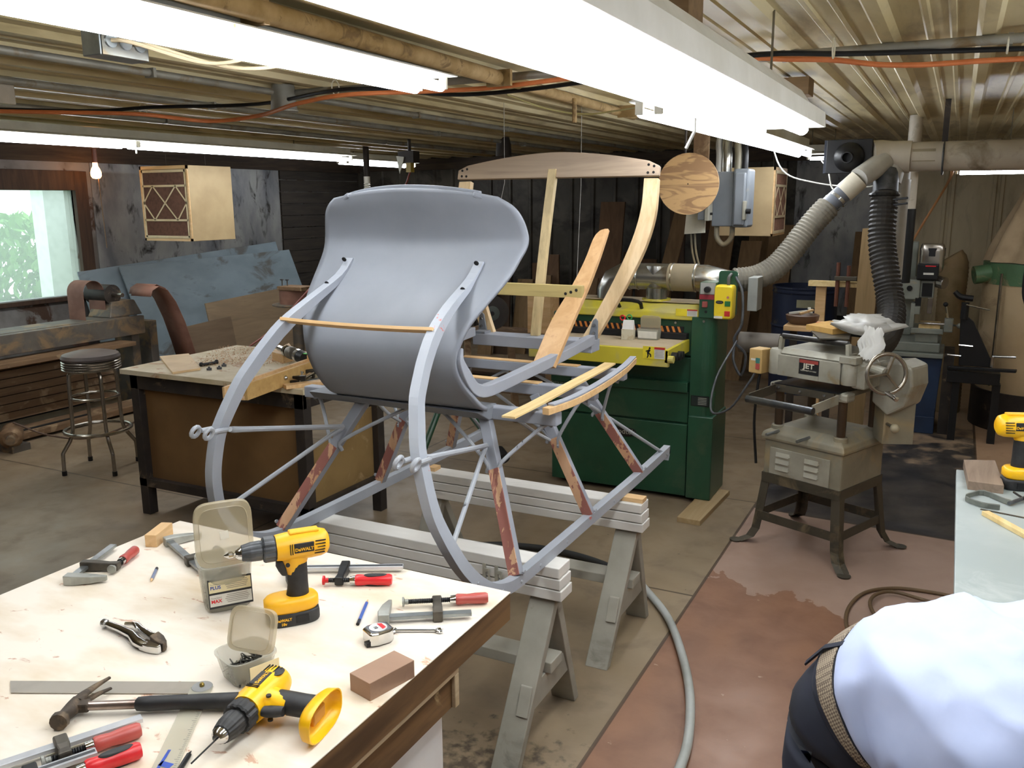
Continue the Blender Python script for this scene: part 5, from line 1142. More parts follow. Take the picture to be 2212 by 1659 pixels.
MB().b2((-1.165, yy + .0, 1.107), (-1.118, yy - .002, 1.12)).build('paper_tag', M_lab2, sw)
MB().b2((-1.03, sy0 + .16, 1.13), (-.975, sy0 + .3, 1.32)).build('grey_switch_box', mat('grey enclosure', '#8f918c', .5), t, bevel=.004)
MB().tube([(-1.10, sy0 + .045, 1.345), (-1.10, sy0 - .01, 1.33), (-1.10, sy0 - .01, 1.28)], .009, 8, smooth=3).build('cable_gland', mat('grey cable', '#55534f', .6), t, smooth=True)
MB().tube([(-1.075, sy0 + .05, 1.33), (-1.03, sy0 + .02, 1.25), (-1.02, sy0, 1.08), (-1.06, sy0 + .01, .98), (-1.0, sy0 + .04, .9), (-1.02, sy0 + .05, .78), (-1.07, sy0 + .06, .86), (-1.075, sy0 + .1, .98)], .008, 8, smooth=6).build('power_cable', M_gry, t, smooth=True)
MB().cyl((-1.09, sy0 + .3, .93), (-.86, sy0 + .3, .93), .06, n=20).build('motor', M_mach, t, smooth=40)
MB().box((-2.10, sy0 + .15, 1.12), (.05, .05, .06)).build('height_post', M_green, t); MB().cyl((-2.10, sy0 + .15, 1.13), (-2.10, sy0 + .15, 1.22), .022, n=12).build('crank_post', M_black, t)
MB().bar((-2.16, sy0 + .12, 1.225), (-2.04, sy0 + .17, 1.225), .03, .012).build('crank_handle', M_black, t, bevel=.004)
# ducting on the hood
t = thing('metal_duct', 'shiny galvanised duct with two drops on top of the green sander hood', 'duct', (-1.6, sy0 + .19, 1.17))
dy = sy0 + .19; z0 = 1.395; r_d = .078
def P_(x, y): return py(x, y, dy)
zc_ = P_(1420, 598).z; xl = P_(1318, 600).x; xm = P_(1418, 640).x; xr = P_(1530, 600).x
MB().tube([(xl, dy, 1.17), (xl, dy, zc_ - .09), (xl + .03, dy, zc_ - .03), (xl + .09, dy, zc_), (xl + .14, dy, zc_)], r_d, 20).build('elbow', M_duct, t, smooth=30)
MB().tube([(xl + .12, dy, zc_), (xm + .10, dy, zc_)], r_d * 1.01, 20).build('straight_pipe', M_duct, t, smooth=40)
MB().lathe([(r_d * .8, 0), (r_d * .8, .07), (r_d * .86, .075), (r_d * 1.0, .14), (r_d * .9, .2)], (xm, dy, 1.17), (0, 0, 1), 20).build('tee_drop', M_duct, t, smooth=30)
MB().tube([(xm + .08, dy, zc_), (xr - .06, dy, zc_)], r_d * 1.04, 20).build('taped_sleeve', mat('dusty tape', '#8a7d64', .7), t, smooth=40)
MB().tube([(xr - .08, dy, zc_), (xr - .02, dy, zc_), (xr + .06, dy + .02, zc_ - .02), (xr + .14, dy + .05, zc_ - .04)], r_d * 1.0, 20).build('bend', M_duct, t, smooth=30)
for x in (xl + .13, xm - .11, xm + .1, xr - .07): MB().lathe([(r_d * 1.03, -.006), (r_d * 1.08, 0), (r_d * 1.03, .006)], (x, dy, zc_), (1, 0, 0), 20, caps=False).build('seam_ring', M_duct, t, smooth=True)
MB().lathe([(.001, 0), (.085, 0), (.085, .012), (.001, .012)], (xm, dy, 1.164), (0, 0, 1), 20).build('flange', M_yelp, t)
# boxes of small parts on the feed table
fz = .9655
p = pz(1357, 733, fz); t = thing('carton', 'small white carton with an open lid on the sander feed table', 'carton', p, .1)
MB().box((0, 0, .03), (.07, .05, .06)).build('carton_body', mat('printed carton', '#c9c3ac', .6, 0, '#b7a98c', 30, .5, .6), t, local=True); MB().hexa([(-.033, -.02, .06), (.033, -.02, .06), (.033, .02, .061), (-.033, .02, .061), (-.03, .0, .11), (.03, .0, .11), (.03, .012, .11), (-.03, .012, .11)]).build('lid_flap', mat('white card', '#e2e0da', .6), t, local=True)
for dx, dz, m in ((-.04, .12, M_redp), (.0, .125, mat('green tape', '#2f8f4a', .4))): MB().tube([(dx + .014 * math.cos(a), .02, dz + .014 * math.sin(a)) for a in [2 * PI * k / 12 for k in range(12)]], .004, 6, closed=True).build('label_loop', m, t, local=True)
p = pz(1402, 733, fz); t = thing('plastic_tub', 'rectangular clear tub with its lid up on the sander feed table', 'plastic tub', p, .02, 'plastic tubs of screws')
MB().loft([[Vector((x * s, y * s, z)) for x, y in ((-.062, -.035), (.062, -.035), (.062, .035), (-.062, .035))] for s, z in ((.93, .001), (1, .06), (1.04, .062), (.98, .062), (.9, .005))]).build('tub', M_tub2, t, local=True, bevel=.004)
MB().box((0, -.0365, .03), (.11, .001, .04)).build('label', M_lab2, t, local=True)
MB().loft([[Vector((x * s, y, .062 + (z - .062))) for x, z in ((-.06, .064), (.06, .064), (.06, .12), (.045, .133), (-.045, .133), (-.06, .12))] for s, y in ((1, .02), (1, .028))]).build('lid', M_tub, t, local=True, bevel=.002)
o = MB().b2((-1.27, 4.52, 0), (-.87, 4.80, .035)).build('plank', wood('tan floor plank', '#a58e6a', '#93794f', 'X', 2, .7), bevel=.002); o.data.transform(Matrix.Translation((0, .12, 0))); tag(recenter(o), 'short flat plank on the floor at the right foot of the green sander', 'plank')
bpy.data.objects.remove(o)
A, B_, C_, D_ = pz(1462, 1128, .0), pz(1512, 1137, .0), pz(1576, 1070, .0), pz(1526, 1062, .0)
o = MB().prism([A, B_, C_, D_], (0, 0, .03)).build('plank', wood('tan floor plank', '#a58e6a', '#93794f', 'Y', 2, .7), bevel=.002); tag(recenter(o), 'short flat plank on the floor at the right foot of the green sander', 'plank')

# ---------------- thickness planer ----------------
M_jet = mat('dusty beige grey machine', '#888270', .5, .1, '#767060', 5, .4, .65, dirt='#9c8a68', dscale=4, dlo=.5, dhi=.64, damt=.8)
M_jetl = mat('light grey cast machine', '#a5a294', .45, .2, '#8f8c7e', 6, .4, .65, dirt='#8a7c60', dscale=6, dlo=.56, dhi=.68)
M_stand = mat('dark olive stand', '#4a4438', .55, .3, '#3c372d', 6, dirt='#6e624b', dscale=6, dlo=.56, dhi=.68)
t = thing('thickness_planer', 'beige thickness planer with handwheel on a black four legged stand', 'planer', (-.512, 4.50, 0), math.radians(-23))
def J(mb, n, m, par=None, **kw): return mb.build(n, m, par or t, local=True, **kw)
for sx in (-1, 1):
    for s2 in (-1, 1):
        P = [(.215, .20, .37), (.235, .22, .16), (.245, .228, .08), (.265, .245, .035), (.31, .28, .008)]
        rr = []
        for i, (x, y, z) in enumerate(P):
            w = .045 + .0 * i; x *= sx; y *= s2
            rr.append([Vector((x, y, z)), Vector((x - sx * w, y, z)), Vector((x - sx * w, y - s2 * .006, z + .0)), Vector((x - sx * .008, y - s2 * .008, z + .003)), Vector((x - sx * .006, y - s2 * w, z)), Vector((x, y - s2 * w, z))])
        J(MB().loft(rr), 'leg', M_stand)
        J(MB().lathe([(.001, 0), (.030, 0), (.032, .008), (.02, .012), (.001, .012)], (sx * .305, s2 * .275, 0), (0, 0, 1), 14), 'foot', M_stand, smooth=True)
for s2 in (-1, 1):
    J(MB().bar((-.225, s2 * .219, .155), (.225, s2 * .219, .155), .006, .045), 'brace', M_stand); J(MB().bar((s2 * .228, -.215, .155), (s2 * .228, .215, .155), .006, .045), 'brace', M_stand)
    J(MB().bar((-.215, s2 * .204, .36), (.215, s2 * .204, .36), .006, .05), 'top_rail', M_stand); J(MB().bar((s2 * .214, -.2, .36), (s2 * .214, .2, .36), .006, .05), 'top_rail', M_stand)
J(MB().box((0, 0, .46), (.425, .40, .20)), 'base_box', M_jet, bevel=.008)
bpn = J(MB().box((-.01, -.203, .455), (.33, .006, .14)), 'louvre_panel', M_jetl, bevel=.004)
for c in (-.10, .06):
    for k in range(3): lv = MB().hexa([(c - .04, -.206, .49 - k * .035), (c + .04, -.206, .49 - k * .035), (c + .035, -.216, .484 - k * .035), (c - .035, -.216, .484 - k * .035), (c - .04, -.206, .505 - k * .035), (c + .04, -.206, .505 - k * .035), (c + .035, -.207, .503 - k * .035), (c - .035, -.207, .503 - k * .035)]); J(lv, 'louvre', M_jetl, bpn)
J(MB().loft([[Vector((x * s, y * s, z)) for x, y in ((-.225, -.212), (.225, -.212), (.225, .212), (-.225, .212))] for s, z in ((1, .56), (1.01, .575), (.98, .60), (.72, .632), (.70, .634))]), 'deck', M_jet, bevel=.006)
for x in (-.17, .17):
    for y in (-.15, .15):
        J(MB().lathe([(.036, 0), (.034, .03), (.030, .035), (.001, .035)], (x, y, .60), (0, 0, 1), 18), 'column_base', M_jet, smooth=30)
        J(MB().cyl((x, y, .63), (x, y, .84), .021, n=14), 'column', mat('oily column', '#57483a', .35, .7), smooth=True)
for x in (-.14, .03): J(MB().cyl((x, -.19, .61), (x - .02, -.27, .60), .008, n=8), 'carry_handle', M_galv, smooth=True)
# bed
J(MB().box((0, -.02, .838), (.36, .34, .028)), 'bed', M_jetl, bevel=.004)
J(MB().box((0, -.02, .8535), (.35, .36, .003)), 'bed_surface', mat('dark polished bed', '#3c4046', .22, .8, '#4a4c50', 6))
J(MB().box((-.02, -.195, .832), (.34, .012, .036)), 'bed_front', M_stand)
for x in (-.15, -.03, .10): J(MB().lathe([(.001, 0), (.009, 0), (.007, .008), (.001, .009)], (x, -.202, .832), (0, -1, 0), 10), 'bolt_head', M_steel)
for x in (-.17, .17):
    J(MB().box((x * 1.02, -.15, .832), (.075, .075, .045)), 'bed_guide', M_jetl, bevel=.012)
    J(MB().bar((x * 1.0, -.20, .825), (x * 1.0, -.42, .81), .006, .045), 'roller_arm', M_jetl if x > 0 else M_stand)
J(MB().cyl((-.18, -.42, .805), (.175, -.42, .805), .018, n=16), 'outfeed_roller', mat('dark steel roller', '#4a4c50', .3, .8, '#60625f', 8), smooth=True)
# head casting
J(MB().box((0, 0, .95), (.37, .34, .11)), 'head', M_jetl, bevel=.006)
J(MB().loft([[Vector((x, y, z)) for x, y in ((-.17, -.178), (.17, -.178), (.17, .17), (-.17, .17))] if k == 0 else [Vector((x, y, z)) for x, y in ((-.165, -.15), (.165, -.15), (.165, .14), (-.165, .14))] for k, z in ((0, 1.003), (1, 1.03))]), 'head_cover', M_jetl, bevel=.003)
J(MB().box((-.005, -.178, .945), (.335, .014, .105)), 'front_face', M_jetl, bevel=.003)
for x in (-.195, .195):
    J(MB().lathe([(.001, 0), (.040, 0), (.042, .01), (.040, .115), (.034, .125), (.001, .127)], (x, -.15, .895), (0, 0, 1), 20), 'corner_post', M_jetl, smooth=40)
    J(MB().lathe([(.001, 0), (.036, 0), (.036, .11), (.001, .112)], (x, .15, .895), (0, 0, 1), 18), 'corner_post', M_jetl, smooth=40)
    for y in (-.15, .16):
        J(MB().bar((x * .93, y, 1.01), (x * .90, y, 1.085), .018, .03, up=(0, 1, 0)), 'roller_bracket', M_jetl, bevel=.004)
for y in (-.15, .16): J(MB().cyl((-.175, y, 1.085), (.175, y, 1.085), .014, n=14), 'top_roller', mat('worn black roller', '#3c3b3a', .35, .6, '#58544d', 12), smooth=True)
bd = J(MB().box((.0, -.1865, .955), (.105, .003, .075)), 'brand_plate', M_dark)
J(MB().box((.0, -.1885, .981), (.100, .001, .016)), 'red_band', mat('dusty red band', '#9a3f38', .5), bd)
text('lettering', 'JET', .034, WM[t.name] @ frame((0, -.1885, .958), (1, 0, 0), (0, 0, 1)), mat('ivory letters', '#d8d4c0', .5), bd, .0006, bold=.0008, sx=1.25)
text('lettering', 'EQUIPMENT & TOOLS', .0085, WM[t.name] @ frame((0, -.1885, .936), (1, 0, 0), (0, 0, 1)), mat('ivory small letters', '#d8d4c0', .5), bd, .0004)
J(MB().box((.0, -.1865, .905), (.105, .002, .022)), 'info_plate', M_jetl)
# starter switch on the left
stt = J(MB().box((-.285, -.17, .95), (.075, .085, .125)), 'starter_switch', mat('beige switch box', '#b99a63', .5, 0, '#ab8c56', 8), bevel=.006)
J(MB().box((-.268, -.214, .955), (.022, .004, .026)), 'start_button', mat('teal button', '#3c7a72', .5), stt); J(MB().box((-.268, -.214, .925), (.022, .004, .028)), 'stop_button', mat('dull red button', '#a84a42', .5), stt)
J(MB().box((-.295, -.214, .958), (.026, .002, .010)), 'paper_tag', M_lab2, stt)
J(MB().tube([(-.28, -.17, .887), (-.285, -.18, .80), (-.30, -.17, .62), (-.29, -.15, .40)], .007, 8, smooth=4), 'cable', M_black, smooth=True)
J(MB().tube([(-.30, -.18, .888), (-.33, -.20, .82), (-.42, -.22, .68), (-.55, -.20, .64), (-.60, -.1, .80), (-.62, .1, .98)], .006, 8, smooth=5), 'cable', M_gry, smooth=True)
# gearbox and handwheel on the right
J(MB().prism([(.24, -.02, .80), (.32, -.02, .745), (.40, -.02, .80), (.43, -.02, .90), (.42, -.02, .99), (.36, -.02, 1.01), (.24, -.02, .99)], (0, .17, 0)), 'gearbox', M_jetl, bevel=.012)
J(MB().box((.24, -.06, .94), (.07, .20, .12)), 'side_casting', M_jetl, bevel=.01)
J(MB().box((.20, -.165, 1.015), (.085, .06, .035)), 'bracket_block', M_jetl, bevel=.004)
J(MB().cyl((.24, -.10, .985), (.37, -.16, .978), .022, n=14), 'wheel_hub', M_jetl)
wc = Vector((.375, -.165, .975)); wn_ = Vector((.78, -.60, .1)).normalized(); u_ = wn_.orthogonal().normalized(); v_ = wn_.cross(u_)
J(MB().tube([wc + (u_ * math.cos(a) + v_ * math.sin(a)) * .090 for a in [2 * PI * k / 28 for k in range(28)]], .0095, 10, closed=True), 'handwheel', M_chd, smooth=True)
for a in (0.5, 2.6, 4.7): J(MB().bar(wc, wc + (u_ * math.cos(a) + v_ * math.sin(a)) * .087, .016, .010), 'spoke', M_chd)
q = wc + Vector((0, 0, -.085)) + wn_ * .01; J(MB().lathe([(.001, 0), (.008, 0), (.011, .03), (.012, .09), (.001, .095)], q, (.75, -.5, -.12), 12), 'wheel_grip', M_chr, smooth=True)
J(MB().cyl((.30, .02, .70), (.36, -.02, .695), .008, n=10), 'feed_lever', M_chd); J(MB().ball((.37, -.03, .695), .022, 12), 'lever_knob', mat('tan knob', '#a3997f', .5), smooth=True)
J(MB().lathe([(.001, .0), (.10, .0), (.10, .20), (.001, .2)], (.30, .10, .80), (0, 0, -1), 4), 'belt_guard', M_jet)
# board, tray and bag lying on the planer rollers
Mp = WM[t.name]
def onp(x, y, z): return Mp @ Vector((x, y, z))
RZ = 1.0995
o = MB().xf(Mp) ; mb = MB().hexa([(-.10, -.02, RZ), (.06, -.21, RZ), (.16, -.12, RZ), (.0, .20, RZ), (-.10, -.02, RZ + .006), (.06, -.21, RZ + .006), (.16, -.12, RZ + .006), (.0, .20, RZ + .006)]).xf(Mp)
o = mb.build('metal_scoop_board', M_stand); tag(recenter(o), 'dark curved metal sheet lying across the planer rollers', 'metal sheet')
mb = MB().hexa([(-.14, .0, RZ + .0065), (.04, -.06, RZ + .0065), (.10, .17, RZ + .0065), (-.12, .19, RZ + .0065), (-.14, .0, RZ + .032), (.04, -.06, RZ + .032), (.10, .17, RZ + .036), (-.12, .19, RZ + .036)]).xf(Mp)
o = mb.build('foam_slab', mat('yellow foam', '#c29a55', .8, 0, '#b0884a', 20)); tag(recenter(o), 'yellow foam slab lying on the planer rollers beside the plastic bag', 'foam')
bag = MB(); rr = []
for i in range(13):
    th = PI * i / 12; R = []
    for j in range(28):
        a = 2 * PI * j / 28; n = noise.noise(Vector((math.cos(a) * 2.2, math.sin(a) * 2.2, i * .45))) * .40 + noise.noise(Vector((math.cos(a) * 5, math.sin(a) * 5, i * .9))) * .35
        r = .118 * math.sin(th) * (1 + 1.5 * n) + .004
        R.append(Mp @ Vector((.15 + r * math.cos(a) * 1.0, .04 + r * math.sin(a) * .9, RZ + .055 + .050 * -math.cos(th) + .045 * n * math.sin(th))))
    rr.append(R)
bag.loft(rr)
for k in range(5):
    x0 = .20 + .02 * k
    bag.grid(lambda u, v, k=k, x0=x0: Mp @ Vector((x0 + u * .05 + .012 * math.sin(v * 9 + k), -.07 - .03 * k * .3 - v * .05, RZ + .06 - v * .13 + .012 * math.sin(u * 7 + k))), 5, 8)
o = bag.build('plastic_bag', clear('white film bag', '#e3e2dc', .3, .85), smooth='all'); tag(recenter(o), 'crumpled white plastic bag on top of the planer', 'plastic bag')
# ---------------- dust duct, gate and hoses ----------------
M_pvc = mat('dusty white duct', '#bdb5a5', .5, 0, '#aaa190', 3, .4, .65, dirt='#7a6f5c', dscale=4, dlo=.56, dhi=.7)
M_pvcw = mat('white plastic pipe', '#b5b3ab', .4, 0, '#a3a097', 4)
M_hose = mat('dusty grey hose', '#7b766a', .6, 0, '#6b665b', 8)
M_hosed = mat('black ribbed hose', '#2b2927', .55, 0, '#36332f', 8)
GY = 5.7; GZ = 1.978
t = thing('dust_duct', 'thick white dust collection duct running right under the ceiling', 'duct', (-.3, GY, 1.9))
MB().cyl((-.46, GY, GZ + .01), (XR, GY, GZ - .02), .083, n=24).build('main_pipe', M_pvc, t, smooth=40)
MB().cyl((-.40, GY, GZ + .01), (-.28, GY, GZ + .008), .091, n=24).build('coupling', M_pvc, t, smooth=40)
MB().tube([(-.50, GY - .03, GZ + .01), (-.44, GY, GZ + .01), (-.38, GY, GZ + .01)], [.095, .098, .09], 22).build('elbow', M_pvc, t, smooth=40)
MB().cyl((-.375, GY, GZ - .02), (-.39, GY - .03, 1.84), .078, .072, n=20).build('down_branch', M_pvcw, t, smooth=40)
MB().cyl((-.42, GY - .05, GZ - .02), (-.535, GY - .20, 1.865), .066, .060, n=20).build('side_branch', M_pvcw, t, smooth=40)
MB().box((-.21, GY - .076, GZ + .012), (.12, .006, .07)).build('paper_label', mat('old duct label', '#8b8168', .6), t)
sp_ = MB(); sp_.tube([(-.11, GY - .0 + .09 * math.cos(a), GZ - .005 + .09 * math.sin(a)) for a in [2 * PI * k / 20 for k in range(20)]], .006, 6, closed=True); sp_.build('strap', M_gry, t)
MB().b2((-.125, GY - .02, GZ + .08), (-.095, GY + .02, ZC - .004)).build('hanger', M_dsteel, t)
MB().b2((1.2, GY - .02, GZ + .06), (1.23, GY + .02, ZC - .004)).build('hanger', M_dsteel, t)
# vertical white pipe down to the floor
t = thing('vertical_pipe', 'white vertical pipe dropping from the dust duct behind the black hose', 'pipe', (-.335, 5.835, .85))
MB().cyl((-.335, 5.835, .85), (-.335, 5.835, 2.0), .055, n=18).build('pipe', M_pvcw, t, smooth=40)
MB().cyl((-.335, 5.835, 1.74), (-.335, 5.835, 1.86), .062, n=18).build('collar', M_pvcw, t, smooth=40)
t = thing('vertical_pipe', 'second dusty vertical pipe with a black rubber sleeve, right of the white one', 'pipe', (-.31, 6.6, 1.18))
MB().cyl((-.31, 6.6, 1.2), (-.31, 6.6, ZC - .01), .042, n=16).build('pipe', M_pvc, t, smooth=40)
MB().cyl((-.31, 6.6, 1.18), (-.31, 6.6, 1.68), .047, n=16).build('rubber_sleeve', M_black, t, smooth=40)
# blast gate with black reducer
t = thing('blast_gate', 'square black blast gate with a round hose port left of the white duct', 'duct fitting', (-.62, GY - .08, 1.88))
p = py(1833, 338, GY - .1); 
MB().box((p.x, GY - .07, p.z), (.255, .035, .195)).build('gate_plate', M_black, t, bevel=.004)
MB().lathe([(.001, 0), (.078, 0), (.085, .01), (.080, .03), (.055, .055), (.035, .065), (.032, .10), (.026, .10), (.026, .04), (.001, .04)], (p.x + .002, GY - .088, p.z - .005), (-.02, -1, -.05), 26).build('reducer', M_black, t, smooth=40)
MB().box((p.x - .13, GY - .06, p.z), (.02, .05, .19)).build('side_tab', mat('dark blue tab', '#1d2433', .5), t)
def ribhose(mb, P, r, k=10, pitch=.014, amp=.004, n=18):
    Q = curve([Vector(q) for q in P], k); L = 0; S_ = [0]
    for a, b in zip(Q, Q[1:]): L += (b - a).length; S_.append(L)
    m = int(L / (pitch / 2)); out = []; rr = []; j = 0
    for i in range(m + 1):
        s = L * i / m
        while j < len(S_) - 2 and S_[j + 1] < s: j += 1
        f = (s - S_[j]) / max(1e-6, S_[j + 1] - S_[j]); out.append(Q[j].lerp(Q[j + 1], f)); rr.append(r + (amp if i % 2 else 0))
    return mb.tube(out, rr, n)
t = thing('dust_hose', 'grey ribbed hose curving from the duct down to the green sander', 'hose', (-1.0, 5.4, 1.2))
hp = [py(1838, 402, 5.5), py(1800, 430, 5.49)]
MB().cyl(py(1856, 388, 5.51), py(1822, 418, 5.49), .060, .060, 20).build('white_collar', mat('cream collar', '#c9c2ae', .5), t, smooth=40)
MB().cyl(py(1826, 414, 5.49), py(1784, 450, 5.46), .054, .054, 20).build('grey_sleeve', mat('slate sleeve', '#5c6067', .45), t, smooth=40)
for q in ((1812, 428), (1800, 437), (1780, 456)):
    MB().cyl(py(q[0], q[1], 5.48), py(q[0] - 5, q[1] + 5, 5.475), .058, n=20).build('steel_clamp', M_steel, t, smooth=40)
ribhose(MB(), [py(1790, 446, 5.46), py(1762, 475, 5.42), py(1735, 508, 5.38), py(1706, 545, 5.33), py(1672, 580, 5.27), py(1632, 600, 5.2), py(1585, 606, 5.14)], .066, pitch=.022, amp=.007).build('ribbed_hose', M_hose, t)
t = thing('dust_hose', 'black ribbed hose hanging from the duct down behind the planer', 'hose', (-.38, 5.5, .9))
ribhose(MB(), [py(1912, 415, 5.6), py(1908, 460, 5.58), py(1905, 520, 5.55), py(1912, 580, 5.5), py(1922, 640, 5.45), py(1925, 690, 5.35), py(1908, 735, 5.2), py(1880, 755, 5.0)], .070, pitch=.026, amp=.008).build('ribbed_hose', M_hosed, t)
MB().cyl(py(1915, 372, 5.66), py(1912, 420, 5.6), .07, n=20).build('top_sleeve', M_gry, t, smooth=40)
MB().lathe([(.08, 0), (.086, .01), (.08, .02)], py(1910, 425, 5.6), (0, 0, 1), 18).build('clamp_ring', M_black, t); 
for z in (0, .03): 
    q = py(1925, 432, 5.55); MB().bar((q.x, q.y, q.z - z), (q.x + .09, q.y - .02, q.z + .01 - z), .014, .012).build('clamp_handle', M_black, t, bevel=.003)
o = ribhose(MB(), [pz(2140, 815, .09), pz(2190, 825, .09), pz(2260, 845, .09)], .085, pitch=.03).build('floor_hose', M_hosed, smooth=60); tag(recenter(o), 'thick ribbed hose lying on the floor at the far right', 'hose')

# ---------------- electrical boxes, disc, second filter ----------------
EY = 5.9
M_egrey = mat('grey enclosure paint', '#7d8288', .45, .2, '#6f747a', 4, .4, .7, dirt='#9a937f', dscale=5, dlo=.56, dhi=.7)
t = thing('electrical_box', 'large grey switch box with cover latch hanging under the ceiling', 'electrical box', (-1.34, EY, 1.57))
MB().b2((-1.475, EY - .02, 1.575), (-1.335, EY + .14, 1.93)).build('box_body', M_egrey, t, bevel=.008)
MB().b2((-1.33, EY - .07, 1.57), (-1.225, EY + .10, 1.945)).build('cover', M_egrey, t, bevel=.015)
MB().b2((-1.315, EY - .10, 1.585), (-1.245, EY - .065, 1.92)).build('cover_step', M_egrey, t, bevel=.010)
MB().b2((-1.255, EY - .115, 1.62), (-1.235, EY - .07, 1.74)).build('latch', M_jetl, t, bevel=.004)
MB().cyl((-1.232, EY - .10, 1.675), (-1.205, EY - .10, 1.675), .017, n=12).build('knob', M_black, t)
for k, (x, m, r) in enumerate(((-1.455, M_pvcw, .022), (-1.405, M_duct, .034), (-1.33, M_jet, .024), (-1.285, M_black, .020))):
    MB().tube([(x, EY + .05, 1.92), (x, EY + .05, 2.04), (x - .012, EY + .08, 2.12), (x - .02, EY + .2, ZC - .012)], r, 12, smooth=4).build('conduit', m, t, smooth=True)
MB().tube([(-1.45, EY + .03, 1.58), (-1.445, EY + .03, 1.50), (-1.40, EY + .03, 1.455), (-1.35, EY + .03, 1.50), (-1.345, EY + .03, 1.58)], .017, 10, smooth=4).build('looped_conduit', M_jet, t, smooth=True)
t = thing('switch_box', 'small grey switch box on a white board behind the plywood disc', 'electrical box', (-1.53, EY - .1, 1.5))
MB().hexa([(-1.635, EY - .10, 1.525), (-1.50, EY - .10, 1.535), (-1.50, EY - .07, 1.535), (-1.635, EY - .07, 1.525), (-1.60, EY - .10, 2.0), (-1.50, EY - .10, 2.0), (-1.50, EY - .07, 2.0), (-1.60, EY - .07, 2.0)]).build('backing_board', mat('white board', '#c9c5b4', .6), t)
MB().b2((-1.525, EY - .19, 1.62), (-1.455, EY - .10, 1.75)).build('box_body', M_egrey, t, bevel=.005); MB().b2((-1.475, EY - .205, 1.615), (-1.45, EY - .10, 1.765)).build('cover', M_jetl, t, bevel=.004)
MB().cyl((-1.45, EY - .16, 1.66), (-1.435, EY - .16, 1.66), .008, n=8).build('toggle', M_black, t)
MB().b2((-1.60, EY - .07, 1.95), (-1.50, EY - .04, ZC - .024)).build('hanger_board', M_mwood, t)
for x in (-1.60, -1.575): MB().tube([(x, EY - .06, 1.54), (x + .01, EY - .04, 1.40), (x + .055, EY - .02, 1.22), (x + .07, EY, 1.05)], .007, 8, smooth=4).build('conduit', M_jet, t, smooth=True)
DY = 5.2; dc_ = py(1487, 398, DY); dr_ = .172 * DY / 5.0
t = thing('plywood_disc', 'round plywood disc hanging from the ceiling beside the seat frame', 'disc', (dc_.x, DY, dc_.z - dr_))
m, N, L, P = newmat('figured plywood'); P.inputs['Roughness'].default_value = .6
v = objvec(N, L, (.6, 1, 3.2)); out = mixc(N, L, ramp(N, L, ntex(N, L, 4, 3, v, 1.6), .47, .53), lin('#bc9766'), lin('#94714c'))
out = mixc(N, L, ramp(N, L, ntex(N, L, 40, 3, v), .6, .8, cb=(.3, .3, .3, 1)), out, lin('#7a5c3d')); L.new(out, P.inputs['Base Color'])
MB().lathe([(.001, -.009), (dr_, -.009), (dr_, .009), (.001, .009)], dc_, (.12, -1, 0), 56).build('disc', m, t)
MB().lathe([(dr_ + .0005, -.003), (dr_ + .0005, .003)], dc_, (.12, -1, 0), 56, caps=False).build('edge_ply', M_slat, t)
MB().cyl(dc_ + Vector((0, -.0105, 0)), dc_ + Vector((0, -.009, 0)), .004, n=8).build('nail_hole', M_dark, t)
MB().tube([dc_ + Vector((-.03, .02, dr_ - .03)), (dc_.x - .03, DY + .02, ZC - .012)], .008, 6).build('hanger', M_dsteel, t)
a = py(1567, 362, 6.6); b_ = py(1670, 512, 6.6)
filterbox('second plywood air filter box, white grid on its narrow end, behind the electrical boxes', (-1.62, 6.6, 1.485), (-1.218, 7.10, 1.978), '+X', None)

# ---------------- right-hand bench with drill ----------------
M_gtop = mat('grey blue bench top', '#a9b1ae', .35, 0, '#9aa3a1', 3, .4, .65, dirt='#c2c8c4', dscale=6, dlo=.58, dhi=.72, damt=.6)
t = thing('workbench', 'bench with smooth grey blue top at the right edge, holding a drill', 'workbench', (.8, 2.6, 0))
MB().b2((.066, 2.02, .825), (1.5, 3.20, .85)).build('bench_top', M_gtop, t, bevel=.002)
MB().b2((.10, 2.05, .72), (1.46, 2.08, .8245)).build('apron', M_dkedge, t); MB().b2((.10, 3.12, .72), (1.46, 3.15, .8245)).build('apron', M_dkedge, t)
for x in (.20, 1.36):
    for y in (2.10, 3.10): MB().box((x, y, .412), (.07, .07, .823)).build('leg', M_dkedge, t)
M3 = Matrix.Translation((.262, 3.075, .8502)) @ Matrix.Rotation(math.radians(200), 4, 'Z')
make_drill('yellow and black cordless drill standing on its battery at the right photo edge', 'drill', M3, 1.0, True, M_yel2, M_blk, 'none')
A, B_, C_, D_ = pz(2090, 1058, .85), pz(2167, 1068, .85), pz(2148, 1012, .85), pz(2080, 1010, .85)
o = MB().prism([A, B_, C_ + Vector((.0, .0, 0)), D_], (0, 0, .028)).build('wood_offcut', wood('weathered grey brown block', '#8e7a68', '#6d5a4b', 'Y', 3, .7), bevel=.001); tag(recenter(o), 'weathered flat wooden offcut at the corner of the grey bench', 'wood block')
t = thing('c_clamp', 'grey cast iron c clamp lying on the grey bench beside the offcut', 'clamp', pz(2130, 1090, .85))
P = [pz(2160, 1098, .858), pz(2120, 1092, .858), pz(2085, 1078, .858), pz(2100, 1070, .858), pz(2125, 1066, .858), pz(2165, 1082, .858), pz(2185, 1088, .858)]
MB().sweep([p + Vector((0, 0, -.006)) for p in curve(P, 3)], [(Vector((.0, .010, 0)), Vector((0, 0, .014)))] * (len(P) * 3 - 2)).build('frame', mat('grey cast iron', '#7e817a', .5, .5, '#6a6d66', 10), t, bevel=.002)
MB().cyl(pz(2180, 1088, .860), pz(2225, 1072, .860), .006, n=10).build('screw', M_gry, t); MB().cyl(pz(2190, 1064, .862), pz(2215, 1080, .862), .0035, n=8).build('tommy_bar', M_black, t)
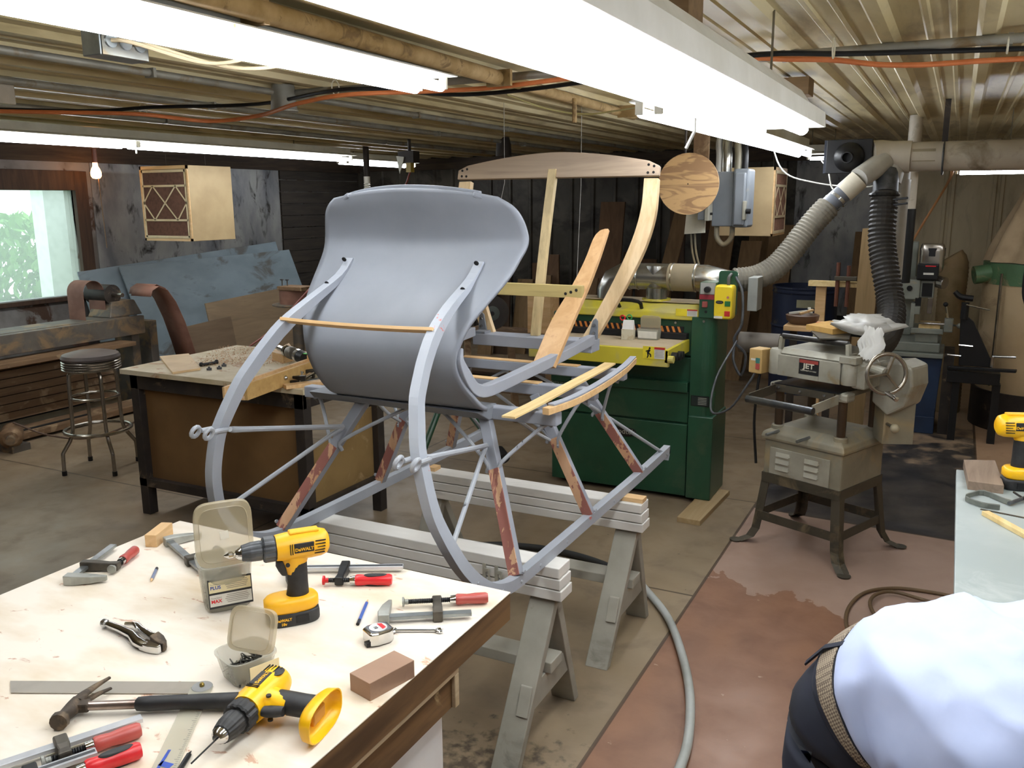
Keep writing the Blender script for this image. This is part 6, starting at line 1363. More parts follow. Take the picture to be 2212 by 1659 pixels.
a, b_ = pz(2128, 1108, .857), pz(2260, 1180, .857); o = MB().bar(a, b_, .022, .013).build('wood_strip', M_strip, bevel=.001); tag(recenter(o), 'pale wooden stick pointing right on the grey bench', 'wood strip'); o.location.z = .8502
a, b_ = pz(2118, 1100, .8515), pz(2260, 1128, .8515); o = MB().bar(a, b_, .010, .0015).build('metal_strip', M_stand); tag(recenter(o), 'thin dark metal strip behind the pale stick on the grey bench', 'strip'); o.location.z = .8502

# ---------------- floor hoses ----------------
fh = [pz(1040, 1178, .02), pz(1100, 1178, .02), pz(1200, 1190, .02), pz(1300, 1218, .02), pz(1385, 1262, .02), pz(1440, 1330, .02), pz(1472, 1410, .02), pz(1490, 1500, .02), pz(1486, 1600, .02), pz(1462, 1680, .02), pz(1440, 1760, .02)]
t = thing('vacuum_hose', 'long hose curving across the floor, black behind the sawhorse then pale grey in front', 'hose', (fh[5].x, fh[5].y, 0))
MB().tube(fh[4:], .0165, 12, smooth=8).build('pale_section', mat('pale grey hose', '#a9aca8', .45, 0, '#9a9d98', 6), t, smooth=True)
MB().tube(fh[:5], .0165, 12, smooth=8).build('black_section', mat('black hose', '#2f3030', .5), t, smooth=True)
c1_ = [pz(2075, 1292, .009), pz(2000, 1278, .009), pz(1930, 1271, .009), pz(1870, 1280, .009), pz(1835, 1310, .009), pz(1828, 1350, .009), pz(1850, 1390, .009)]
c2_ = [pz(2075, 1320, .022), pz(2000, 1298, .022), pz(1930, 1279, .022), pz(1890, 1286, .022), pz(1880, 1310, .022), pz(1910, 1345, .022), pz(2010, 1390, .022)]
t = thing('coiled_cord', 'brown extension cord looped on the floor beyond the bending person', 'cord', (c1_[3].x, c1_[3].y, 0))
mcd = mat('dusty brown cord', '#5f4a30', .6)
MB().tube(c1_, .008, 10, smooth=8).build('lower_loop', mcd, t, smooth=True); MB().tube(c2_, .008, 10, smooth=8).build('upper_loop', mcd, t, smooth=True)

# ---------------- mortiser on blue cabinet ----------------
M_navy = mat('navy blue cabinet', '#203554', .45, 0, '#1b2d49', 5)
M_mort = mat('grey green machine casting', '#8b8f86', .5, .1, '#7b7f76', 5, .4, .65, dirt='#9d8f76', dscale=6, dlo=.58, dhi=.7)
t = thing('mortising_machine', 'grey machine with black motor on a navy blue cabinet behind the planer', 'machine', (-.21, 7.4, 0))
MB().hexa([(-.43, 7.14, .05), (-.04, 7.14, .05), (-.04, 7.6, .05), (-.43, 7.6, .05), (-.41, 7.14, .58), (-.02, 7.14, .58), (-.02, 7.6, .58), (-.41, 7.6, .58)]).build('cabinet', M_navy, t, bevel=.004)
MB().b2((-.43, 7.12, .0), (-.035, 7.62, .13)).build('cabinet_plinth', M_navy, t, bevel=.004)
MB().b2((-.43, 7.10, .582), (-.015, 7.65, .615)).build('base_tray', M_mort, t, bevel=.006); MB().b2((-.41, 7.14, .616), (-.04, 7.6, .69)).build('base_casting', M_mort, t, bevel=.01)
MB().b2((-.22, 7.15, .69), (-.06, 7.45, .76)).build('saddle', M_mort, t, bevel=.006)
MB().b2((-.25, 7.12, .76), (-.03, 7.42, .80)).build('cross_slide', M_mort, t, bevel=.006)
MB().b2((-.20, 7.14, .80), (-.055, 7.38, .825)).build('wood_table', M_strip, t)
MB().b2((-.265, 7.14, .80), (-.235, 7.3, .98)).build('fence_post', M_mort, t, bevel=.004); MB().b2((-.24, 7.14, .90), (-.20, 7.2, .96)).build('hold_down', M_mort, t, bevel=.004)
MB().cyl((-.20, 7.13, .84), (-.02, 7.13, .84), .010, n=10).build('guide_rod', M_chr, t)
MB().b2((-.03, 7.12, .78), (.03, 7.2, .88)).build('clamp_block', M_mort, t, bevel=.006); MB().cyl((.03, 7.16, .83), (.07, 7.14, .83), .008, n=10).build('clamp_spindle', M_chr, t); MB().ball((.075, 7.14, .83), .022, 10).build('clamp_knob', M_mort, t, smooth=True)
MB().bar((-.01, 7.15, .88), (-.03, 7.13, .98), .010, .010).build('lever', M_chr, t); MB().ball((-.032, 7.13, .985), .018, 10).build('lever_ball', M_black, t, smooth=True)
MB().b2((-.34, 7.5, .69), (-.26, 7.6, 1.42)).build('column', M_mort, t, bevel=.008)
MB().b2((-.36, 7.18, 1.005), (-.215, 7.5, 1.155)).build('head', M_mort, t, bevel=.008); MB().cyl((-.285, 7.178, 1.09), (-.285, 7.172, 1.09), .02, n=14).build('port', M_dark, t)
MB().b2((-.215, 7.2, 1.02), (-.12, 7.45, 1.15)).build('motor_mount', M_mort, t, bevel=.006); MB().b2((-.20, 7.195, 1.03), (-.13, 7.199, 1.13)).build('mount_recess', M_dark, t)
MB().b2((-.245, 7.16, 1.155), (-.10, 7.40, 1.275)).build('motor_box', M_black, t, bevel=.010); MB().b2((-.20, 7.155, 1.195), (-.13, 7.159, 1.21)).build('motor_label', M_lab2, t); MB().b2((-.19, 7.155, 1.255), (-.12, 7.159, 1.263)).build('red_label', M_redp, t)
rbox(MB(), (-.155, 7.33, 1.31), (.17, .17, .21), pw=5, tz=.12).build('motor', M_chd, t, smooth=40); MB().lathe([(.001, 0), (.088, 0), (.088, .06), (.07, .065), (.001, .065)], (-.155, 7.33, 1.325), (0, 0, 1), 20).build('motor_cap', M_black, t, smooth=40)
MB().cyl((-.10, 7.25, 1.14), (-.05, 7.22, 1.13), .045, n=14).build('side_motor', M_chd, t)
MB().b2((-.24, 7.18, .90), (-.20, 7.24, 1.02)).build('chisel_holder', M_black, t); MB().b2((-.155, 7.2, .90), (-.12, 7.24, 1.02)).build('depth_stop', M_chd, t, bevel=.003)
MB().tube([(-.34, 7.4, 1.35), (-.32, 7.35, 1.45), (-.36, 7.3, 1.55), (-.42, 7.3, 1.3)], .005, 6, smooth=4).build('spring_arm', M_stand, t, smooth=True)
# black tool rest / lathe stand to the right
t = thing('lathe_stand', 'black triangular lathe rest stand with curved tool rest and crank handles', 'machine', (.15, 7.2, 0))
MB().prism([(.09, 7.0, .56), (.30, 7.0, .56), (.30, 7.0, .60), (.16, 7.0, .88), (.10, 7.0, .93), (.07, 7.0, .93)], (0, .06, 0)).build('triangle_plate', M_black, t, bevel=.004)
MB().b2((.02, 6.96, .44), (.36, 7.12, .525)).build('base_block', M_black, t, bevel=.004); MB().bar((.02, 6.98, .545), (.45, 6.90, .565), .05, .02).build('slide_bar', M_black, t, bevel=.003)
MB().cyl((.095, 7.0, .90), (.095, 7.0, 1.02), .026, n=14).build('post', M_black, t); MB().tube([(.02, 6.98, 1.095), (.06, 6.98, 1.06), (.14, 6.98, 1.05)], [.018, .022, .022], 8, smooth=4).build('tool_rest', M_black, t, smooth=True)
MB().cyl((.10, 6.98, 1.005), (.25, 6.94, .98), .006, n=8).build('lever', M_chr, t)
MB().cyl((.30, 6.98, .57), (.30, 6.98, .64), .014, n=10).build('crank_post', M_chd, t); MB().cyl((.30, 6.98, .645), (.44, 6.92, .66), .008, n=8).build('crank_arm', M_chr, t)
for x in (.06, .32): MB().b2((x, 7.0, 0), (x + .05, 7.08, .44)).build('leg', M_black, t)
for z, xx in ((.71, .08), (.635, .01)): MB().cyl((xx, 7.0, z), (xx + .09, 6.97, z), .007, n=8).build('side_handle', M_chr, t)
MB().b2((-.01, 7.15, .0), (.06, 7.5, .62)).build('rear_frame', M_dsteel, t)

# ---------------- dust collector ----------------
M_cloth = mat('tan dust bag cloth', '#b09a7a', .85, 0, '#9c8667', 5)
M_cgreen = mat('green drum ring', '#4d6e4a', .5, 0, '#435f40', 4, .4, .65, dirt='#9a8a68', dscale=5, dlo=.54, dhi=.66)
ccx, ccy = .62, 7.75
t = thing('dust_collector', 'dust collector with cream lower bag, green ring and pleated cloth top bag', 'dust collector', (ccx, ccy, 0))
def pleat(r0, r1, z0, z1, nz, pl, seed=0):
    rr = []
    for i in range(nz + 1):
        f = i / nz; z = z0 + (z1 - z0) * f; r = r0 + (r1 - r0) * f
        rr.append([Vector((ccx + (r * (1 + pl * math.sin(a * 9 + seed) * math.sin(PI * min(1, f * 1.0 + .25)))) * math.cos(a), ccy + (r * (1 + pl * math.sin(a * 9 + seed))) * math.sin(a), z)) for a in [2 * PI * k / 72 for k in range(72)]])
    return rr
MB().loft(pleat(.40, .415, .30, 1.11, 10, .006)).build('lower_bag', mat('cream collector bag', '#c4ad88', .7, 0, '#b39c77', 3, .4, .65, dirt='#937c5c', dscale=4, dlo=.58, dhi=.72), t, smooth=True)
MB().loft(pleat(.42, .42, 1.11, 1.27, 1, 0)).build('green_ring', M_cgreen, t, smooth=40)
MB().loft(pleat(.40, .12, 1.275, 2.0, 12, .11)).build('upper_bag', M_cloth, t, smooth=True)
MB().cyl((ccx, ccy, 1.98), (ccx, ccy, ZC - .01), .01, n=6).build('hanger', M_dsteel, t)
MB().tube([(ccx - .36, ccy - .15, 1.19), (ccx - .48, ccy - .18, 1.17)], .07, 14).build('inlet', M_cgreen, t, smooth=40)
MB().cyl((ccx - .30, ccy - .34, .35), (ccx - .30, ccy - .34, 1.2), .010, n=8).build('strut', M_chd, t)
MB().cyl((ccx, ccy, .0), (ccx, ccy, .30), .42, n=30).build('base', M_dsteel, t, smooth=40)
MB().tube([(ccx - .1, ccy - .45, 2.0), (ccx - .1, ccy - .47, 1.7), (ccx - .16, ccy - .47, 1.25), (ccx - .14, ccy - .48, 1.0), (ccx + .0, ccy - .48, .88), (ccx + .3, ccy - .48, .9)], .008, 8, smooth=5).build('black_cable', M_black, t, smooth=True)
t = thing('cardboard_tube', 'brown ribbed duct elbow rising in front of the cream wall', 'duct', (.02, 8.0, .0))
ribhose(MB(), [(.04, 8.0, .0), (.03, 8.0, .5), (.0, 8.0, .9), (-.0, 8.0, 1.2), (-.04, 8.0, 1.28)], .105, pitch=.03).build('ribbed_tube', mat('dusty brown tube', '#8a7350', .7, 0, '#77633f', 6), t, smooth=60)

# ---------------- blue barrel, boards, little shelf ----------------
t = thing('steel_drum', 'dark blue steel drum with a masking tape label behind the planer', 'drum', (-1.20, 8.35, 0))
M_drum = mat('dark blue steel', '#222c47', .45, .2, '#1c2439', 4, .4, .7, dirt='#5a5648', dscale=6, dlo=.6, dhi=.7)
pr = [(.001, 0), (.285, 0)]
for k in range(3): pr += [(.285, .02 + .31 * k), (.285, .29 + .31 * k), (.294, .305 + .31 * k), (.285, .32 + .31 * k)]
pr += [(.285, .95), (.292, .96), (.292, .975), (.275, .975), (.275, .5), (.001, .5)]
MB().lathe(pr, (-1.20, 8.35, 0), (0, 0, 1), 36).build('drum_body', M_drum, t, smooth=30)
MB().prism([(-1.20 + .288 * math.sin(a), 8.35 - .288 * math.cos(a), .80) for a in [(-.1 + .07 * k) for k in range(11)]] + [(-1.20 + .290 * math.sin(a), 8.35 - .290 * math.cos(a), .80) for a in [(-.1 + .07 * k) for k in range(11)]][::-1], (0, 0, .07)).build('tape_label', mat('masking tape', '#9c987c', .6), t)
o = lean('board', 'tall light brown board standing behind the black hose', 6.5, 6.53, 1.55, 1.55, -.62, -.585, wood('tall board', '#8d744f', '#7a633f', 'Z', 2, .7), 'board', th=.13)
t = thing('tool_shelf', 'small plank shelf with a round basket of tools behind the planer', 'shelf', (-.72, 5.6, 0))
MB().b2((-.90, 5.45, .965), (-.58, 5.75, .995)).build('plank', M_slat, t, bevel=.002)
MB().b2((-.88, 5.58, 0), (-.84, 5.62, .965)).build('post', M_dsteel, t); MB().b2((-.66, 5.58, 0), (-.62, 5.62, .965)).build('post', M_dsteel, t)
t = thing('basket', 'round brown bowl of odds and ends on the small plank shelf', 'bowl', (-.81, 5.58, 0.9955))
MB().lathe([(.001, 0), (.07, 0), (.095, .025), (.10, .055), (.088, .06), (.06, .03), (.001, .03)], (-.81, 5.58, 0.9955), (0, 0, 1), 24).build('bowl', mat('brown leather', '#5c4433', .5), t, smooth=40)
for k, (x, y, a, m) in enumerate(((-.84, 5.56, .4, M_lab2), (-.79, 5.57, .9, M_slat), (-.77, 5.6, 1.8, M_jetl))): MB().bar((x - .05 * math.cos(a), y - .03 * math.sin(a), 1.06), (x + .06 * math.cos(a), y + .04 * math.sin(a), 1.075 + .006 * k), .018, .012).build('scrap_piece', m, t)
for k, (x, y, a, m, lab) in enumerate(((-.68, 5.52, .5, M_redp, 'orange red handled tool on the small shelf beside the bowl'), (-.63, 5.50, 1.2, M_lab2, 'white handled tool on the small shelf'), (-.60, 5.52, .2, mat('blue plastic', '#2a3f8f', .4), 'blue tool at the right end of the small shelf'))):
    o = MB().tube([(x - .04 * math.cos(a), y - .04 * math.sin(a), 1.008), (x + .04 * math.cos(a), y + .04 * math.sin(a), 1.014)], .012, 8).build('hand_tool', m, smooth=True); tag(recenter(o), lab, 'tool'); o.location.z = 0.9955
# rack with horizontal bar and clamps behind
t = thing('clamp_rack', 'wooden rail on uprights holding small clamps behind the planer', 'rack', (-.75, 6.6, 0))
MB().b2((-.93, 6.58, 1.135), (-.52, 6.64, 1.175)).build('rail', M_strip, t, bevel=.002)
for x in (-.88, -.60): MB().b2((x, 6.62, 0), (x + .07, 6.66, 1.134)).build('upright', M_slat, t)
for x, h in ((-.73, .16), (-.66, .14)):
    c = MB().cyl((x, 6.56, 1.0), (x, 6.56, 1.15 + h), .014, n=8).build('clamp_pipe', mat('rusty pipe', '#6b4233', .6, .4), t); MB().box((x + .02, 6.55, 1.20), (.08, .03, .03)).build('clamp_head', M_stand, c, bevel=.004)
# lumber along the back wall
LW = [wood('dim lumber %d' % k, a, b, 'Z', 2, .8) for k, (a, b) in enumerate((('#6d5138', '#574029'), ('#7f6444', '#6a5236'), ('#4d3928', '#3c2c1f'), ('#8d7350', '#785f3f')))]
rr_ = random.Random(11)
x = -4.9; kb = 0
while x < -1.75:
    w = rr_.uniform(.08, .30); h = rr_.uniform(.9, 1.75) if rr_.random() < .7 else rr_.uniform(.6, 1.0); kb = kb + 1 if x > -4.9 else 0; y = 8.78 + (kb % 4) * .11; s = rr_.uniform(-.12, .12)
    o = MB().hexa([(x, y, 0), (x + w, y, 0), (x + w, y + .03, 0), (x, y + .03, 0), (x + s, y + .22 * h, h), (x + s + w, y + .22 * h, h), (x + s + w, y + .22 * h + .03, h), (x + s, y + .22 * h + .03, h)]).build('board', LW[rr_.randrange(4)])
    tag(recenter(o), 'dim board leaning in the dark row of lumber along the back wall', 'board', 'boards leaning along the back wall'); x += w * rr_.uniform(.75, 1.3)
for x, w, h, y, s, lab in ((-2.9, .16, 1.72, 8.6, .28, 'long board leaning right of the curved seat post'), (-2.35, .26, 1.62, 8.62, .10, 'wide brown board leaning left of the grey hose'), (-2.0, .2, 1.35, 8.5, .1, 'brown board leaning just behind the grey hose'), (-1.72, .24, 1.5, 8.7, .05, 'brown board leaning beside the blue drum'), (-.95, .28, 1.42, 9.3, .02, 'square topped board standing before the foil sheet')):
    o = MB().hexa([(x, y, 0), (x + w, y, 0), (x + w, y + .03, 0), (x, y + .03, 0), (x + s, y + .22 * h, h), (x + s + w, y + .22 * h, h), (x + s + w, y + .22 * h + .03, h), (x + s, y + .22 * h + .03, h)]).build('board', LW[1]); tag(recenter(o), lab, 'board')
# grinder wheel on a stand and wooden trestle seen through the sleigh
t = thing('grinder', 'grinding wheel on a rough wooden stand seen below the seat bar', 'grinder', (-3.30, 6.2, 0))
MB().cyl((-3.33, 6.2, .87), (-3.29, 6.15, .87), .14, n=26).build('wheel', M_dsteel, t, smooth=40); MB().cyl((-3.31, 6.17, .87), (-3.27, 6.12, .87), .06, n=20).build('hub', M_steel, t, smooth=40); MB().cyl((-3.28, 6.13, .87), (-3.265, 6.11, .87), .018, n=10).build('nut', M_dark, t)
MB().b2((-3.6, 6.1, .66), (-2.7, 6.5, .71)).build('stand_top', M_mwood, t)
for a, b in ((-3.55, -3.48), (-2.82, -2.75), (-3.15, -3.05)): MB().bar((a, 6.2, .66), (b, 6.1, 0), .05, .05).build('stand_leg', M_mwood, t)
MB().b2((-3.55, 6.22, .20), (-2.8, 6.28, .26)).build('stand_rail', M_mwood, t)
MB().b2((-3.02, 6.25, .712), (-2.82, 6.42, 1.02)).build('plywood_guard', M_slat, t)
for k in range(5):
    o = MB().tube([(-4.3, 7.1 + k * .12, .07 + .1 * (k % 2)), (-2.6, 7.0 + k * .12, .07 + .1 * (k % 2))], [.06, .055], 10).build('log', wood('bark log %d' % k, '#5b4a3b', '#3f332a', 'X', 3, .9)); tag(recenter(o), 'rough barked log on the floor behind the sleigh body', 'log', 'logs behind the sleigh')
t = thing('pipe_trestle', 'dark green folding stand with round feet behind the sleigh knees', 'stand', (-2.5, 4.3, 0))
for q0_, q1_ in (((945, 895, 4.35), (912, 985, 4.15)), ((1010, 870, 4.6), (1048, 950, 4.5)), ((1052, 985, 4.15), (1095, 1010, 4.3))):
    pass
lg = [(py(950, 880, 4.4), py(905, 1000, 4.2)), (py(1005, 880, 4.5), py(1085, 985, 4.2))]
for a, b in lg:
    b = b.copy(); MB().cyl(a, b, .020, n=10).build('leg', M_green, t, smooth=True); d = (b - a).normalized(); MB().cyl(b - d * .05, b + d * .03, .034, n=14).build('rubber_foot', M_black, t, smooth=True)
MB().bar(lg[0][0] + Vector((-.05, 0, .01)), lg[1][0] + Vector((.05, 0, .01)), .05, .04).build('top_bar', M_green, t)
# ---------------- ceiling pipes, conduits, cords ----------------
M_cond = mat('painted metal conduit', '#9b988c', .45, .3, '#88857a', 6, .4, .65, dirt='#7d6a4c', dscale=7, dlo=.55, dhi=.68)
M_rustp = mat('tan insulated pipe', '#a58a5e', .8, 0, '#8f7446', 12, .4, .6, dirt='#6d5530', dscale=14, dlo=.55, dhi=.65)
M_ocord = mat('orange cord', '#d27a45', .45, 0, '#c06a38', 10)
t = thing('insulated_pipe', 'thick tan pipe running along the ceiling between the two near light fixtures', 'pipe', (-1.7, 2.5, 2.2))
MB().tube([(-1.62, -.5, 2.245), (-1.74, 3.35, 2.245)], .030, 14).build('pipe', M_rustp, t, smooth=True)
MB().tube([(-1.74, 3.35, 2.245), (-1.80, 5.2, 2.245)], .024, 12).build('thin_section', M_rustp, t, smooth=True)
for y in (1.9, 3.33, 4.9): MB().b2((-1.79, y - .01, 2.212), (-1.68, y + .01, ZC - .024)).build('clip', M_rustp, t)
MB().cyl((-1.66, 3.95, 2.22), (-1.66, 3.95, 2.11), .012, n=8).build('stub', M_rustp, t)
def conduit(name, label, P, r, clips, grp=None, cat='conduit', m=None):
    t = thing(name, label, cat, P[0], 0, grp)
    MB().tube(P, r, 10, smooth=0).build('tube', m or M_cond, t, smooth=True)
    for c in clips: MB().box((c[0], c[1], P[0][2]), (.05, .014, .036) if abs(P[0][0] - P[-1][0]) < abs(P[0][1] - P[-1][1]) else (.014, .05, .036)).build('clip', M_cond, t)
    return t
conduit('conduit', 'grey conduit from the left edge to the round junction box on the ceiling', [(-2.90, .3, 2.257), (-2.92, 3.30, 2.257)], .015, [(-2.905, 1.7), (-2.915, 2.6)])
conduit('conduit', 'grey conduit crossing the ceiling from the round junction box to the right', [(-2.86, 3.40, 2.258), (XR - .05, 3.44, 2.258)], .017, [(-2.2, 3.41), (-.62, 3.43), (.1, 3.44)])
conduit('conduit', 'dark conduit high on the ceiling behind the round junction box', [(-3.6, 1.2, 2.257), (-3.62, 9.3, 2.257)], .016, [(-3.6, 3.6), (-3.61, 5.9), (-3.61, 7.4)])
conduit('conduit', 'second dark conduit nearer the window side of the ceiling', [(-4.5, 1.2, 2.257), (-4.52, 9.3, 2.257)], .018, [(-4.5, 4.1), (-4.51, 6.5)])
conduit('conduit', 'conduit with a dangling wire along the ceiling above the dash', [(-2.95, 3.45, 2.257), (-2.98, 9.3, 2.257)], .016, [(-2.96, 4.6), (-2.97, 5.8)])
t = thing('junction_box', 'round grey ceiling junction box above the second bench', 'junction box', (-2.91, 3.37, 2.18))
MB().lathe([(.062, 0), (.058, .07), (.052, .112), (.001, .115)], (-2.91, 3.37, 2.182), (0, 0, 1), 22).build('body', M_cond, t, smooth=40); MB().lathe([(.001, 0), (.066, 0), (.066, .008), (.001, .008)], (-2.91, 3.37, 2.172), (0, 0, 1), 22).build('cover', M_cond, t, smooth=40)
jp = pz(1040, 320, 2.2)
t = thing('junction_box', 'dusty round ceiling junction box just above the seat frame', 'junction box', (-3.61, 7.0, 2.13))
MB().lathe([(.001, 0), (.07, 0), (.065, .10), (.05, .158), (.001, .16)], (-3.61, 7.0, 2.135), (0, 0, 1), 18).build('body', M_dsteel, t, smooth=40)
jb = pz(250, 100, 2.20)
t = thing('outlet_box', 'galvanised square outlet box with two white cables at upper left', 'junction box', (jb.x, jb.y, 2.16))
MB().box((jb.x, jb.y, 2.205), (.075, .17, .085)).build('box', M_galv, t, bevel=.003)
MB().box((jb.x + .040, jb.y, 2.203), (.004, .16, .080)).build('outlet_plate', M_duct, t, bevel=.002)
MB().box((jb.x - .02, jb.y, (2.2476 + ZC - .02) / 2), (.02, .06, ZC - .02 - 2.2476)).build('strap', M_cond, t)
for dy_ in (-.05, 0, .05): MB().cyl((jb.x + .042, jb.y + dy_, 2.205), (jb.x + .046, jb.y + dy_, 2.205), .020, n=14).build('knockout', M_galv, t)
for k, dy_ in enumerate((-.05, .03)):
    MB().tube([(jb.x + .045, jb.y + dy_, 2.205), (jb.x + .09, jb.y + dy_ + .03, 2.20), (jb.x + .16, jb.y + .16 + .1 * k, 2.165), (jb.x + .26, jb.y + .22 + .15 * k, 2.17), (jb.x + .36, jb.y + .26 + .2 * k, 2.215)], .006, 8, smooth=5).build('cable', mat('cream cable', '#c9b795', .5), t, smooth=True)
def cord(label, P, r, m=M_ocord, cat='cord', name='orange_cord'):
    o = MB().tube(P, r, 8, smooth=7).build(name, m, smooth=True); tag(recenter(o), label, cat); return o
cord('orange cord crossing the ceiling past the round junction box towards the big fixture', [pz(-40, 240, 2.17), pz(120, 243, 2.17), pz(300, 247, 2.165), pz(450, 262, 2.15), pz(560, 250, 2.16), pz(640, 225, 2.18), pz(750, 205, 2.20), pz(920, 198, 2.21), pz(1060, 190, 2.215), pz(1240, 168, 2.225), pz(1400, 150, 2.228)], .0095)
cord('orange cord under the grey conduit at upper right', [(-1.1, 3.36, 2.225), pz(1600, 128, 2.225), pz(1700, 128, 2.224), pz(1800, 130, 2.222), pz(1900, 140, 2.215), pz(2000, 140, 2.215), pz(2120, 132, 2.22), pz(2260, 125, 2.222)], .0095)
cord('black cord running beside the orange cord under the ceiling', [pz(-40, 236, 2.2), pz(200, 240, 2.2), pz(330, 232, 2.215), pz(560, 225, 2.22), pz(760, 192, 2.23), pz(1000, 205, 2.215), pz(1260, 178, 2.225), pz(1600, 122, 2.232), pz(1860, 116, 2.235), pz(2260, 104, 2.235)], .009, M_black, name='black_cord')
cord('thin yellowish cable sagging from the ceiling to the second fluorescent strip', [pz(1095, 205, 2.26), pz(1180, 235, 2.2), pz(1260, 247, 2.17), pz(1330, 240, 2.17), pz(1400, 228, 2.16)], .0045, mat('old cream cable', '#b3a76f', .5), 'cable', 'sagging_cable')
for k, (x, y) in enumerate(((725, 200), (310, 245), (1800, 118), (2176, 108))):
    c = pz(x, y, 2.225); lab = ('white cable tie on the conduit right of the round junction box', 'white cable tie near the left end of the orange cord', 'cable tie on the conduit at upper right', 'white cable tie at the far right end of the conduit')[k]
    o = MB().tube([(c.x, c.y + .026 * math.cos(a), c.z + .02 + .032 * math.sin(a)) for a in [2 * PI * i / 12 for i in range(12)]], .003, 6, closed=True).build('cable_tie', mat('off white tie', '#cfc7ae', .5)); tag(recenter(o), lab, 'cable tie', 'cable ties on the ceiling conduit')
cord('thin orange cord hanging diagonally in front of the cream ribbed wall', [py(2060, 362, 5.75), py(2045, 400, 7.8), py(1990, 490, 8.2), py(1945, 565, 8.2)], .010, mat('tan orange cord', '#c08a58', .5))
cord('loose cream cable drooping left of the black blast gate', [(-1.16, 6.0, 2.2), py(1690, 368, 6.0), py(1760, 395, 6.0), py(1860, 405, 5.9), (-.42, 5.85, 1.84)], .005, M_pvcw, 'cable', 'loose_cable')
cord('cream cable bending down from the small light to the hose clamp', [py(1775, 348, 6.2), py(1788, 365, 6.0), py(1795, 400, 5.7), py(1800, 410, 5.5)], .005, M_pvcw, 'cable', 'loose_cable')
for P, lab in ((((1440, 0), (1478, 22)), 'wooden block on the ceiling at the top edge beside the big fixture'), (((1700, 170), (1757, 205)), 'wooden block under the ceiling near the far end of the big fixture')):
    c = pz((P[0][0] + P[1][0]) / 2, (P[0][1] + P[1][1]) / 2, 2.235); o = MB().box((c.x - .03, c.y + .05, 2.237), (.14, .14, .075)).build('ceiling_block', wood('dull block', '#7d6343', '#665034', 'X', 3, .8), bevel=.002); tag(recenter(o), lab, 'wood block')
# plug adapter and coiled bulb by the dash top
q = py(885, 345, 6.6)
t = thing('socket_adapter', 'grey and yellow plug adapter with a red cord above the dash', 'socket', (q.x, q.y, q.z - .1))
MB().b2((q.x - .09, q.y - .05, q.z - .03), (q.x + .07, q.y + .05, q.z + .07)).build('box', M_dsteel, t); MB().b2((q.x - .005, q.y - .055, q.z - .11), (q.x + .045, q.y, q.z - .03)).build('yellow_plug', mat('yellow plug', '#9a8332', .5), t)
MB().prism([(q.x - .10, q.y - .06, q.z + .03), (q.x - .02, q.y - .06, q.z + .02), (q.x - .03, q.y - .06, q.z - .02), (q.x - .07, q.y - .06, q.z - .12), (q.x - .09, q.y - .06, q.z - .02)], (0, .01, 0)).build('white_guard', M_jetl, t)
MB().tube([(q.x + .02, q.y - .03, q.z - .11), py(862, 420, 6.3), py(740, 545, 5.8), py(600, 700, 5.2), py(535, 752, 5.0), py(480, 800, 4.9)], .008, 6, smooth=4).build('red_cord', mat('dull red cord', '#8b4a42', .5), t, smooth=True)
MB().cyl((q.x, q.y, q.z + .06), (q.x, q.y, ZC - .005), .015, n=8).build('drop_conduit', M_dsteel, t)
q = py(793, 395, 7.4)
t = thing('spiral_bulb', 'unlit white spiral bulb hanging above the dash', 'light bulb', (q.x, q.y, q.z - .08))
MB().tube([(q.x + .028 * math.cos(a), q.y + .028 * math.sin(a), q.z - .09 + .0035 * a) for a in [k * .5 for k in range(52)]], .008, 6).build('spiral', M_white, t, smooth=True)
MB().cyl((q.x, q.y, q.z + .0), (q.x, q.y, q.z + .06), .032, n=12).build('base', M_white, t); MB().cyl((q.x, q.y, q.z + .06), (q.x, q.y, ZC - .005), .03, n=10).build('holder', M_dsteel, t)
for x, y, Y0, L_, lab in ((1255, 400, 4.6, .78, 'thin pull string hanging inside the seat frame'), (1090, 395, 4.6, .12, 'short bent white wire hanging left inside the seat frame'), (1500, 285, 3.35, .06, 'hanging peg on the end of the second strip light')):
    q = py(x, y, Y0); o = MB().tube([(q.x, q.y, ZC - .003), (q.x, q.y, q.z), (q.x - .03, q.y, q.z - L_)], .0016 if L_ != .06 else .007, 6).build('pull_string', M_pvcw); tag(recenter(o), lab, 'string')
# electrical outlet on the left edge of the ceiling
q = pz(8, 222, 2.17); t = thing('ceiling_outlet', 'cream double outlet on the ceiling at the very left edge', 'outlet', (q.x, q.y, q.z))
MB().box((q.x - .02, q.y, q.z + .06), (.06, .10, .13)).build('outlet_body', mat('cream outlet', '#b7ab96', .5), t, bevel=.004)

# ---------------- bending person ----------------
M_shirt = mat('pale blue shirt cloth', '#b9c4e4', .75, 0, '#afbbdc', 6)
M_jean = mat('dark navy trousers', '#171c2b', .8, 0, '#111520', 12)
def belt_mat():
    m, N, L, P = newmat('woven belt'); P.inputs['Roughness'].default_value = .75
    w = N.new('ShaderNodeTexChecker'); w.inputs['Scale'].default_value = 260; L.new(objvec(N, L), w.inputs['Vector'])
    w.inputs['Color1'].default_value = lin('#948672'); w.inputs['Color2'].default_value = lin('#5b4d40'); L.new(w.outputs['Color'], P.inputs['Base Color']); return m
pp = thing('person', 'person bending over away from us in pale blue shirt, woven belt and dark trousers', 'person', (-.02, 1.5, 0))
PPM = Matrix.Translation((-.015, 1.56, 0)) @ Matrix.Rotation(math.radians(-36), 4, 'Z')
path = [(-.005, 1.49, .42), (-.03, 1.49, .60), (-.045, 1.49, .74), (-.030, 1.49, .85), (.015, 1.49, .915), (.08, 1.495, .935), (.16, 1.505, .945), (.26, 1.52, .955), (.38, 1.54, .96), (.50, 1.56, .95), (.60, 1.57, .92)]
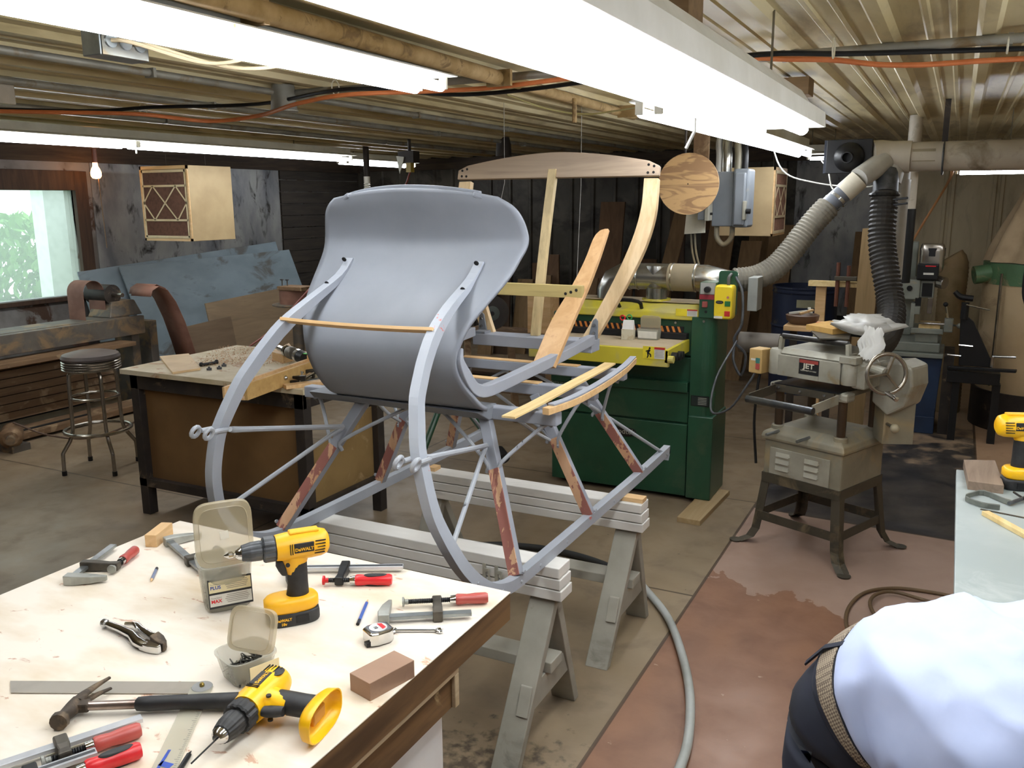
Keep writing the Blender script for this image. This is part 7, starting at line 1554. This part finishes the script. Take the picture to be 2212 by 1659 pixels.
aa = [.165, .175, .188, .192, .187, .182, .19, .205, .215, .205, .15]; bb = [.09, .115, .135, .140, .135, .128, .130, .135, .135, .12, .08]
def ringat(i, s=1.0, wob=0.0, n=48, seed=0):
    k = int(i); f = i - k; k2 = min(k + 1, len(path) - 1)
    PQ = [Vector(q) for q in path]; p = PQ[k].lerp(PQ[k2], f)
    t_ = (PQ[min(k + 2, len(path) - 1)].lerp(PQ[min(k + 1, len(path) - 1)], 1 - f) - PQ[max(k - 1, 0)].lerp(PQ[k], f)).normalized()
    lat = Vector((0, 1, 0)); lat = (lat - t_ * lat.dot(t_)).normalized(); dn_ = lat.cross(t_).normalized()
    if dn_.z < 0 and abs(dn_.z) > .2: dn_ = -dn_
    A = aa[k] + (aa[k2] - aa[k]) * f; B = bb[k] + (bb[k2] - bb[k]) * f; out = []
    if dn_.x > 0 and abs(dn_.z) < .75 and p.z < .8: dn_ = -dn_
    for j in range(n):
        a = 2 * PI * j / n; ca, sa = math.cos(a), math.sin(a); q = p + lat * A * s * abs(ca) ** .85 * (1 if ca > 0 else -1) + dn_ * B * s * abs(sa) ** .85 * (1 if sa > 0 else -1)
        if wob:
            w = noise.noise(Vector((q.x * 5 + q.y * 4, q.y * 6 - q.x * 3, q.z * 4 + seed))) * 1.0 + .5 * noise.noise(Vector((q.x * 13 + q.y * 9, q.y * 12, q.z * 9)))
            w2 = 1 - abs(noise.noise(Vector((q.x * 4.0 + q.y * 7, q.y * 5 + q.x * 2 + 3, q.z * 3)))) * 2.2
            q = q + (q - p).normalized() * wob * (w + 1.0 * w2 + .35 * (1 - abs(noise.noise(Vector((q.x * 9 + q.y * 16, q.y * 11 - q.x * 6, q.z * 7)))) * 3))
        out.append(q)
    return out
def fr_range(a, b, n): return [a + (b - a) * k / n for k in range(n + 1)]
MB().loft([ringat(i, 1.0, .004) for i in fr_range(0.3, 4.4, 26)]).build('trousers', M_jean, pp, smooth='all')
for q in (-1, 1):
    L0 = [Vector((-.035, 1.49 + q * .085, .62)), Vector((-.01, 1.49 + q * .10, .42)), Vector((-.02, 1.49 + q * .11, .22)), Vector((-.03, 1.49 + q * .115, .07))]
    MB().tube(L0, [.105, .088, .075, .08], 20, smooth=5).build('trouser_leg', M_jean, pp, smooth='all')
    MB().loft([[Vector((-.09 + (.25 * f) + 0, 1.49 + q * .115, .045 - .015 * f)) + Vector((0, math.cos(a) * .046 * w, math.sin(a) * (.045 - .015 * f) * 1.0)) for a in [2 * PI * k / 16 for k in range(16)]] for f, w in ((0, .6), (.1, .9), (.5, 1), (.85, .9), (1, .4))]).build('shoe', M_black, pp, smooth=True)
M_belt_ = belt_mat()
bl_ = MB().loft([ringat(i, 1.035) for i in (3.74, 3.77, 4.02, 4.05)], caps=False).build('belt', M_belt_, pp, solid=.004, smooth='all')
MB().loft([ringat(i, s, .003) for i, s in ((3.62, 1.015), (3.66, 1.025), (4.10, 1.03), (4.22, 1.03), (4.3, 1.01))], caps=False).build('waistband', M_jean, pp, smooth='all', solid=.003)
R0 = ringat(3.45, 1.06); R1 = ringat(3.84, 1.065); R2 = ringat(4.2, 1.06)
for j in (9, 17, 29, 41): MB().sweep([R0[j], R1[j], R2[j]], [(R1[j + 1] - R1[j]) * .45 and ((R1[j + 1] - R1[j]) * .5, (R1[j] - Vector((.0, 1.49, .82))).normalized() * .004)] * 3).build('belt_loop', M_jean, pp)
sh_ = MB().loft([ringat(i, s, w, 120) for i, s, w in [(4.02, 1.0, .002), (4.10, 1.04, .006), (4.2, 1.075, .010), (4.35, 1.10, .013)] + [(v, 1.06, .019) for v in fr_range(4.5, 9.3, 60)] + [(9.7, .95, .008)]]).build('shirt', M_shirt, pp, smooth='all')
# sleeves
for q in (-1, 1):
    MB().tube([Vector((.47, 1.56 + q * .17, .93)), Vector((.55, 1.56 + q * .22, .84)), Vector((.60, 1.58 + q * .20, .72)), Vector((.64, 1.60 + q * .17, .62))], [.085, .08, .07, .06], 18, smooth=4).build('sleeve', M_shirt, pp, smooth='all')
# one continuous body underneath, grown with a skin modifier
sv = [((-.03, 1.49, .70), .10), ((.02, 1.49, .80), .10), ((.18, 1.505, .92), .10), ((.34, 1.535, .945), .11), ((.48, 1.56, .925), .10), ((.60, 1.57, .90), .055), ((.70, 1.58, .87), .085), ((.76, 1.58, .82), .08)]
sn = [v for v, r in sv]; srad = [r for v, r in sv]; se = [(i, i + 1) for i in range(len(sn) - 1)]
def chain(root, pts):
    last = root
    for p, r in pts: sn.append(p); srad.append(r); se.append((last, len(sn) - 1)); last = len(sn) - 1
    return last
for q in (-1, 1):
    chain(0, [((-.03, 1.49 + q * .09, .60), .075), ((-.01, 1.49 + q * .10, .38), .055), ((-.03, 1.49 + q * .115, .10), .038), ((.08, 1.49 + q * .115, .04), .03)])
    w_ = chain(4, [((.50, 1.56 + q * .16, .91), .055), ((.58, 1.58 + q * .21, .74), .042), ((.66, 1.60 + q * .15, .56), .028), ((.68, 1.60 + q * .14, .50), .026)])
    for k in range(4):
        o_ = (k - 1.5) * .018; l_ = (.030, .034, .032, .026)[k]
        chain(w_, [((.685 + o_ * .3, 1.60 + q * (.14) + o_, .455), .009), ((.690 + o_ * .3, 1.60 + q * .135 + o_, .455 - l_), .0085), ((.682, 1.60 + q * .13 + o_, .455 - l_ * 1.8), .008)])
    chain(w_, [((.66, 1.60 + q * .105, .48), .010), ((.655, 1.60 + q * .085, .45), .009)])
me = bpy.data.meshes.new('body'); me.from_pydata([tuple(Vector(v) - Vector((-.02, 1.5, 0))) for v in sn], se, []); bo_ = bpy.data.objects.new('body', me); COL.objects.link(bo_); bo_.parent = pp; WM[bo_.name] = WM[pp.name]
md = bo_.modifiers.new('Skin', 'SKIN'); 
for i, r in enumerate(srad): me.skin_vertices[0].data[i].radius = (r, r)
me.skin_vertices[0].data[0].use_root = True
md = bo_.modifiers.new('Subsurf', 'SUBSURF'); md.levels = 2; md.render_levels = 2
me.materials.append(mat('skin', '#c08f74', .5))
MB().ball((.735, 1.58, .865), .095, 16, (1, .85, 1)).build('hair', mat('grey hair', '#6e6660', .8), pp, smooth=True)
pp.matrix_world = PPM
